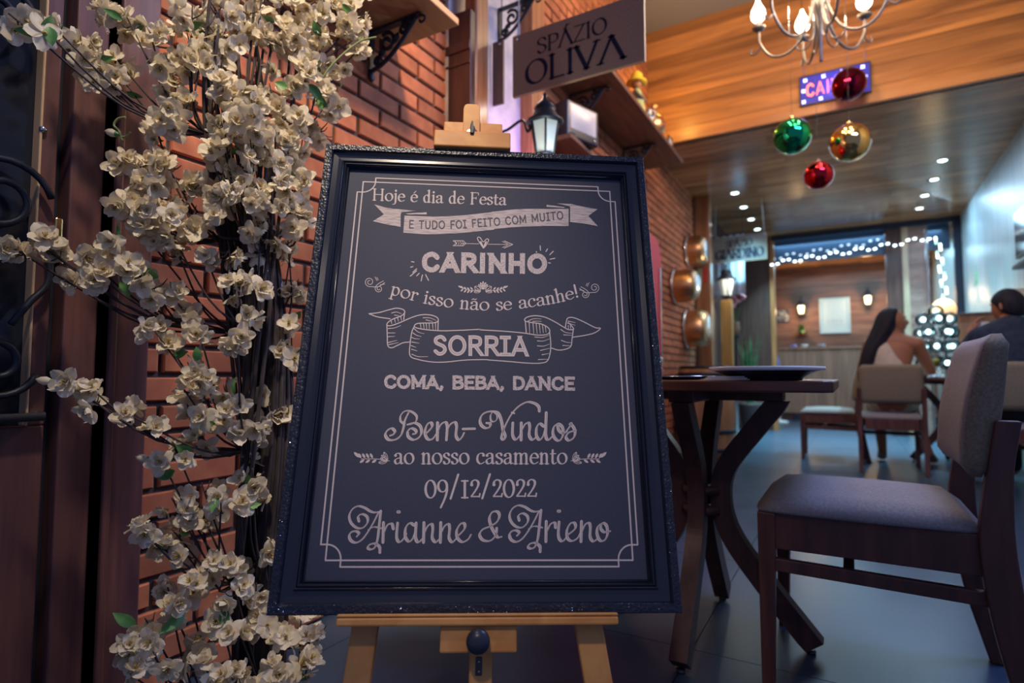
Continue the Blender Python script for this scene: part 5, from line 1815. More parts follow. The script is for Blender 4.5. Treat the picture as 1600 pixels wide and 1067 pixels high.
# copper bowls hung with their hollows to the wall
def copper_pan(label, x, y, z, r, d):
    t = thing('copper_pan', label, 'pan', (x, y, z), 0, 'copper pans on the far left wall')
    R_ = Matrix.Rotation(PI / 2, 3, 'Y')
    bm = NB()
    lathe(bm, [(r, 0), (r * 1.0, .02), (r * .98, d * .5), (r * .94, d * .74), (r * .86, d * .90), (r * .76, d * .965), (r * .66, d), (0, d)], 32, mat=R_)
    finish(bm, 'bowl', M['copper'], t)
    bm = NB()
    lathe(bm, [(.0, d + .0005), (r * .64, d + .0005), (r * .62, d + .004), (.0, d + .004)], 32, mat=R_)
    finish(bm, 'base_disc', M['tin'], t)
    bm = NB()
    lathe(bm, [(r * .98, 0), (r * 1.045, .0), (r * 1.05, .010), (r * 1.0, .014)], 28, mat=R_, cap=False)
    finish(bm, 'rim', M['tin'], t)
    bm = NB()
    tube(bm, [(.012, -.03, r * 1.02), (.014, -.025, r * 1.16), (.014, .025, r * 1.16), (.012, .03, r * 1.02)], .006, 6, 5)
    finish(bm, 'handle', M['iron'], t)
    return t
copper_pan('copper pan on the far left wall, highest of three', XW + .015, 6.30, 2.125, .165, .19)
copper_pan('copper pan on the far left wall, middle of three and nearest', XW + .015, 5.72, 1.665, .165, .22)
copper_pan('copper pan on the far left wall, lowest of three', XW + .015, 6.20, 1.275, .200, .22)
ex = thing('wall_notice', 'small half red, half pale green safety notice between the copper pans and the post', 'sign', (XW + .013, 6.60, 1.84))
ex.location = (-1.40, 6.655, 1.83)
bm = NB()
box(bm, 0, -.004, 0, .058, 0, .16)
finish(bm, 'red_half', mat('notice_red', (0.55, 0.05, 0.05), 0.5), ex)
bm = NB()
box(bm, -.055, -.004, 0, -.001, 0, .16)
finish(bm, 'green_half', mat('notice_green', (0.45, 0.55, 0.28), 0.5), ex)

# wine barrel by the wall
bl_ = thing('barrel', 'wooden barrel with dark hoops behind the near table', 'barrel', (-1.20, 5.70, 0))
bm = NB()
pr = [(.0, .0), (.225, .0), (.25, .12), (.272, .30), (.278, .44), (.272, .58), (.25, .76), (.225, .87), (.205, .87), (.205, .85), (.0, .85)]
lathe(bm, pr, 32)
finish(bm, 'staves', noisy('oak_stave', (0.26, 0.12, 0.05), (0.40, 0.20, 0.09), scale=(9, 9, 1), nscale=3, rough=.55), bl_)
bm = NB()
for z, r in ((.10, .248), (.27, .271), (.60, .2715), (.795, .2445)):
    lathe(bm, [(r - .004, z - .018), (r + .004, z - .018), (r + .004, z + .018), (r - .004, z + .018)], 32, cap=False)
lathe(bm, [(.228, .845), (.232, .845), (.229, .874), (.205, .874), (.205, .870)], 32, cap=False)
finish(bm, 'hoops', M['iron'], bl_)

# snake plant and pink flowers beyond the post
sp_ = thing('potted_plant', 'dark green plant with tall sword-like leaves in a pot beyond the lantern post', 'plant', (-1.16, 8.35, 0))
bm = NB()
lathe(bm, [(.0, 0), (.11, 0), (.15, .38), (.16, .42), (.14, .42), (.13, .39), (.0, .39)], 20)
finish(bm, 'pot', mat('dark_pot', (0.07, 0.05, 0.05), .5), sp_)
for k in range(9):
    a = 2 * PI * k / 9 + .2
    h = rb.uniform(.75, 1.06)
    bm = NB()
    pts = []
    for i in range(7):
        t = i / 6
        lean = .05 + .10 * t * t
        c = V3((math.cos(a) * lean, math.sin(a) * lean, .38 + h * t))
        w = .030 * (1 - t ** 3) * (0.6 + .8 * t if t < .5 else 1) + .001
        s = V3((-math.sin(a), math.cos(a), 0))
        n = V3((math.cos(a), math.sin(a), 0))
        pts.append([bm.verts.new(c + s * w), bm.verts.new(c + n * .006), bm.verts.new(c - s * w), bm.verts.new(c - n * .004)])
    for i in range(6):
        for j in range(4):
            bm.faces.new((pts[i][j], pts[i][(j + 1) % 4], pts[i + 1][(j + 1) % 4], pts[i + 1][j]))
    finish(bm, 'leaf', noisy('sword_leaf', (0.025, 0.075, 0.03), (0.07, 0.16, 0.06), scale=(1, 1, 6), nscale=4, rough=.4), sp_, smooth=True)
pk = thing('flower_stand', 'bunch of pink flowers on a slim stand behind the far lantern', 'flowers', (-1.27, 7.95, 0))
bm = NB()
lathe(bm, [(.0, 0), (.10, 0), (.10, .015), (.018, .03), (.016, 1.26), (.07, 1.29), (.07, 1.30), (.0, 1.30)], 16)
finish(bm, 'stand', M['iron'], pk)
bm = NB()
lathe(bm, [(.0, 1.301), (.045, 1.301), (.065, 1.40), (.05, 1.46), (.055, 1.48), (.0, 1.47)], 16)
finish(bm, 'vase', mat('brown_vase', (0.22, 0.12, 0.07), .4), pk)
PINK = noisy('pink_petal', (0.62, 0.18, 0.22), (0.75, 0.34, 0.36), nscale=20, rough=.7)
for k in range(11):
    a, rr = rb.uniform(0, 6.28), rb.uniform(.02, .14)
    p = V3((rr * math.cos(a), rr * math.sin(a), rb.uniform(1.58, 1.96)))
    bm = NB()
    tube(bm, [(0, 0, 1.47), V3((p.x * .5, p.y * .5, 1.55)), p], .003, 5, 3, mi=1)
    for j in range(5):
        R2 = Quaternion(V3((rb.uniform(-1, 1), rb.uniform(-1, 1), 1)).normalized(), 2 * PI * j / 5)
        sphere(bm, p + R2 @ V3((.032, 0, .004)), .032, 8, 6, sc=(1, 1, .55))
    finish(bm, 'flower', [PINK, M['leaf']], pk)

# ================================================================== TABLES AND CHAIRS
def dining_table(label, x, y, s=.37, ztop=.765):
    t = thing('dining_table', label, 'table', (x, y, 0))
    bm = NB()
    r = .035
    pr = []
    for cx, cy, a0 in ((s - r, s - r, 0), (-s + r, s - r, 90), (-s + r, -s + r, 180), (s - r, -s + r, 270)):
        for k in range(5):
            a = math.radians(a0 + 90 * k / 4)
            pr.append((cx + r * math.cos(a), cy + r * math.sin(a)))
    A = [bm.verts.new((p[0], p[1], ztop - .028)) for p in pr]
    B = [bm.verts.new((p[0], p[1], ztop)) for p in pr]
    bm.faces.new(list(reversed(A))); bm.faces.new(B)
    for i in range(len(pr)):
        bm.faces.new((A[i], A[(i + 1) % len(pr)], B[(i + 1) % len(pr)], B[i]))
    finish(bm, 'tabletop', M['table_wood'], t, bevel=.005, seg=3)
    bm = NB()
    box(bm, -.24, -.035, ztop - .062, .24, .035, ztop - .0285)
    box(bm, -.035, -.24, ztop - .0625, .035, .24, ztop - .029)
    finish(bm, 'crosspiece', M['leg_wood'], t, bevel=.003)
    # four legs, each bending in to the hub and out again
    for k in range(4):
        a = PI / 2 * k
        c, s_ = math.cos(a), math.sin(a)
        prof = catmull([(.225, ztop - .063), (.16, .62), (.075, .50), (.058, .40), (.085, .30), (.17, .18), (.30, .022)], 6)
        bm = NB()
        prev = None
        for i, p in enumerate(prof):
            q0 = prof[max(i - 1, 0)]
            q1 = prof[min(i + 1, len(prof) - 1)]
            d = (q1 - q0).normalized()
            n = V3((-d.y, d.x, 0))
            if i == 0:
                n = V3((1, 0, 0)) * (1 if n.x > 0 else -1)
            tk = .029
            a_, b_ = p + n * tk, p - n * tk
            hw = .024
            ring = []
            for (rr, zz), w in (((a_.x, a_.y), hw), ((a_.x, a_.y), -hw), ((b_.x, b_.y), -hw), ((b_.x, b_.y), hw)):
                ring.append(bm.verts.new((rr * c - w * s_, rr * s_ + w * c, max(zz, .008))))
            if prev:
                for j in range(4):
                    bm.faces.new((prev[j], prev[(j + 1) % 4], ring[(j + 1) % 4], ring[j]))
            else:
                bm.faces.new(ring)
            prev = ring
        bm.faces.new(list(reversed(prev)))
        lg = finish(bm, 'leg', M['leg_wood'], t, bevel=.003)
        bm = NB()
        lathe(bm, [(0, 0), (.012, 0), (.012, .009), (0, .009)], 10, (.29 * c, .29 * s_, 0))
        finish(bm, 'foot_glide', M['black_plastic'], lg)
    bm = NB()
    for i, z in enumerate((.37, .43)):
        lathe(bm, [(0, z - .012), (.062, z - .012), (.062, z + .012), (0, z + .012)], 16)
    finish(bm, 'hub', M['leg_wood'], t)
    return t


near_table = dining_table('dark wood dining table with crossed curved legs just right of the welcome board', -0.405, 1.86, .375)


def chair(label, x, y, rz, group=None):
    """local +Y is the front"""
    t = thing('dining_chair', label, 'chair', (x, y, 0), rz, group)
    W2 = .205
    # padded seat with a crowned top
    bm = NB()
    n = 12
    g = []
    for i in range(n + 1):
        row = []
        for j in range(n + 1):
            u, v = i / n * 2 - 1, j / n * 2 - 1
            hx = .235 - .012 * max(0, -v)
            x_, y_ = u * hx, v * .235
            rr = max(abs(u), abs(v))
            edge = max(0.0, (rr - .78) / .22)
            z_ = .440 + .026 * math.sqrt(max(0, 1 - edge ** 2.2)) + .020 * (1 - u * u) * (1 - v * v)
            cr = max(0, abs(u) + abs(v) - 1.72) * .10
            row.append(bm.verts.new((x_ * (1 - cr), y_ * (1 - cr), z_)))
        g.append(row)
    for i in range(n):
        for j in range(n):
            bm.faces.new((g[i][j], g[i + 1][j], g[i + 1][j + 1], g[i][j + 1]))
    rim = [g[i][0] for i in range(n + 1)] + [g[n][j] for j in range(1, n + 1)] + [g[i][n] for i in range(n - 1, -1, -1)] + [g[0][j] for j in range(n - 1, 0, -1)]
    low = [bm.verts.new((v.co.x * .985, v.co.y * .985, .4315)) for v in rim]
    for i in range(len(rim)):
        bm.faces.new((rim[i], rim[(i + 1) % len(rim)], low[(i + 1) % len(rim)], low[i]))
    bm.faces.new(low)
    finish(bm, 'seat', M['fabric'], t, smooth=True)
    # frame under the seat
    for nm, a in (('side_apron', (-W2 - .012, -.225, .340, -W2 + .010, .19, 0.431)), ('side_apron', (W2 - .010, -.225, .340, W2 + .012, .19, 0.431)),
                  ('front_apron', (-W2 + .022, .196, .340, W2 - .022, .218, 0.431)), ('rear_apron', (-W2 + .022, -.232, .340, W2 - .022, -.210, 0.431))):
        bm = NB()
        box(bm, *a)
        finish(bm, nm, M['chair_wood'], t, bevel=.003)
    for sx in (-1, 1):
        bm = NB()
        bar(bm, (sx * W2, .208, 0.431), (sx * (W2 - .002), .214, 0), .043, .043, up=(0, 1, 0), w1=.030, d1=.030)
        finish(bm, 'front_leg', M['chair_wood'], t, bevel=.004)
        # rear leg sweeps back at the foot and leans back above the seat
        bm = NB()
        prof = catmull([(-.315, 0), (-.272, .20), (-.248, .40), (-.256, .55), (-.276, .68)], 6)
        prev = None
        for i, p in enumerate(prof):
            u = i / (len(prof) - 1)
            d = .022 + .010 * math.sin(PI * min(1, u * 1.25))
            ring = [bm.verts.new((sx * (W2 + .016) + a * .0155, p.x + b * d, p.y)) for a, b in ((-1, -1), (1, -1), (1, 1), (-1, 1))]
            if prev:
                for j in range(4):
                    bm.faces.new((prev[j], prev[(j + 1) % 4], ring[(j + 1) % 4], ring[j]))
            else:
                bm.faces.new(list(reversed(ring)))
            prev = ring
        bm.faces.new(prev)
        finish(bm, 'rear_leg', M['chair_wood'], t, bevel=.004)
        bm = NB()
        bar(bm, (sx * W2, .20, .300), (sx * W2, -.24, .292), .020, .032)
        finish(bm, 'side_stretcher', M['chair_wood'], t, bevel=.003)
    bm = NB()
    bar(bm, (-W2 + .012, .03, .297), (W2 - .012, .03, .297), .024, .030)
    finish(bm, 'cross_stretcher', M['chair_wood'], t, bevel=.003)
    # thick upholstered back, slightly curved, rounded along the top
    bm = NB()
    nx, nz = 12, 14
    def shell(front):
        gg = []
        for i in range(nx + 1):
            row = []
            for j in range(nz + 1):
                u, v = i / nx * 2 - 1, j / nz
                z_ = .555 + .315 * v
                yc = -.228 - .030 * v - .022 * v * v
                bow = .010 * (u * u)
                th = .027 + .009 * math.sin(PI * min(v * 1.15, 1))
                th *= math.sqrt(max(0.16, 1 - max(0, (v - .90) / .10) ** 2)) * math.sqrt(max(.16, 1 - max(0, (.06 - v) / .06) ** 2))
                ex = max(0, (abs(u) - .88) / .12)
                th *= math.sqrt(max(.62, 1 - ex ** 2))
                hw = .222 - .006 * v * v - .022 * max(0, (v - .88) / .12) ** 2.5
                y_ = yc + bow + (th if front else -th)
                row.append(bm.verts.new((u * hw, y_, z_)))
            gg.append(row)
        return gg
    F, B = shell(True), shell(False)
    for i in range(nx):
        for j in range(nz):
            f = bm.faces.new((F[i][j], F[i + 1][j], F[i + 1][j + 1], F[i][j + 1]))
            f = bm.faces.new((B[i][j], B[i][j + 1], B[i + 1][j + 1], B[i + 1][j]))
            f.material_index = 1
    for j in range(nz):
        for i in (0, nx):
            f = bm.faces.new((F[i][j], F[i][j + 1], B[i][j + 1], B[i][j]))
            f.material_index = 1
    for i in range(nx):
        f = bm.faces.new((F[i][nz], F[i + 1][nz], B[i + 1][nz], B[i][nz]))
        f.material_index = 1
        f = bm.faces.new((F[i][0], B[i][0], B[i + 1][0], F[i + 1][0]))
        f.material_index = 1
    finish(bm, 'backrest', [M['fabric'], M['olive_fabric']], t, smooth=True)
    return t


near_chair = chair('large upholstered wooden dining chair in the right foreground facing the near table', 0.015, 1.835, PI / 2)
w_chair = dup(near_chair, (0.285, 5.83, 0), 0.0, 'upholstered wooden dining chair with the seated long-haired woman, its back to us')
s_chair = dup(near_chair, (-0.185, 6.34, 0), PI / 2, 'empty wooden dining chair seen side-on left of the seated woman')
m_chair = dup(near_chair, (0.965, 5.08, 0), PI * .06, 'upholstered dining chair of the man in the dark shirt at the right edge')

# place setting on the near table: a white napkin, a glass plate and a raised black tray with a bright rim
tz = .7655
sv = thing('serving_tray', 'black raised serving tray with a shiny silver rim on the near table', 'tray', (-.185, 1.60, tz))
bm = NB()
lathe(bm, [(.0, 0), (.085, 0), (.088, .006), (.094, .010), (.118, .021), (.130, .026), (.128, .030), (.114, .026), (.09, .016), (.0, .014)], 40)
finish(bm, 'tray', M['black_plastic'], sv)
bm = NB()
lathe(bm, [(.126, .0245), (.134, .0240), (.137, .028), (.136, .0335), (.127, .034)], 40, cap=False)
finish(bm, 'rim', mat('backlit_rim', (.86, .84, .80), .3), sv)  # near-white colour stands in for backlight on the rim
pl_ = thing('plate', 'dark flat plate with a silver edge at the left end of the near table', 'plate', (-.425, 1.66, tz))
bm = NB()
lathe(bm, [(.0, 0), (.06, 0), (.10, .008), (.102, .010), (.06, .005), (.0, .004)], 36)
finish(bm, 'dish', M['black_plastic'], pl_)
bm = NB()
lathe(bm, [(.099, .0075), (.104, .0085), (.104, .011), (.099, .0105)], 36, cap=False)
finish(bm, 'rim', M['steel'], pl_)
nk = thing('napkin', 'folded white napkin in front of the black tray on the near table', 'napkin', (-.262, 1.535, tz))
bm = NB()
for k in range(3):
    box(bm, -.055 + .004 * k, -.03, .0002 + k * .0035, .052 - .006 * k, .03, .0032 + k * .0035)
finish(bm, 'cloth', M['white'], nk, bevel=.001)

# the woman's table with its tall centrepiece
far_table = dining_table('dark wood dining table beside the seated woman with the glass centrepiece on it', 0.775, 6.46, .34)
GL = glass_mat('globe_glass', (0.80, 0.93, 0.95), .04, .35)
cp = thing('centrepiece', 'tall centrepiece of shiny clear glass globes on the seated woman\'s table', 'centrepiece', (0.70, 6.46, .7655))
bm = NB()
lathe(bm, [(.0, 0), (.12, 0), (.12, .012), (.02, .025), (.014, .10), (.014, .56), (.0, .57)], 20)
gi = 0
spots = []
for z, r, n, a0 in ((.13, .115, 5, .2), (.28, .115, 5, .8), (.41, .12, 5, .3), (.53, .10, 4, .1), (.60, .0, 1, 0)):
    for k in range(n):
        a = a0 + 2 * PI * k / n
        spots.append((r * math.cos(a), r * math.sin(a), z))
        if r:
            tube(bm, [(0, 0, z - .02), (r * .6 * math.cos(a), r * .6 * math.sin(a), z - .03), (r * .9 * math.cos(a), r * .9 * math.sin(a), z - .02)], .004, 6, 3)
finish(bm, 'stand', M['steel'], cp)
for p in spots:
    bm = NB()
    sphere(bm, p, .062, 16, 12)
    finish(bm, 'globe', GL, cp)
    # small glowing core added to brighten the globe, not a lamp
    bm = NB()
    sphere(bm, p, .021, 10, 8)
    finish(bm, 'pearl_light', mat('pearl_light', (1, 1, 1), .3, emit=(.85, .97, 1.0), estr=5.0) if 'pearl' not in M else M['pearl'], cp)
    M.setdefault('pearl', bpy.data.materials['pearl_light'])
gb = thing('goblet', 'stemmed glass with a yellow-green drink in front of the glass centrepiece', 'glass', (0.655, 6.20, .7655))
bm = NB()
lathe(bm, [(.0, 0), (.036, 0), (.034, .004), (.006, .010), (.005, .075), (.018, .09), (.042, .13), (.048, .185), (.046, .185), (.040, .132), (.016, .094), (.0, .09)], 20)
finish(bm, 'bowl', M['glass'], gb)
bm = NB()
lathe(bm, [(.0, .096), (.015, .097), (.039, .134), (.042, .16), (.0, .16)], 20)
finish(bm, 'drink', mat('yellow_green_drink', (0.36, 0.34, 0.05), .2), gb)
dp = thing('plate', 'white dinner plate on the seated woman\'s table', 'plate', (0.95, 6.25, .7655))
bm = NB()
lathe(bm, [(.0, 0), (.06, 0), (.11, .014), (.112, .017), (.06, .006), (.0, .005)], 28)
finish(bm, 'dish', M['white'], dp)

# ================================================================== PEOPLE
def _limb(bm, p0, r0, p1, r1):
    """tapered limb of oval section with rounded ends"""
    p0, p1 = V3(p0), V3(p1)
    r0 = r0 if isinstance(r0, tuple) else (r0, r0)
    r1 = r1 if isinstance(r1, tuple) else (r1, r1)
    ax = p1 - p0
    L = ax.length
    ax.normalize()
    # oval axes: first radius runs sideways (x), second fore and aft
    sx = V3((1, 0, 0)) - ax * ax.x
    if sx.length < .25:
        sx = V3((0, 0, 1)) - ax * ax.z
    sx.normalize()
    sy = ax.cross(sx).normalized()
    rings = []
    n = 20
    prof = []
    for k in range(5):
        t = PI / 2 * (1 - k / 5)
        prof.append((-math.sin(t), math.cos(t), 0))
    for k in range(9):
        prof.append((0, 1, k / 8))
    for k in range(1, 6):
        t = PI / 2 * k / 5
        prof.append((math.sin(t), math.cos(t), 1))
    for off, q, t in prof:
        rx, ry = r0[0] + (r1[0] - r0[0]) * t, r0[1] + (r1[1] - r0[1]) * t
        c = p0 + ax * (L * t) + ax * (off * min(rx, ry))
        q = max(q, .02)
        rings.append([bm.verts.new(c + sx * (rx * q * math.cos(2 * PI * i / n)) + sy * (ry * q * math.sin(2 * PI * i / n))) for i in range(n)])
    for i in range(len(rings) - 1):
        for k in range(n):
            bm.faces.new((rings[i][k], rings[i][(k + 1) % n], rings[i + 1][(k + 1) % n], rings[i + 1][k]))
    bm.faces.new(list(reversed(rings[0])))
    bm.faces.new(rings[-1])


def grown(name, nodes, edges, m, parent, hm=None, voxel=.007, smooth=5):
    """one continuous surface grown over a skeleton: limbs are melted together and smoothed"""
    bm = NB()
    for a, b in edges:
        _limb(bm, nodes[a][0], nodes[a][1], nodes[b][0], nodes[b][1])
    if hm is not None:
        head_into(bm, hm)
    bmesh.ops.recalc_face_normals(bm, faces=bm.faces)
    me = bpy.data.meshes.new(name)
    bm.to_mesh(me)
    bm.free()
    o = bpy.data.objects.new(name, me)
    COL.objects.link(o)
    o.parent = parent
    rm = o.modifiers.new('remesh', 'REMESH')
    rm.mode = 'VOXEL'
    rm.voxel_size = voxel
    sm = o.modifiers.new('smooth', 'SMOOTH')
    sm.iterations = smooth
    sm.factor = .5
    dg = bpy.context.evaluated_depsgraph_get()
    me2 = bpy.data.meshes.new_from_object(o.evaluated_get(dg))
    o.modifiers.clear()
    o.data = me2
    me2.name = name
    me2.materials.clear()
    me2.materials.append(m)
    for p in me2.polygons:
        p.use_smooth = True
    return o


def head_into(bm, mt, hair_m=None):
    """a head about 0.22 m tall with brow, nose, lips, chin and ears; faces local -Y ... front is +Y"""
    n, mm = 44, 34
    rings = []
    for j in range(mm + 1):
        v = j / mm
        z = math.cos(PI * v)
        ring = []
        for i in range(n):
            a = 2 * PI * i / n
            x, y = math.sin(a) * math.sin(PI * v), math.cos(a) * math.sin(PI * v)
            px, py, pz = x * .076, y * .096, z * .115
            if z < 0:
                k = -z
                px *= 1 - .30 * k
                py = py * (1 - .14 * k) + (.012 * k if y > 0 else .018 * k)
            front = max(0, y)
            if front > .3:
                def bump(cx, cz, sx, sz, amp):
                    return amp * math.exp(-((px - cx) / sx) ** 2 - ((pz - cz) / sz) ** 2)
                py += bump(0, -.020, .011, .020, .030) + bump(0, .012, .008, .02, .006)
                py += bump(0, -.054, .020, .007, .007) + bump(0, -.066, .018, .007, .006) + bump(0, -.098, .022, .014, .010)
                py += bump(0, .030, .05, .010, .005)
                py -= bump(-.030, .012, .014, .010, .008) + bump(.030, .012, .014, .010, .008)
            ring.append(bm.verts.new(mt @ V3((px, py, pz))))
        rings.append(ring)
    for j in range(mm):
        for i in range(n):
            f = bm.faces.new((rings[j][i], rings[j][(i + 1) % n], rings[j + 1][(i + 1) % n], rings[j + 1][i]))
            f.smooth = True
    for s in (-1, 1):
        g = bmesh.ops.create_uvsphere(bm, u_segments=10, v_segments=8, radius=1, matrix=mt @ Matrix.Translation((s * .078, -.008, -.004)) @ Matrix.Rotation(s * .35, 4, 'Z') @ Matrix.Diagonal((.009, .019, .031, 1)))
        for v in g['verts']:
            for f in v.link_faces:
                f.smooth = True


def face_parts(t, hm):
    """eyes, brows and lips set on the face"""
    for sx in (-1, 1):
        bm = NB()
        sphere(bm, (0, 0, 0), .0115, 12, 8)
        for v in bm.verts:
            v.co = hm @ (V3(v.co) + V3((sx * .030, .0735, .012)))
        e = finish(bm, 'eye', M['white'], t)
        bm = NB()
        sphere(bm, (0, 0, 0), .006, 10, 6)
        for v in bm.verts:
            v.co = hm @ (V3(v.co) + V3((sx * .030, .0805, .012)))
        finish(bm, 'iris', M['hair'], e)
        bm = NB()
        tube(bm, [hm @ V3((sx * .014, .092, .030)), hm @ V3((sx * .030, .089, .036)), hm @ V3((sx * .046, .076, .030))], [.003, .0034, .0018], 6, 4)
        finish(bm, 'eyebrow', M['hair'], t)
    bm = NB()
    tube(bm, [hm @ V3((-.022, .078, -.061)), hm @ V3((0, .0885, -.059)), hm @ V3((.022, .078, -.061))], [.002, .0052, .002], 8, 5)
    finish(bm, 'lips', mat('lips', (.32, .09, .07), .5), t)


def hand_nodes(nodes, edges, key, wrist, dirv, side, curl, thumb):
    """five separate bent fingers from a palm; dirv = finger direction, side = across the palm, curl = bending direction"""
    d, s, c = V3(dirv).normalized(), V3(side).normalized(), V3(curl).normalized()
    w = V3(wrist)
    p0 = w + d * .045
    nodes[key + 'palm'] = (p0, (.036, .016))
    edges.append((key, key + 'palm'))
    for i, (off, ln) in enumerate(((-.030, .068), (-.010, .078), (.010, .074), (.029, .058))):
        b = w + d * .085 + s * off
        k1 = b + d * ln * .42 + c * ln * .12
        k2 = k1 + d * ln * .26 + c * ln * .22
        k3 = k2 + d * ln * .12 + c * ln * .26
        nm = key + 'f%d' % i
        for q, pos, r in (('a', b, .0100), ('b', k1, .0094), ('c', k2, .0088), ('d', k3, .0080)):
            nodes[nm + q] = (pos, r)
        edges += [(key + 'palm', nm + 'a'), (nm + 'a', nm + 'b'), (nm + 'b', nm + 'c'), (nm + 'c', nm + 'd')]
    t0 = w + d * .030 + s * thumb * .030
    t1 = t0 + d * .028 + s * thumb * .022 + c * .012
    t2 = t1 + d * .026 + c * .016
    nodes[key + 't0'] = (t0, .0125); nodes[key + 't1'] = (t1, .0108); nodes[key + 't2'] = (t2, .0092)
    edges += [(key + 'palm', key + 't0'), (key + 't0', key + 't1'), (key + 't1', key + 't2')]


# ---- seated woman: back to us, head turned to her right-hand neighbour (to the right in the picture)
wm = thing('person', 'seated woman with long dark hair and a cream open-back dress, face turned right', 'person', (0.30, 5.86, 0))
N_ = {
    'pel': (V3((0, -.06, .565)), (.155, .105)), 'wai': (V3((.005, -.060, .72)), (.120, .085)), 'rib': (V3((.015, -.050, .88)), (.135, .092)), 'che': (V3((.025, -.040, 1.00)), (.155, .085)), 'up': (V3((.028, -.038, 1.055)), (.105, .062)),
    'nec': (V3((.030, -.034, 1.105)), (.052, .052)), 'nk2': (V3((.034, -.018, 1.17)), (.050, .052)), 'hd': (V3((.036, -.010, 1.22)), (.05, .05)),
    'shL': (V3((-.135, -.040, 1.045)), .058), 'shR': (V3((.190, -.040, 1.045)), .058),
    'elR': (V3((.285, .06, .83)), .042), 'wrR': (V3((.25, .285, .800)), .027), 'elL': (V3((-.205, .06, .82)), .040), 'wrL': (V3((-.07, .27, .70)), .027),
    'hiL': (V3((-.09, .02, .565)), .088), 'hiR': (V3((.10, .02, .565)), .088), 'knL': (V3((-.08, .40, .56)), .060), 'knR': (V3((.15, .39, .56)), .060),
    'anL': (V3((-.06, .40, .10)), .036), 'anR': (V3((.28, .36, .10)), .036), 'toL': (V3((-.06, .53, .035)), (.040, .028)), 'toR': (V3((.32, .48, .035)), (.040, .028)),
}
E_ = [('pel', 'wai'), ('wai', 'rib'), ('rib', 'che'), ('che', 'up'), ('up', 'nec'), ('nec', 'nk2'), ('nk2', 'hd'), ('up', 'shL'), ('up', 'shR'), ('shR', 'elR'), ('elR', 'wrR'), ('shL', 'elL'), ('elL', 'wrL'),
      ('pel', 'hiL'), ('pel', 'hiR'), ('hiL', 'knL'), ('hiR', 'knR'), ('knL', 'anL'), ('knR', 'anR'), ('anL', 'toL'), ('anR', 'toR')]
hand_nodes(N_, E_, 'wrR', N_['wrR'][0], (.1, 1, -.05), (1, -.1, 0), (0, 0, -1), -1)
hand_nodes(N_, E_, 'wrL', N_['wrL'][0], (.4, .8, -.45), (1, -.4, 0), (0, 0, -1), 1)
HM = Matrix.Translation((.036, -.005, 1.235)) @ Matrix.Rotation(math.radians(-78), 4, 'Z') @ Matrix.Rotation(math.radians(6), 4, 'X')
grown('body', N_, E_, M['skin'], wm, HM, voxel=.0055, smooth=3)
face_parts(wm, HM)
# hair: a smooth mass from the crown falling over the left shoulder and down the back
bm = NB()
rows = []
for i, (z, cx, cy, rx, ry) in enumerate(((1.362, .02, -.012, .012, .012), (1.352, .02, -.012, .050, .052), (1.325, .016, -.014, .082, .080), (1.285, .008, -.018, .096, .092), (1.235, -.006, -.026, .098, .094), (1.18, -.026, -.040, .098, .086),
                                          (1.12, -.062, -.056, .088, .074), (1.05, -.104, -.088, .078, .056), (.97, -.140, -.110, .064, .046), (.89, -.170, -.124, .052, .040), (.81, -.196, -.130, .042, .034), (.74, -.212, -.130, .030, .026), (.70, -.218, -.128, .010, .010))):
    row = []
    for k in range(56):
        a = 2 * PI * k / 56
        q = 1 + .030 * math.sin(a * 9 + i * .35) + .02 * math.sin(a * 21 + i * .2)
        row.append(bm.verts.new((cx + rx * q * math.cos(a), cy + ry * q * math.sin(a), z)))
    rows.append(row)
for i in range(len(rows) - 1):
    for k in range(56):
        f = bm.faces.new((rows[i][k], rows[i][(k + 1) % 56], rows[i + 1][(k + 1) % 56], rows[i + 1][k]))
        f.smooth = True
bm.faces.new(rows[0]); bm.faces.new(list(reversed(rows[-1])))
# open the mass around the face so that the profile and the ear show on the right
for v in bm.verts:
    if v.co.z < 1.335 and v.co.x > .052:
        k = min(1, (1.335 - v.co.z) / .05)
        v.co.x = .052 + (v.co.x - .052) * (1 - k) * .8 + (.0 - .0) * k
        if v.co.z < 1.22:
            v.co.x -= .035 * min(1, (1.22 - v.co.z) / .1)
finish(bm, 'hair', M['hair'], wm, subsurf=1)
CREAM = noisy('cream_cloth', (0.58, 0.48, 0.38), (0.68, 0.57, 0.46), nscale=30, rough=.85)
N2 = {
    'hem': (V3((.0, -.055, .555)), (.172, .122)), 'pel': (V3((0, -.06, .62)), (.164, .116)), 'wai': (V3((.005, -.060, .72)), (.132, .098)), 'rib': (V3((-.010, -.052, .86)), (.146, .106)), 'che': (V3((-.055, -.042, .975)), (.112, .108)),
    'stL': (V3((-.095, -.040, 1.06)), (.050, .070)),
    'hiL': (V3((-.09, .03, .565)), .100), 'hiR': (V3((.11, .03, .565)), .100), 'knL': (V3((-.08, .43, .562)), .072), 'knR': (V3((.15, .42, .562)), .072),
}
E2 = [('hem', 'pel'), ('pel', 'wai'), ('wai', 'rib'), ('rib', 'che'), ('che', 'stL'), ('pel', 'hiL'), ('pel', 'hiR'), ('hiL', 'knL'), ('hiR', 'knR')]
grown('dress', N2, E2, CREAM, wm)

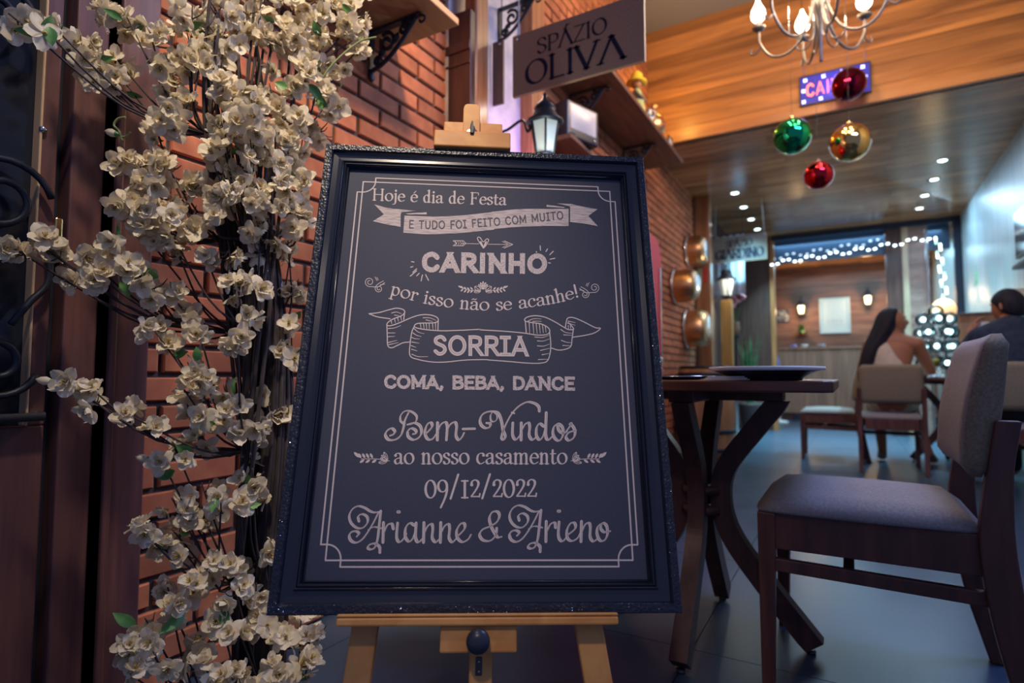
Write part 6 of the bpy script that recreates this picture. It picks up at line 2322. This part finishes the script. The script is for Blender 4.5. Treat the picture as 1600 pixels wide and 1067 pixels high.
# ---- man at the right edge: short hair, dark shirt, seen from behind his left shoulder
mn = thing('person', 'seated man with short dark hair and dark navy shirt at the right edge', 'person', (0.965, 5.10, 0), PI * .06)
N3 = {
    'pel': (V3((0, -.06, .565)), (.165, .115)), 'wai': (V3((0, -.06, .72)), (.152, .108)), 'rib': (V3((0, -.045, .88)), (.168, .112)), 'che': (V3((0, -.03, 1.00)), (.178, .105)), 'up': (V3((0, -.022, 1.065)), (.120, .075)),
    'nec': (V3((0, -.01, 1.12)), (.062, .060)), 'nk2': (V3((0, .012, 1.18)), (.058, .060)), 'hd': (V3((0, .02, 1.24)), (.05, .05)),
    'shL': (V3((-.185, -.03, 1.035)), .066), 'shR': (V3((.185, -.03, 1.035)), .066),
    'elL': (V3((-.27, .14, .86)), .046), 'wrL': (V3((-.155, .215, 1.065)), .030), 'elR': (V3((.27, .10, .82)), .046), 'wrR': (V3((.16, .31, .70)), .030),
    'hiL': (V3((-.10, .02, .56)), .090), 'hiR': (V3((.10, .02, .56)), .090), 'knL': (V3((-.13, .42, .56)), .062), 'knR': (V3((.13, .42, .56)), .062),
    'anL': (V3((-.13, .42, .10)), .040), 'anR': (V3((.13, .42, .10)), .040), 'toL': (V3((-.13, .57, .04)), (.045, .03)), 'toR': (V3((.13, .57, .04)), (.045, .03)),
}
E3 = list(E_[:21])
hand_nodes(N3, E3, 'wrL', N3['wrL'][0], (.35, .25, 1), (.3, 1, -.3), (1, -.3, .0), -1)
hand_nodes(N3, E3, 'wrR', N3['wrR'][0], (-.3, .8, -.5), (1, .3, 0), (0, 0, -1), -1)
HM2 = Matrix.Translation((-.005, .025, 1.255)) @ Matrix.Rotation(math.radians(34), 4, 'Z') @ Matrix.Rotation(math.radians(-8), 4, 'X')
grown('body', N3, E3, M['skin'], mn, HM2, voxel=.0055, smooth=3)
face_parts(mn, HM2)
bm = NB()
n, mm = 28, 14
rows = []
for j in range(mm + 1):
    v = j / mm * .68
    row = []
    for i in range(n):
        a = 2 * PI * i / n
        y = math.cos(a)
        # hairline: higher over the face, lower at the nape
        lim = .20 + .135 * (1 - y) + .05 * abs(math.sin(a)) * (y < .2)
        vv = v / .68 * lim * 1.55
        x_, y_, z_ = math.sin(a) * math.sin(PI * vv) * .086, y * math.sin(PI * vv) * .106 - .004, math.cos(PI * vv) * .126
        if z_ < 0:
            x_ *= 1 + .1 * z_ / .12
        row.append(bm.verts.new(HM2 @ V3((x_, y_, z_))))
    rows.append(row)
for j in range(mm):
    for i in range(n):
        f = bm.faces.new((rows[j][i], rows[j][(i + 1) % n], rows[j + 1][(i + 1) % n], rows[j + 1][i]))
        f.smooth = True
o = finish(bm, 'hair', M['hair'], mn)
sd = o.modifiers.new('solidify', 'SOLIDIFY')
sd.thickness = .010
NAVY = noisy('navy_cloth', (0.016, 0.026, 0.050), (0.028, 0.040, 0.068), nscale=30, rough=.9)
N4 = {
    'hem': (V3((0, -.06, .585)), (.176, .128)), 'wai': (V3((0, -.06, .72)), (.168, .124)), 'rib': (V3((0, -.045, .88)), (.184, .128)), 'che': (V3((0, -.03, 1.00)), (.190, .118)), 'up': (V3((0, -.022, 1.065)), (.134, .088)), 'col': (V3((0, -.014, 1.105)), (.074, .072)),
    'shL': (V3((-.185, -.03, 1.037)), .080), 'shR': (V3((.185, -.03, 1.037)), .080), 'slL': (V3((-.245, .075, .925)), .066), 'slR': (V3((.245, .055, .90)), .066),
}
grown('shirt', N4, [('hem', 'wai'), ('wai', 'rib'), ('rib', 'che'), ('che', 'up'), ('up', 'col'), ('up', 'shL'), ('up', 'shR'), ('shL', 'slL'), ('shR', 'slR')], NAVY, mn)
N5 = {'top': (V3((0, -.062, .64)), (.170, .124)), 'pel': (V3((0, -.062, .565)), (.178, .132)), 'hiL': (V3((-.10, .02, .555)), .100), 'hiR': (V3((.10, .02, .555)), .100), 'knL': (V3((-.13, .45, .575)), .074), 'knR': (V3((.13, .45, .575)), .074), 'anL': (V3((-.13, .42, .13)), .056), 'anR': (V3((.13, .42, .13)), .056)}
grown('trousers', N5, [('top', 'pel'), ('pel', 'hiL'), ('pel', 'hiR'), ('hiL', 'knL'), ('hiR', 'knR'), ('knL', 'anL'), ('knR', 'anR')], mat('dark_trousers', (0.02, 0.022, 0.032), .9), mn)
# the white cup in his left hand
_mw = Matrix.Translation((0.965, 5.10, 0)) @ Matrix.Rotation(PI * .06, 4, 'Z')
cp_ = thing('cup', 'white cup held up by the man in the dark shirt', 'cup', _mw @ V3((-.065, .265, 1.095)))
bm = NB()
lathe(bm, [(.0, 0), (.026, 0), (.034, .02), (.042, .075), (.039, .075), (.031, .022), (.0, .008)], 20)
finish(bm, 'bowl', M['white'], cp_)
bm = NB()
tube(bm, [(.036, 0, .06), (.06, 0, .058), (.062, 0, .03), (.034, 0, .02)], .0045, 6, 5)
finish(bm, 'handle', M['white'], cp_)

# ================================================================== HANGING THINGS
CHX, CHY = at(1290, 300, 'D', 3.1)[:2]
CHZ = 2.635
ch = thing('chandelier', 'pale iron chandelier with curled arms and lit candle bulbs', 'chandelier', (CHX, CHY, CHZ))
PALE = noisy('pale_iron', (0.13, 0.12, 0.115), (0.20, 0.185, 0.175), nscale=20, rough=.4, metal=.4)
bm = NB()
lathe(bm, [(.0, -.150), (.007, -.146), (.010, -.135), (.006, -.11), (.011, -.06), (.007, -.01), (.016, .02), (.010, .05), (.012, .12), (.028, .16), (.034, .19), (.018, .22), (.012, .30), (.022, .36), (.030, .40), (.014, .44), (.010, .60), (.0, .60)], 16)
finish(bm, 'column', PALE, ch)
for k in range(6):
    a = math.radians(48 + 60 * k)
    c, s = math.cos(a), math.sin(a)
    def P(r, z):
        return V3((r * c, r * s, z))
    bm = NB()
    tube(bm, [P(.012, .33), P(.04, .16), P(.10, .02), P(.18, -.035), P(.262, -.012), P(.318, .08), P(.325, .165)], .0072, 8, 6)
    tube(bm, [P(.05, .19), P(.035, .08), P(.05, -.02), P(.09, -.045), P(.12, -.02), P(.11, .02)], .0048, 6, 6)
    tube(bm, [P(.312, .065), P(.345, .03), P(.372, .04), P(.37, .065)], .0045, 6, 5)
    ar = finish(bm, 'arm', PALE, ch)
    bm = NB()
    lathe(bm, [(.0, .0), (.012, .0), (.034, .012), (.038, .022), (.016, .020), (.014, .055), (.0, .055)], 16, P(.325, .160))
    finish(bm, 'candle_cup', PALE, ar)
    bm = NB()
    lathe(bm, [(.0, .0), (.018, .002), (.036, .022), (.041, .045), (.036, .070), (.022, .098), (.012, .118), (.008, .138), (.0, .142)], 16, P(.325, .216))
    finish(bm, 'bulb', M['bulb'], ar)
    lamp('chandelier_light', 'POINT', (CHX + .325 * c, CHY + .325 * s, CHZ + .29 + .12), 15, (1.0, 0.70, 0.42), .04)
bm = NB()
for k in range(11):
    z = .60 + k * .0525
    R_ = Matrix.Rotation(PI / 2 * (k % 2), 3, 'Z')
    pts = [R_ @ V3((.011 * math.cos(2 * PI * i / 10), 0, .030 * math.sin(2 * PI * i / 10))) + V3((0, 0, z + .02)) for i in range(11)]
    tube(bm, pts, .003, 5, cap=False)
lathe(bm, [(.0, ZU - CHZ - .03), (.06, ZU - CHZ - .03), (.055, ZU - CHZ - .004), (.0, ZU - CHZ - .0005)], 16)
finish(bm, 'chain', PALE, ch)

# mirrored baubles on thin cords
def bauble(label, p, r, col, top):
    t = thing('bauble', label, 'bauble', p, 0, 'shiny Christmas baubles under the ceiling')
    m = mat('bauble_' + label.split()[1], col, .08, 1.0)
    bm = NB()
    sphere(bm, (0, 0, 0), r, 32, 20)
    finish(bm, 'ball', m, t)
    bm = NB()
    lathe(bm, [(.0, r * .96), (r * .16, r * .96), (r * .16, r * 1.12), (.0, r * 1.12)], 12)
    tube(bm, [(.0, 0, r * 1.1), (0, 0, r * 1.22)], .004, 6)
    finish(bm, 'cap', M['brass'], t)
    bm = NB()
    tube(bm, [(0, 0, r * 1.2), (0, 0, top - p[2])], .0012, 5)
    finish(bm, 'cord', M['steel'], t)
bauble('shiny green bauble, leftmost of the hanging baubles', at(1238, 213, 'D', 3.5), .107, (0.02, 0.42, 0.16), ZU)
bauble('shiny gold bauble, largest on the right', at(1328, 223, 'D', 3.5), .112, (0.80, 0.50, 0.16), ZU)
bauble('shiny red bauble hanging lowest', at(1279, 274, 'D', 3.5), .084, (0.62, 0.02, 0.03), ZU)
bauble('dark crimson bauble hanging in front of the lit red and blue sign', at(1326, 132, 'D', 4.15), .115, (0.16, 0.008, 0.03), ZU)

# lit cashier sign on the fascia
ls = thing('led_sign', 'lit blue rectangular sign with red dotted letters reading CAIXA on the wooden fascia', 'sign', (-.262, YF - .045, 2.866))
SW, SH = .465, .225
bm = NB()
box(bm, 0, 0, 0, SW, .022, SH)
finish(bm, 'panel', mat('sign_panel', (0.03, 0.03, 0.16), .25, emit=(0.05, 0.05, 0.62), estr=.55), ls, bevel=.003)
bm = NB()
for a in ((-.004, -.006, -.004, SW + .004, .024, .004), (-.004, -.006, SH - .004, SW + .004, .024, SH + .004), (-.004, -.006, 0, .004, .024, SH), (SW - .004, -.006, 0, SW + .004, .024, SH)):
    box(bm, *a)
finish(bm, 'frame', M['black_plastic'], ls)
RED_L = mat('led_red', (1, .2, .1), .3, emit=(1.0, 0.16, 0.05), estr=5.0)
BLU_L = mat('led_blue', (.6, .6, 1), .3, emit=(0.55, 0.55, 1.0), estr=6.0)
GRN_L = mat('led_sign_green', (.2, 1, .6), .3, emit=(0.05, 0.9, 0.45), estr=4.0)
x = .042
for c in 'CAIXA':
    bm = NB()
    adv, sts = CAPS[c]
    for kind, pts in sts:
        P_ = catmull(pts, 6) if kind == 's' else [V3((p[0], p[1], 0)) for p in pts]
        ln = 0
        for a, b in zip(P_[:-1], P_[1:]):
            d = (b - a).length
            k = max(1, int(d / .13))
            for q in range(k + 1):
                pp = a.lerp(b, q / k)
                sphere(bm, (x + pp.x * .076, -.003, .066 + pp.y * .090), .0044, 6, 4)
    finish(bm, 'letter', RED_L, ls)
    x += adv * .076 + .012
for i, (fx, fz) in enumerate(((.08, .86), (.35, .87), (.62, .90), (.90, .88), (.05, .50), (.05, .12), (.30, .12), (.60, .12), (.88, .20), (.93, .52))):
    bm = NB()
    for q in range(4):
        a = PI / 4 + PI / 2 * q
        tube(bm, [(fx * SW, -.003, fz * SH), (fx * SW + .014 * math.cos(a), -.003, fz * SH + .014 * math.sin(a))], .0035, 6)
    finish(bm, 'star_light', BLU_L, ls)
bm = NB()
for q in range(5):
    sphere(bm, (.80 * SW + .012 * (q % 2), -.003, (.38 + .11 * q) * SH), .007, 8, 6)
finish(bm, 'green_lights', GRN_L, ls)
bm = NB()
tube(bm, [(.03, .012, SH), (.03, .012, ZU - 2.866)], .002, 5)
tube(bm, [(SW - .03, .012, SH), (SW - .03, .012, ZU - 2.866)], .002, 5)
finish(bm, 'hanging_wire', M['steel'], ls)
lamp('led_sign_glow', 'POINT', (-.03, YF - .10, 2.98), 2.2, (0.40, 0.25, 1.0), .08)

# recessed lights of the lower ceiling
_pos = [(-1.04, 6.71, 'left row, nearest'), (-1.04, 7.33, 'left row, second'), (-1.04, 7.95, 'left row, third'), (-1.04, 8.54, 'left row, farthest'),
        (.825, 6.67, 'right row, nearest'), (.825, 7.28, 'right row, second'), (.80, 7.88, 'right row, third'), (.80, 8.46, 'right row, farthest')]
for x, y, w in _pos:
    t = thing('ceiling_light', 'small recessed white ceiling light, %s' % w, 'ceiling light', (x, y, ZC - .001), 0, 'recessed lights in the plank ceiling')
    bm = NB()
    lathe(bm, [(.036, 0), (.054, 0), (.054, -.006), (.044, -.008), (.036, -.003)], 24, cap=False)
    finish(bm, 'ring', M['rim_white'], t)
    bm = NB()
    lathe(bm, [(.0, -.002), (.036, -.002), (.034, -.0055), (.0, -.007)], 24)
    finish(bm, 'lens', M['downlight'], t)
    lamp('ceiling_light_beam', 'SPOT', (x, y, ZC - .02), 230, (0.36, 0.84, 1.0), .03, (x * .6, y + .3, 0), 74, .8)

# ================================================================== BACK ROOM
# counter of upright boards with small things along its top
ct = thing('counter', 'wooden counter of upright boards against the back room wall', 'counter', (-.42, 11.55, 0))
bm = NB()
x = -.66
while x < .66:
    box(bm, x, -.14, .13, min(x + .118, .66), -.115, 1.255)
    x += .12
finish(bm, 'front', M['counter_wood'], ct)
bm = NB()
box(bm, -.66, -.113, 0, .66, .30, 1.25)
finish(bm, 'body', M['dark_wood'], ct)
bm = NB()
box(bm, -.68, -.17, 1.256, .68, .32, 1.285)
finish(bm, 'top', M['counter_wood'], ct, bevel=.004)
for lab, px, col, nm in (('small lilac bowl on the back counter, left of the white one', 1240, (.30, .30, .62), 'bowl'), ('small white bowl on the back counter', 1257, (.8, .8, .8), 'bowl'), ('small grey-blue dish on the back counter, rightmost', 1284, (.36, .40, .52), 'bowl')):
    p = at(px, 540, 'Y', 11.55)
    t = thing(nm, lab, 'bowl', (p.x, 11.48, 1.2855), 0, 'bowls on the back counter')
    bm = NB()
    lathe(bm, [(.0, 0), (.03, 0), (.055, .03), (.068, .055), (.064, .055), (.05, .032), (.0, .01)], 18)
    finish(bm, 'dish', mat('glaze_' + lab.split()[1], col, .3), t)
# framed white print, small dark picture, two wall lanterns, hanging plant
fp = thing('framed_print', 'white framed print on the back wall between the two lanterns', 'picture', (-.195, YE - .001, 1.56))
bm = NB()
for a in ((-.245, -.028, 0, .245, 0, .035), (-.245, -.028, .615, .245, 0, .65), (-.245, -.028, .035, -.21, 0, .615), (.21, -.028, .035, .245, 0, .615)):
    box(bm, *a)
finish(bm, 'frame', mat('pale_frame', (.40, .49, .52), .4), fp, bevel=.003)
bm = NB()
box(bm, -.21, -.014, .035, .21, -.002, .615)
finish(bm, 'print', mat('framed_paper', (.46, .53, .53), .6), fp)
bm = NB()
for i, (x, z, w, h) in enumerate(((-.10, .20, .05, .05), (-.03, .19, .04, .08), (.03, .20, .05, .05), (.10, .19, .04, .07), (0, .15, .20, .012))):
    box(bm, x - w / 2, -.0155, z, x + w / 2, -.0142, z + h)
finish(bm, 'drawing', M['print_grey'], fp)
dp2 = thing('picture', 'small dark picture on the back wall left of the lantern', 'picture', (-1.055, YE - .001, 1.80))
bm = NB()
box(bm, -.115, -.02, 0, .115, 0, .24)
finish(bm, 'frame', M['black_plastic'], dp2, bevel=.003)
bm = NB()
box(bm, -.095, -.023, .02, .095, -.0205, .22)
finish(bm, 'image', noisy('picture_image', (.05, .05, .06), (.55, .52, .48), scale=(4, 1, 14), nscale=1.6, rough=.5, lo=.5, hi=.6), dp2)
for lab, px, py in (('lit black lantern on the back wall left of the white print', 1252, 485), ('lit black lantern on the back wall just above the seated woman\'s head', 1356, 470)):
    p = at(px, py, 'Y', 11.9)
    lantern(thing('wall_lantern', lab, 'lantern', (p.x, 11.90, p.z - .06), PI / 2 * -1, 'lanterns on the back wall'), 1.05)
    bm = NB()
    c = [o for o in bpy.data.objects if o.get('label') == lab][0]
    tube(bm, [(-.148, 0, .19), (-.10, 0, .30), (-.04, 0, .33), (0, 0, .285)], .0065, 8, 5)
    lathe(bm, [(.0, -.006), (.034, -.006), (.034, .006), (.0, .010)], 16, (-.142, 0, .19), mat=Matrix.Rotation(PI / 2, 3, 'Y'))
    finish(bm, 'wall_arm', M['iron'], c)
    lamp('back_lantern_light', 'POINT', (p.x, 11.80, p.z), 15, (1.0, 0.62, 0.28), .05)
hp = at(1254, 515, 'Y', 11.95)
pp_ = thing('hanging_plant', 'small leafy green plant on the back wall under the left lantern', 'plant', (hp.x, YE - .002, hp.z - .10))
bm = NB()
lathe(bm, [(.0, 0), (.05, 0), (.068, .09), (.06, .09), (.0, .08)], 14, (0, -.075, 0))
finish(bm, 'pot', mat('terracotta', (.30, .12, .07), .8), pp_)
for k in range(16):
    a = rb.uniform(0, 6.28)
    o = bpy.data.objects.new('leaf', LF[k % 2])
    COL.objects.link(o)
    o.parent = pp_
    o.location = (.02 * math.cos(a), -.085 + .02 * math.sin(a), .09)
    o.rotation_euler = (0, -rb.uniform(-.5, 1.1), a)
    o.scale = (3.0, 3.0, 3.0)
    if o.matrix_basis and math.sin(a) > .2:
        o.rotation_euler[2] = -a
# mop leaning by the opening
mp_ = thing('mop', 'blue mop head up with a white pole standing by the back opening', 'mop', (-1.02, 10.6, 0))
bm = NB()
tube(bm, [(0, 0, .02), (-.07, .02, 1.62)], .017, 8)
finish(bm, 'pole', M['white'], mp_)
bm = NB()
lathe(bm, [(.0, .45), (.05, .46), (.065, .75), (.052, 1.05), (.022, 1.13), (.0, 1.13)], 14, (-.035, .01, 0))
finish(bm, 'cover', mat('blue_cloth', (.08, .14, .36), .8), mp_)
bm = NB()
lathe(bm, [(.0, 0), (.13, 0), (.13, .03), (.02, .05), (.0, .05)], 16)
finish(bm, 'base', M['white'], mp_)
# round orange lamp at the right of the opening
ol = thing('globe_lamp', 'round orange glowing lamp behind the glass centrepiece', 'lamp', (1.0, 8.5, 0))
bm = NB()
lathe(bm, [(.0, 0), (.14, 0), (.14, .02), (.02, .04), (.016, 1.44), (.04, 1.46), (.0, 1.46)], 16)
finish(bm, 'stand', M['dark_wood'], ol)
bm = NB()
sphere(bm, (0, 0, 1.575), .125, 20, 14)
finish(bm, 'shade', mat('orange_shade', (.8, .45, .2), .5, emit=(1.0, .52, .22), estr=.9), ol)
lamp('globe_lamp_light', 'POINT', (.93, 8.3, 1.62), 2.0, (1, .6, .3), .1)


# LED strings round the opening; the dim upper one imitates a reflection
def led_string(name, label, pts, n, m, r, wire):
    t = thing(name, label, 'string lights', pts[0])
    o0 = V3(pts[0])
    P_ = catmull(pts, 12)
    L = [0]
    for a, b in zip(P_[:-1], P_[1:]):
        L.append(L[-1] + (b - a).length)
    bm = NB()
    tube(bm, [p - o0 for p in P_], wire, 5)
    finish(bm, 'wire', M['black_plastic'], t)
    for k in range(n):
        s = L[-1] * (k + .5) / n
        for i in range(len(L) - 1):
            if s <= L[i + 1]:
                c = P_[i].lerp(P_[i + 1], (s - L[i]) / (L[i + 1] - L[i]))
                d = (P_[i + 1] - P_[i]).normalized()
                break
        bm = NB()
        up = V3((0, -1, 0)).cross(d)
        off = up * (.028 if (k // 2) % 2 else -.012)
        bar(bm, c - o0 + off - d * r * 1.15, c - o0 + off + d * r * 1.15, r * 1.3, r * 1.3)
        finish(bm, 'bulb', m if not isinstance(m, list) else m[k % len(m)], t, bevel=r * .5)
    return t
led_string('light_string', 'horizontal string of cold white LED lights across the top of the back opening', [(-.955, YB - .06, 2.40), (-.4, YB - .06, 2.435), (.2, YB - .06, 2.48), (.65, YB - .06, 2.52), (.98, YB - .06, 2.56)], 26, M['led_white'], .017, .004)
led_string('light_string', 'dim upper row of LED lights built as the reflection of the main string', [(-.95, YB + .16, 2.52), (-.4, YB + .16, 2.555), (.2, YB + .16, 2.60), (.65, YB + .16, 2.64), (.96, YB + .16, 2.68)], 22, mat('led_reflection', (1, 1, 1), .3, emit=(.55, .78, 1.0), estr=1.8), .015, .003)
led_string('light_string', 'vertical string of white and green LED lights down the right side of the opening', [(1.02, YB - .07, 2.56), (1.035, YB - .07, 2.3), (1.06, YB - .07, 2.0), (1.075, YB - .07, 1.72)], 18, [M['led_white'], M['led_green'], M['led_white']], .020, .006)

# low partition with a booth back, tissue box and a wall screen on the right
bp2 = thing('partition', 'brown wooden booth partition at the right wall behind the man', 'partition', (1.09, 6.98, 0))
bm = NB()
box(bm, -.16, -.03, 0, .186, .03, 1.36)
finish(bm, 'panel', noisy('booth_wood', (.20, .075, .04), (.30, .12, .065), scale=(9, 9, 1), nscale=3, rough=.4), bp2, bevel=.005)
bm = NB()
box(bm, -.17, -.045, 1.361, .186, .045, 1.385)
finish(bm, 'cap', M['dark_wood'], bp2, bevel=.004)
sh_ = thing('wall_ledge', 'small brown wall ledge holding a white box beside the man', 'shelf', (XR - .002, 6.2, 1.30))
bm = NB()
box(bm, -.14, -.16, 0, 0, .16, .10)
finish(bm, 'board', M['post_wood'], sh_, bevel=.004)
wb = thing('tissue_box', 'white box on the small wall ledge beside the man', 'box', (XR - .075, 6.2, 1.4005))
bm = NB()
box(bm, -.06, -.13, 0, .06, .13, .09)
finish(bm, 'carton', M['white'], wb, bevel=.005)
bm = NB()
box(bm, -.02, -.06, .0902, .02, .06, .0925)
finish(bm, 'opening', M['print_grey'], wb)
mo = thing('wall_screen', 'black wall screen on its bracket at the right edge', 'screen', (XR - .002, 5.80, 1.90))
mo.rotation_euler = (0, 0, math.radians(0))
bm = NB()
box(bm, -.10, -.50, -.19, -.065, .18, .19)
finish(bm, 'housing', M['black_plastic'], mo, bevel=.006)
bm = NB()
box(bm, -.1012, -.48, -.172, -.1002, .16, .172)
finish(bm, 'display', mat('dark_display', (.03, .045, .06), .1), mo)
bm = NB()
bar(bm, (-.064, -.1, 0), (-.001, -.1, 0), .05, .05)
box(bm, -.12, -.40, -.27, -.02, .20, -.245)
box(bm, -.02, -.12, -.26, -.0005, -.05, .05)
finish(bm, 'bracket', M['iron'], mo)
eg = thing('exit_reflection', 'faint green running-figure shape imitating an exit sign reflection on the right wall', 'sign', (XR - .001, 8.24, 1.80))
bm = NB()
GM = mat('reflection_green', (.16, .62, .34), .6, emit=(.1, .7, .3), estr=.25)  # weak glow stands in for a reflected exit sign
for a, b, w in (((0, .10), (0, .17), .03), ((0, .10), (-.06, .02), .022), ((0, .10), (.05, .04), .022), ((.05, .04), (.09, .01), .02), ((0, .15), (-.06, .12), .018), ((0, .16), (.06, .14), .018)):
    bar(bm, (-.004, a[0], a[1]), (-.004, b[0], b[1]), w, .004, up=(1, 0, 0))
sphere(bm, (-.004, .01, .215), .022, 10, 8, sc=(.15, 1, 1))
finish(bm, 'figure', GM, eg)
# white drape in the gap beside the far lantern
dr = thing('drape', 'white and lilac cloth hanging behind the far lantern', 'cloth', (-1.27, 7.6, 0))
bm = NB()
g = []
for i in range(25):
    u = i / 24
    g.append([bm.verts.new((-.19 + .38 * u, .025 * math.sin(u * 30) * (1 - .5 * v), 2.55 - .75 * v)) for v in (0, .25, .5, .75, 1)])
for i in range(24):
    for j in range(4):
        bm.faces.new((g[i][j], g[i + 1][j], g[i + 1][j + 1], g[i][j + 1]))
o = finish(bm, 'cloth', mat('lilac_white_cloth', (.62, .64, .78), .9), dr, smooth=True)
sd = o.modifiers.new('solidify', 'SOLIDIFY')
sd.thickness = .004
bm = NB()
tube(bm, [(-.20, 0, 2.556), (.20, 0, 2.556)], .008, 8)
tube(bm, [(-.17, 0, 2.556), (-.17, 0, ZC)], .003, 5)
tube(bm, [(.17, 0, 2.556), (.17, 0, ZC)], .003, 5)
finish(bm, 'rail', M['iron'], dr)
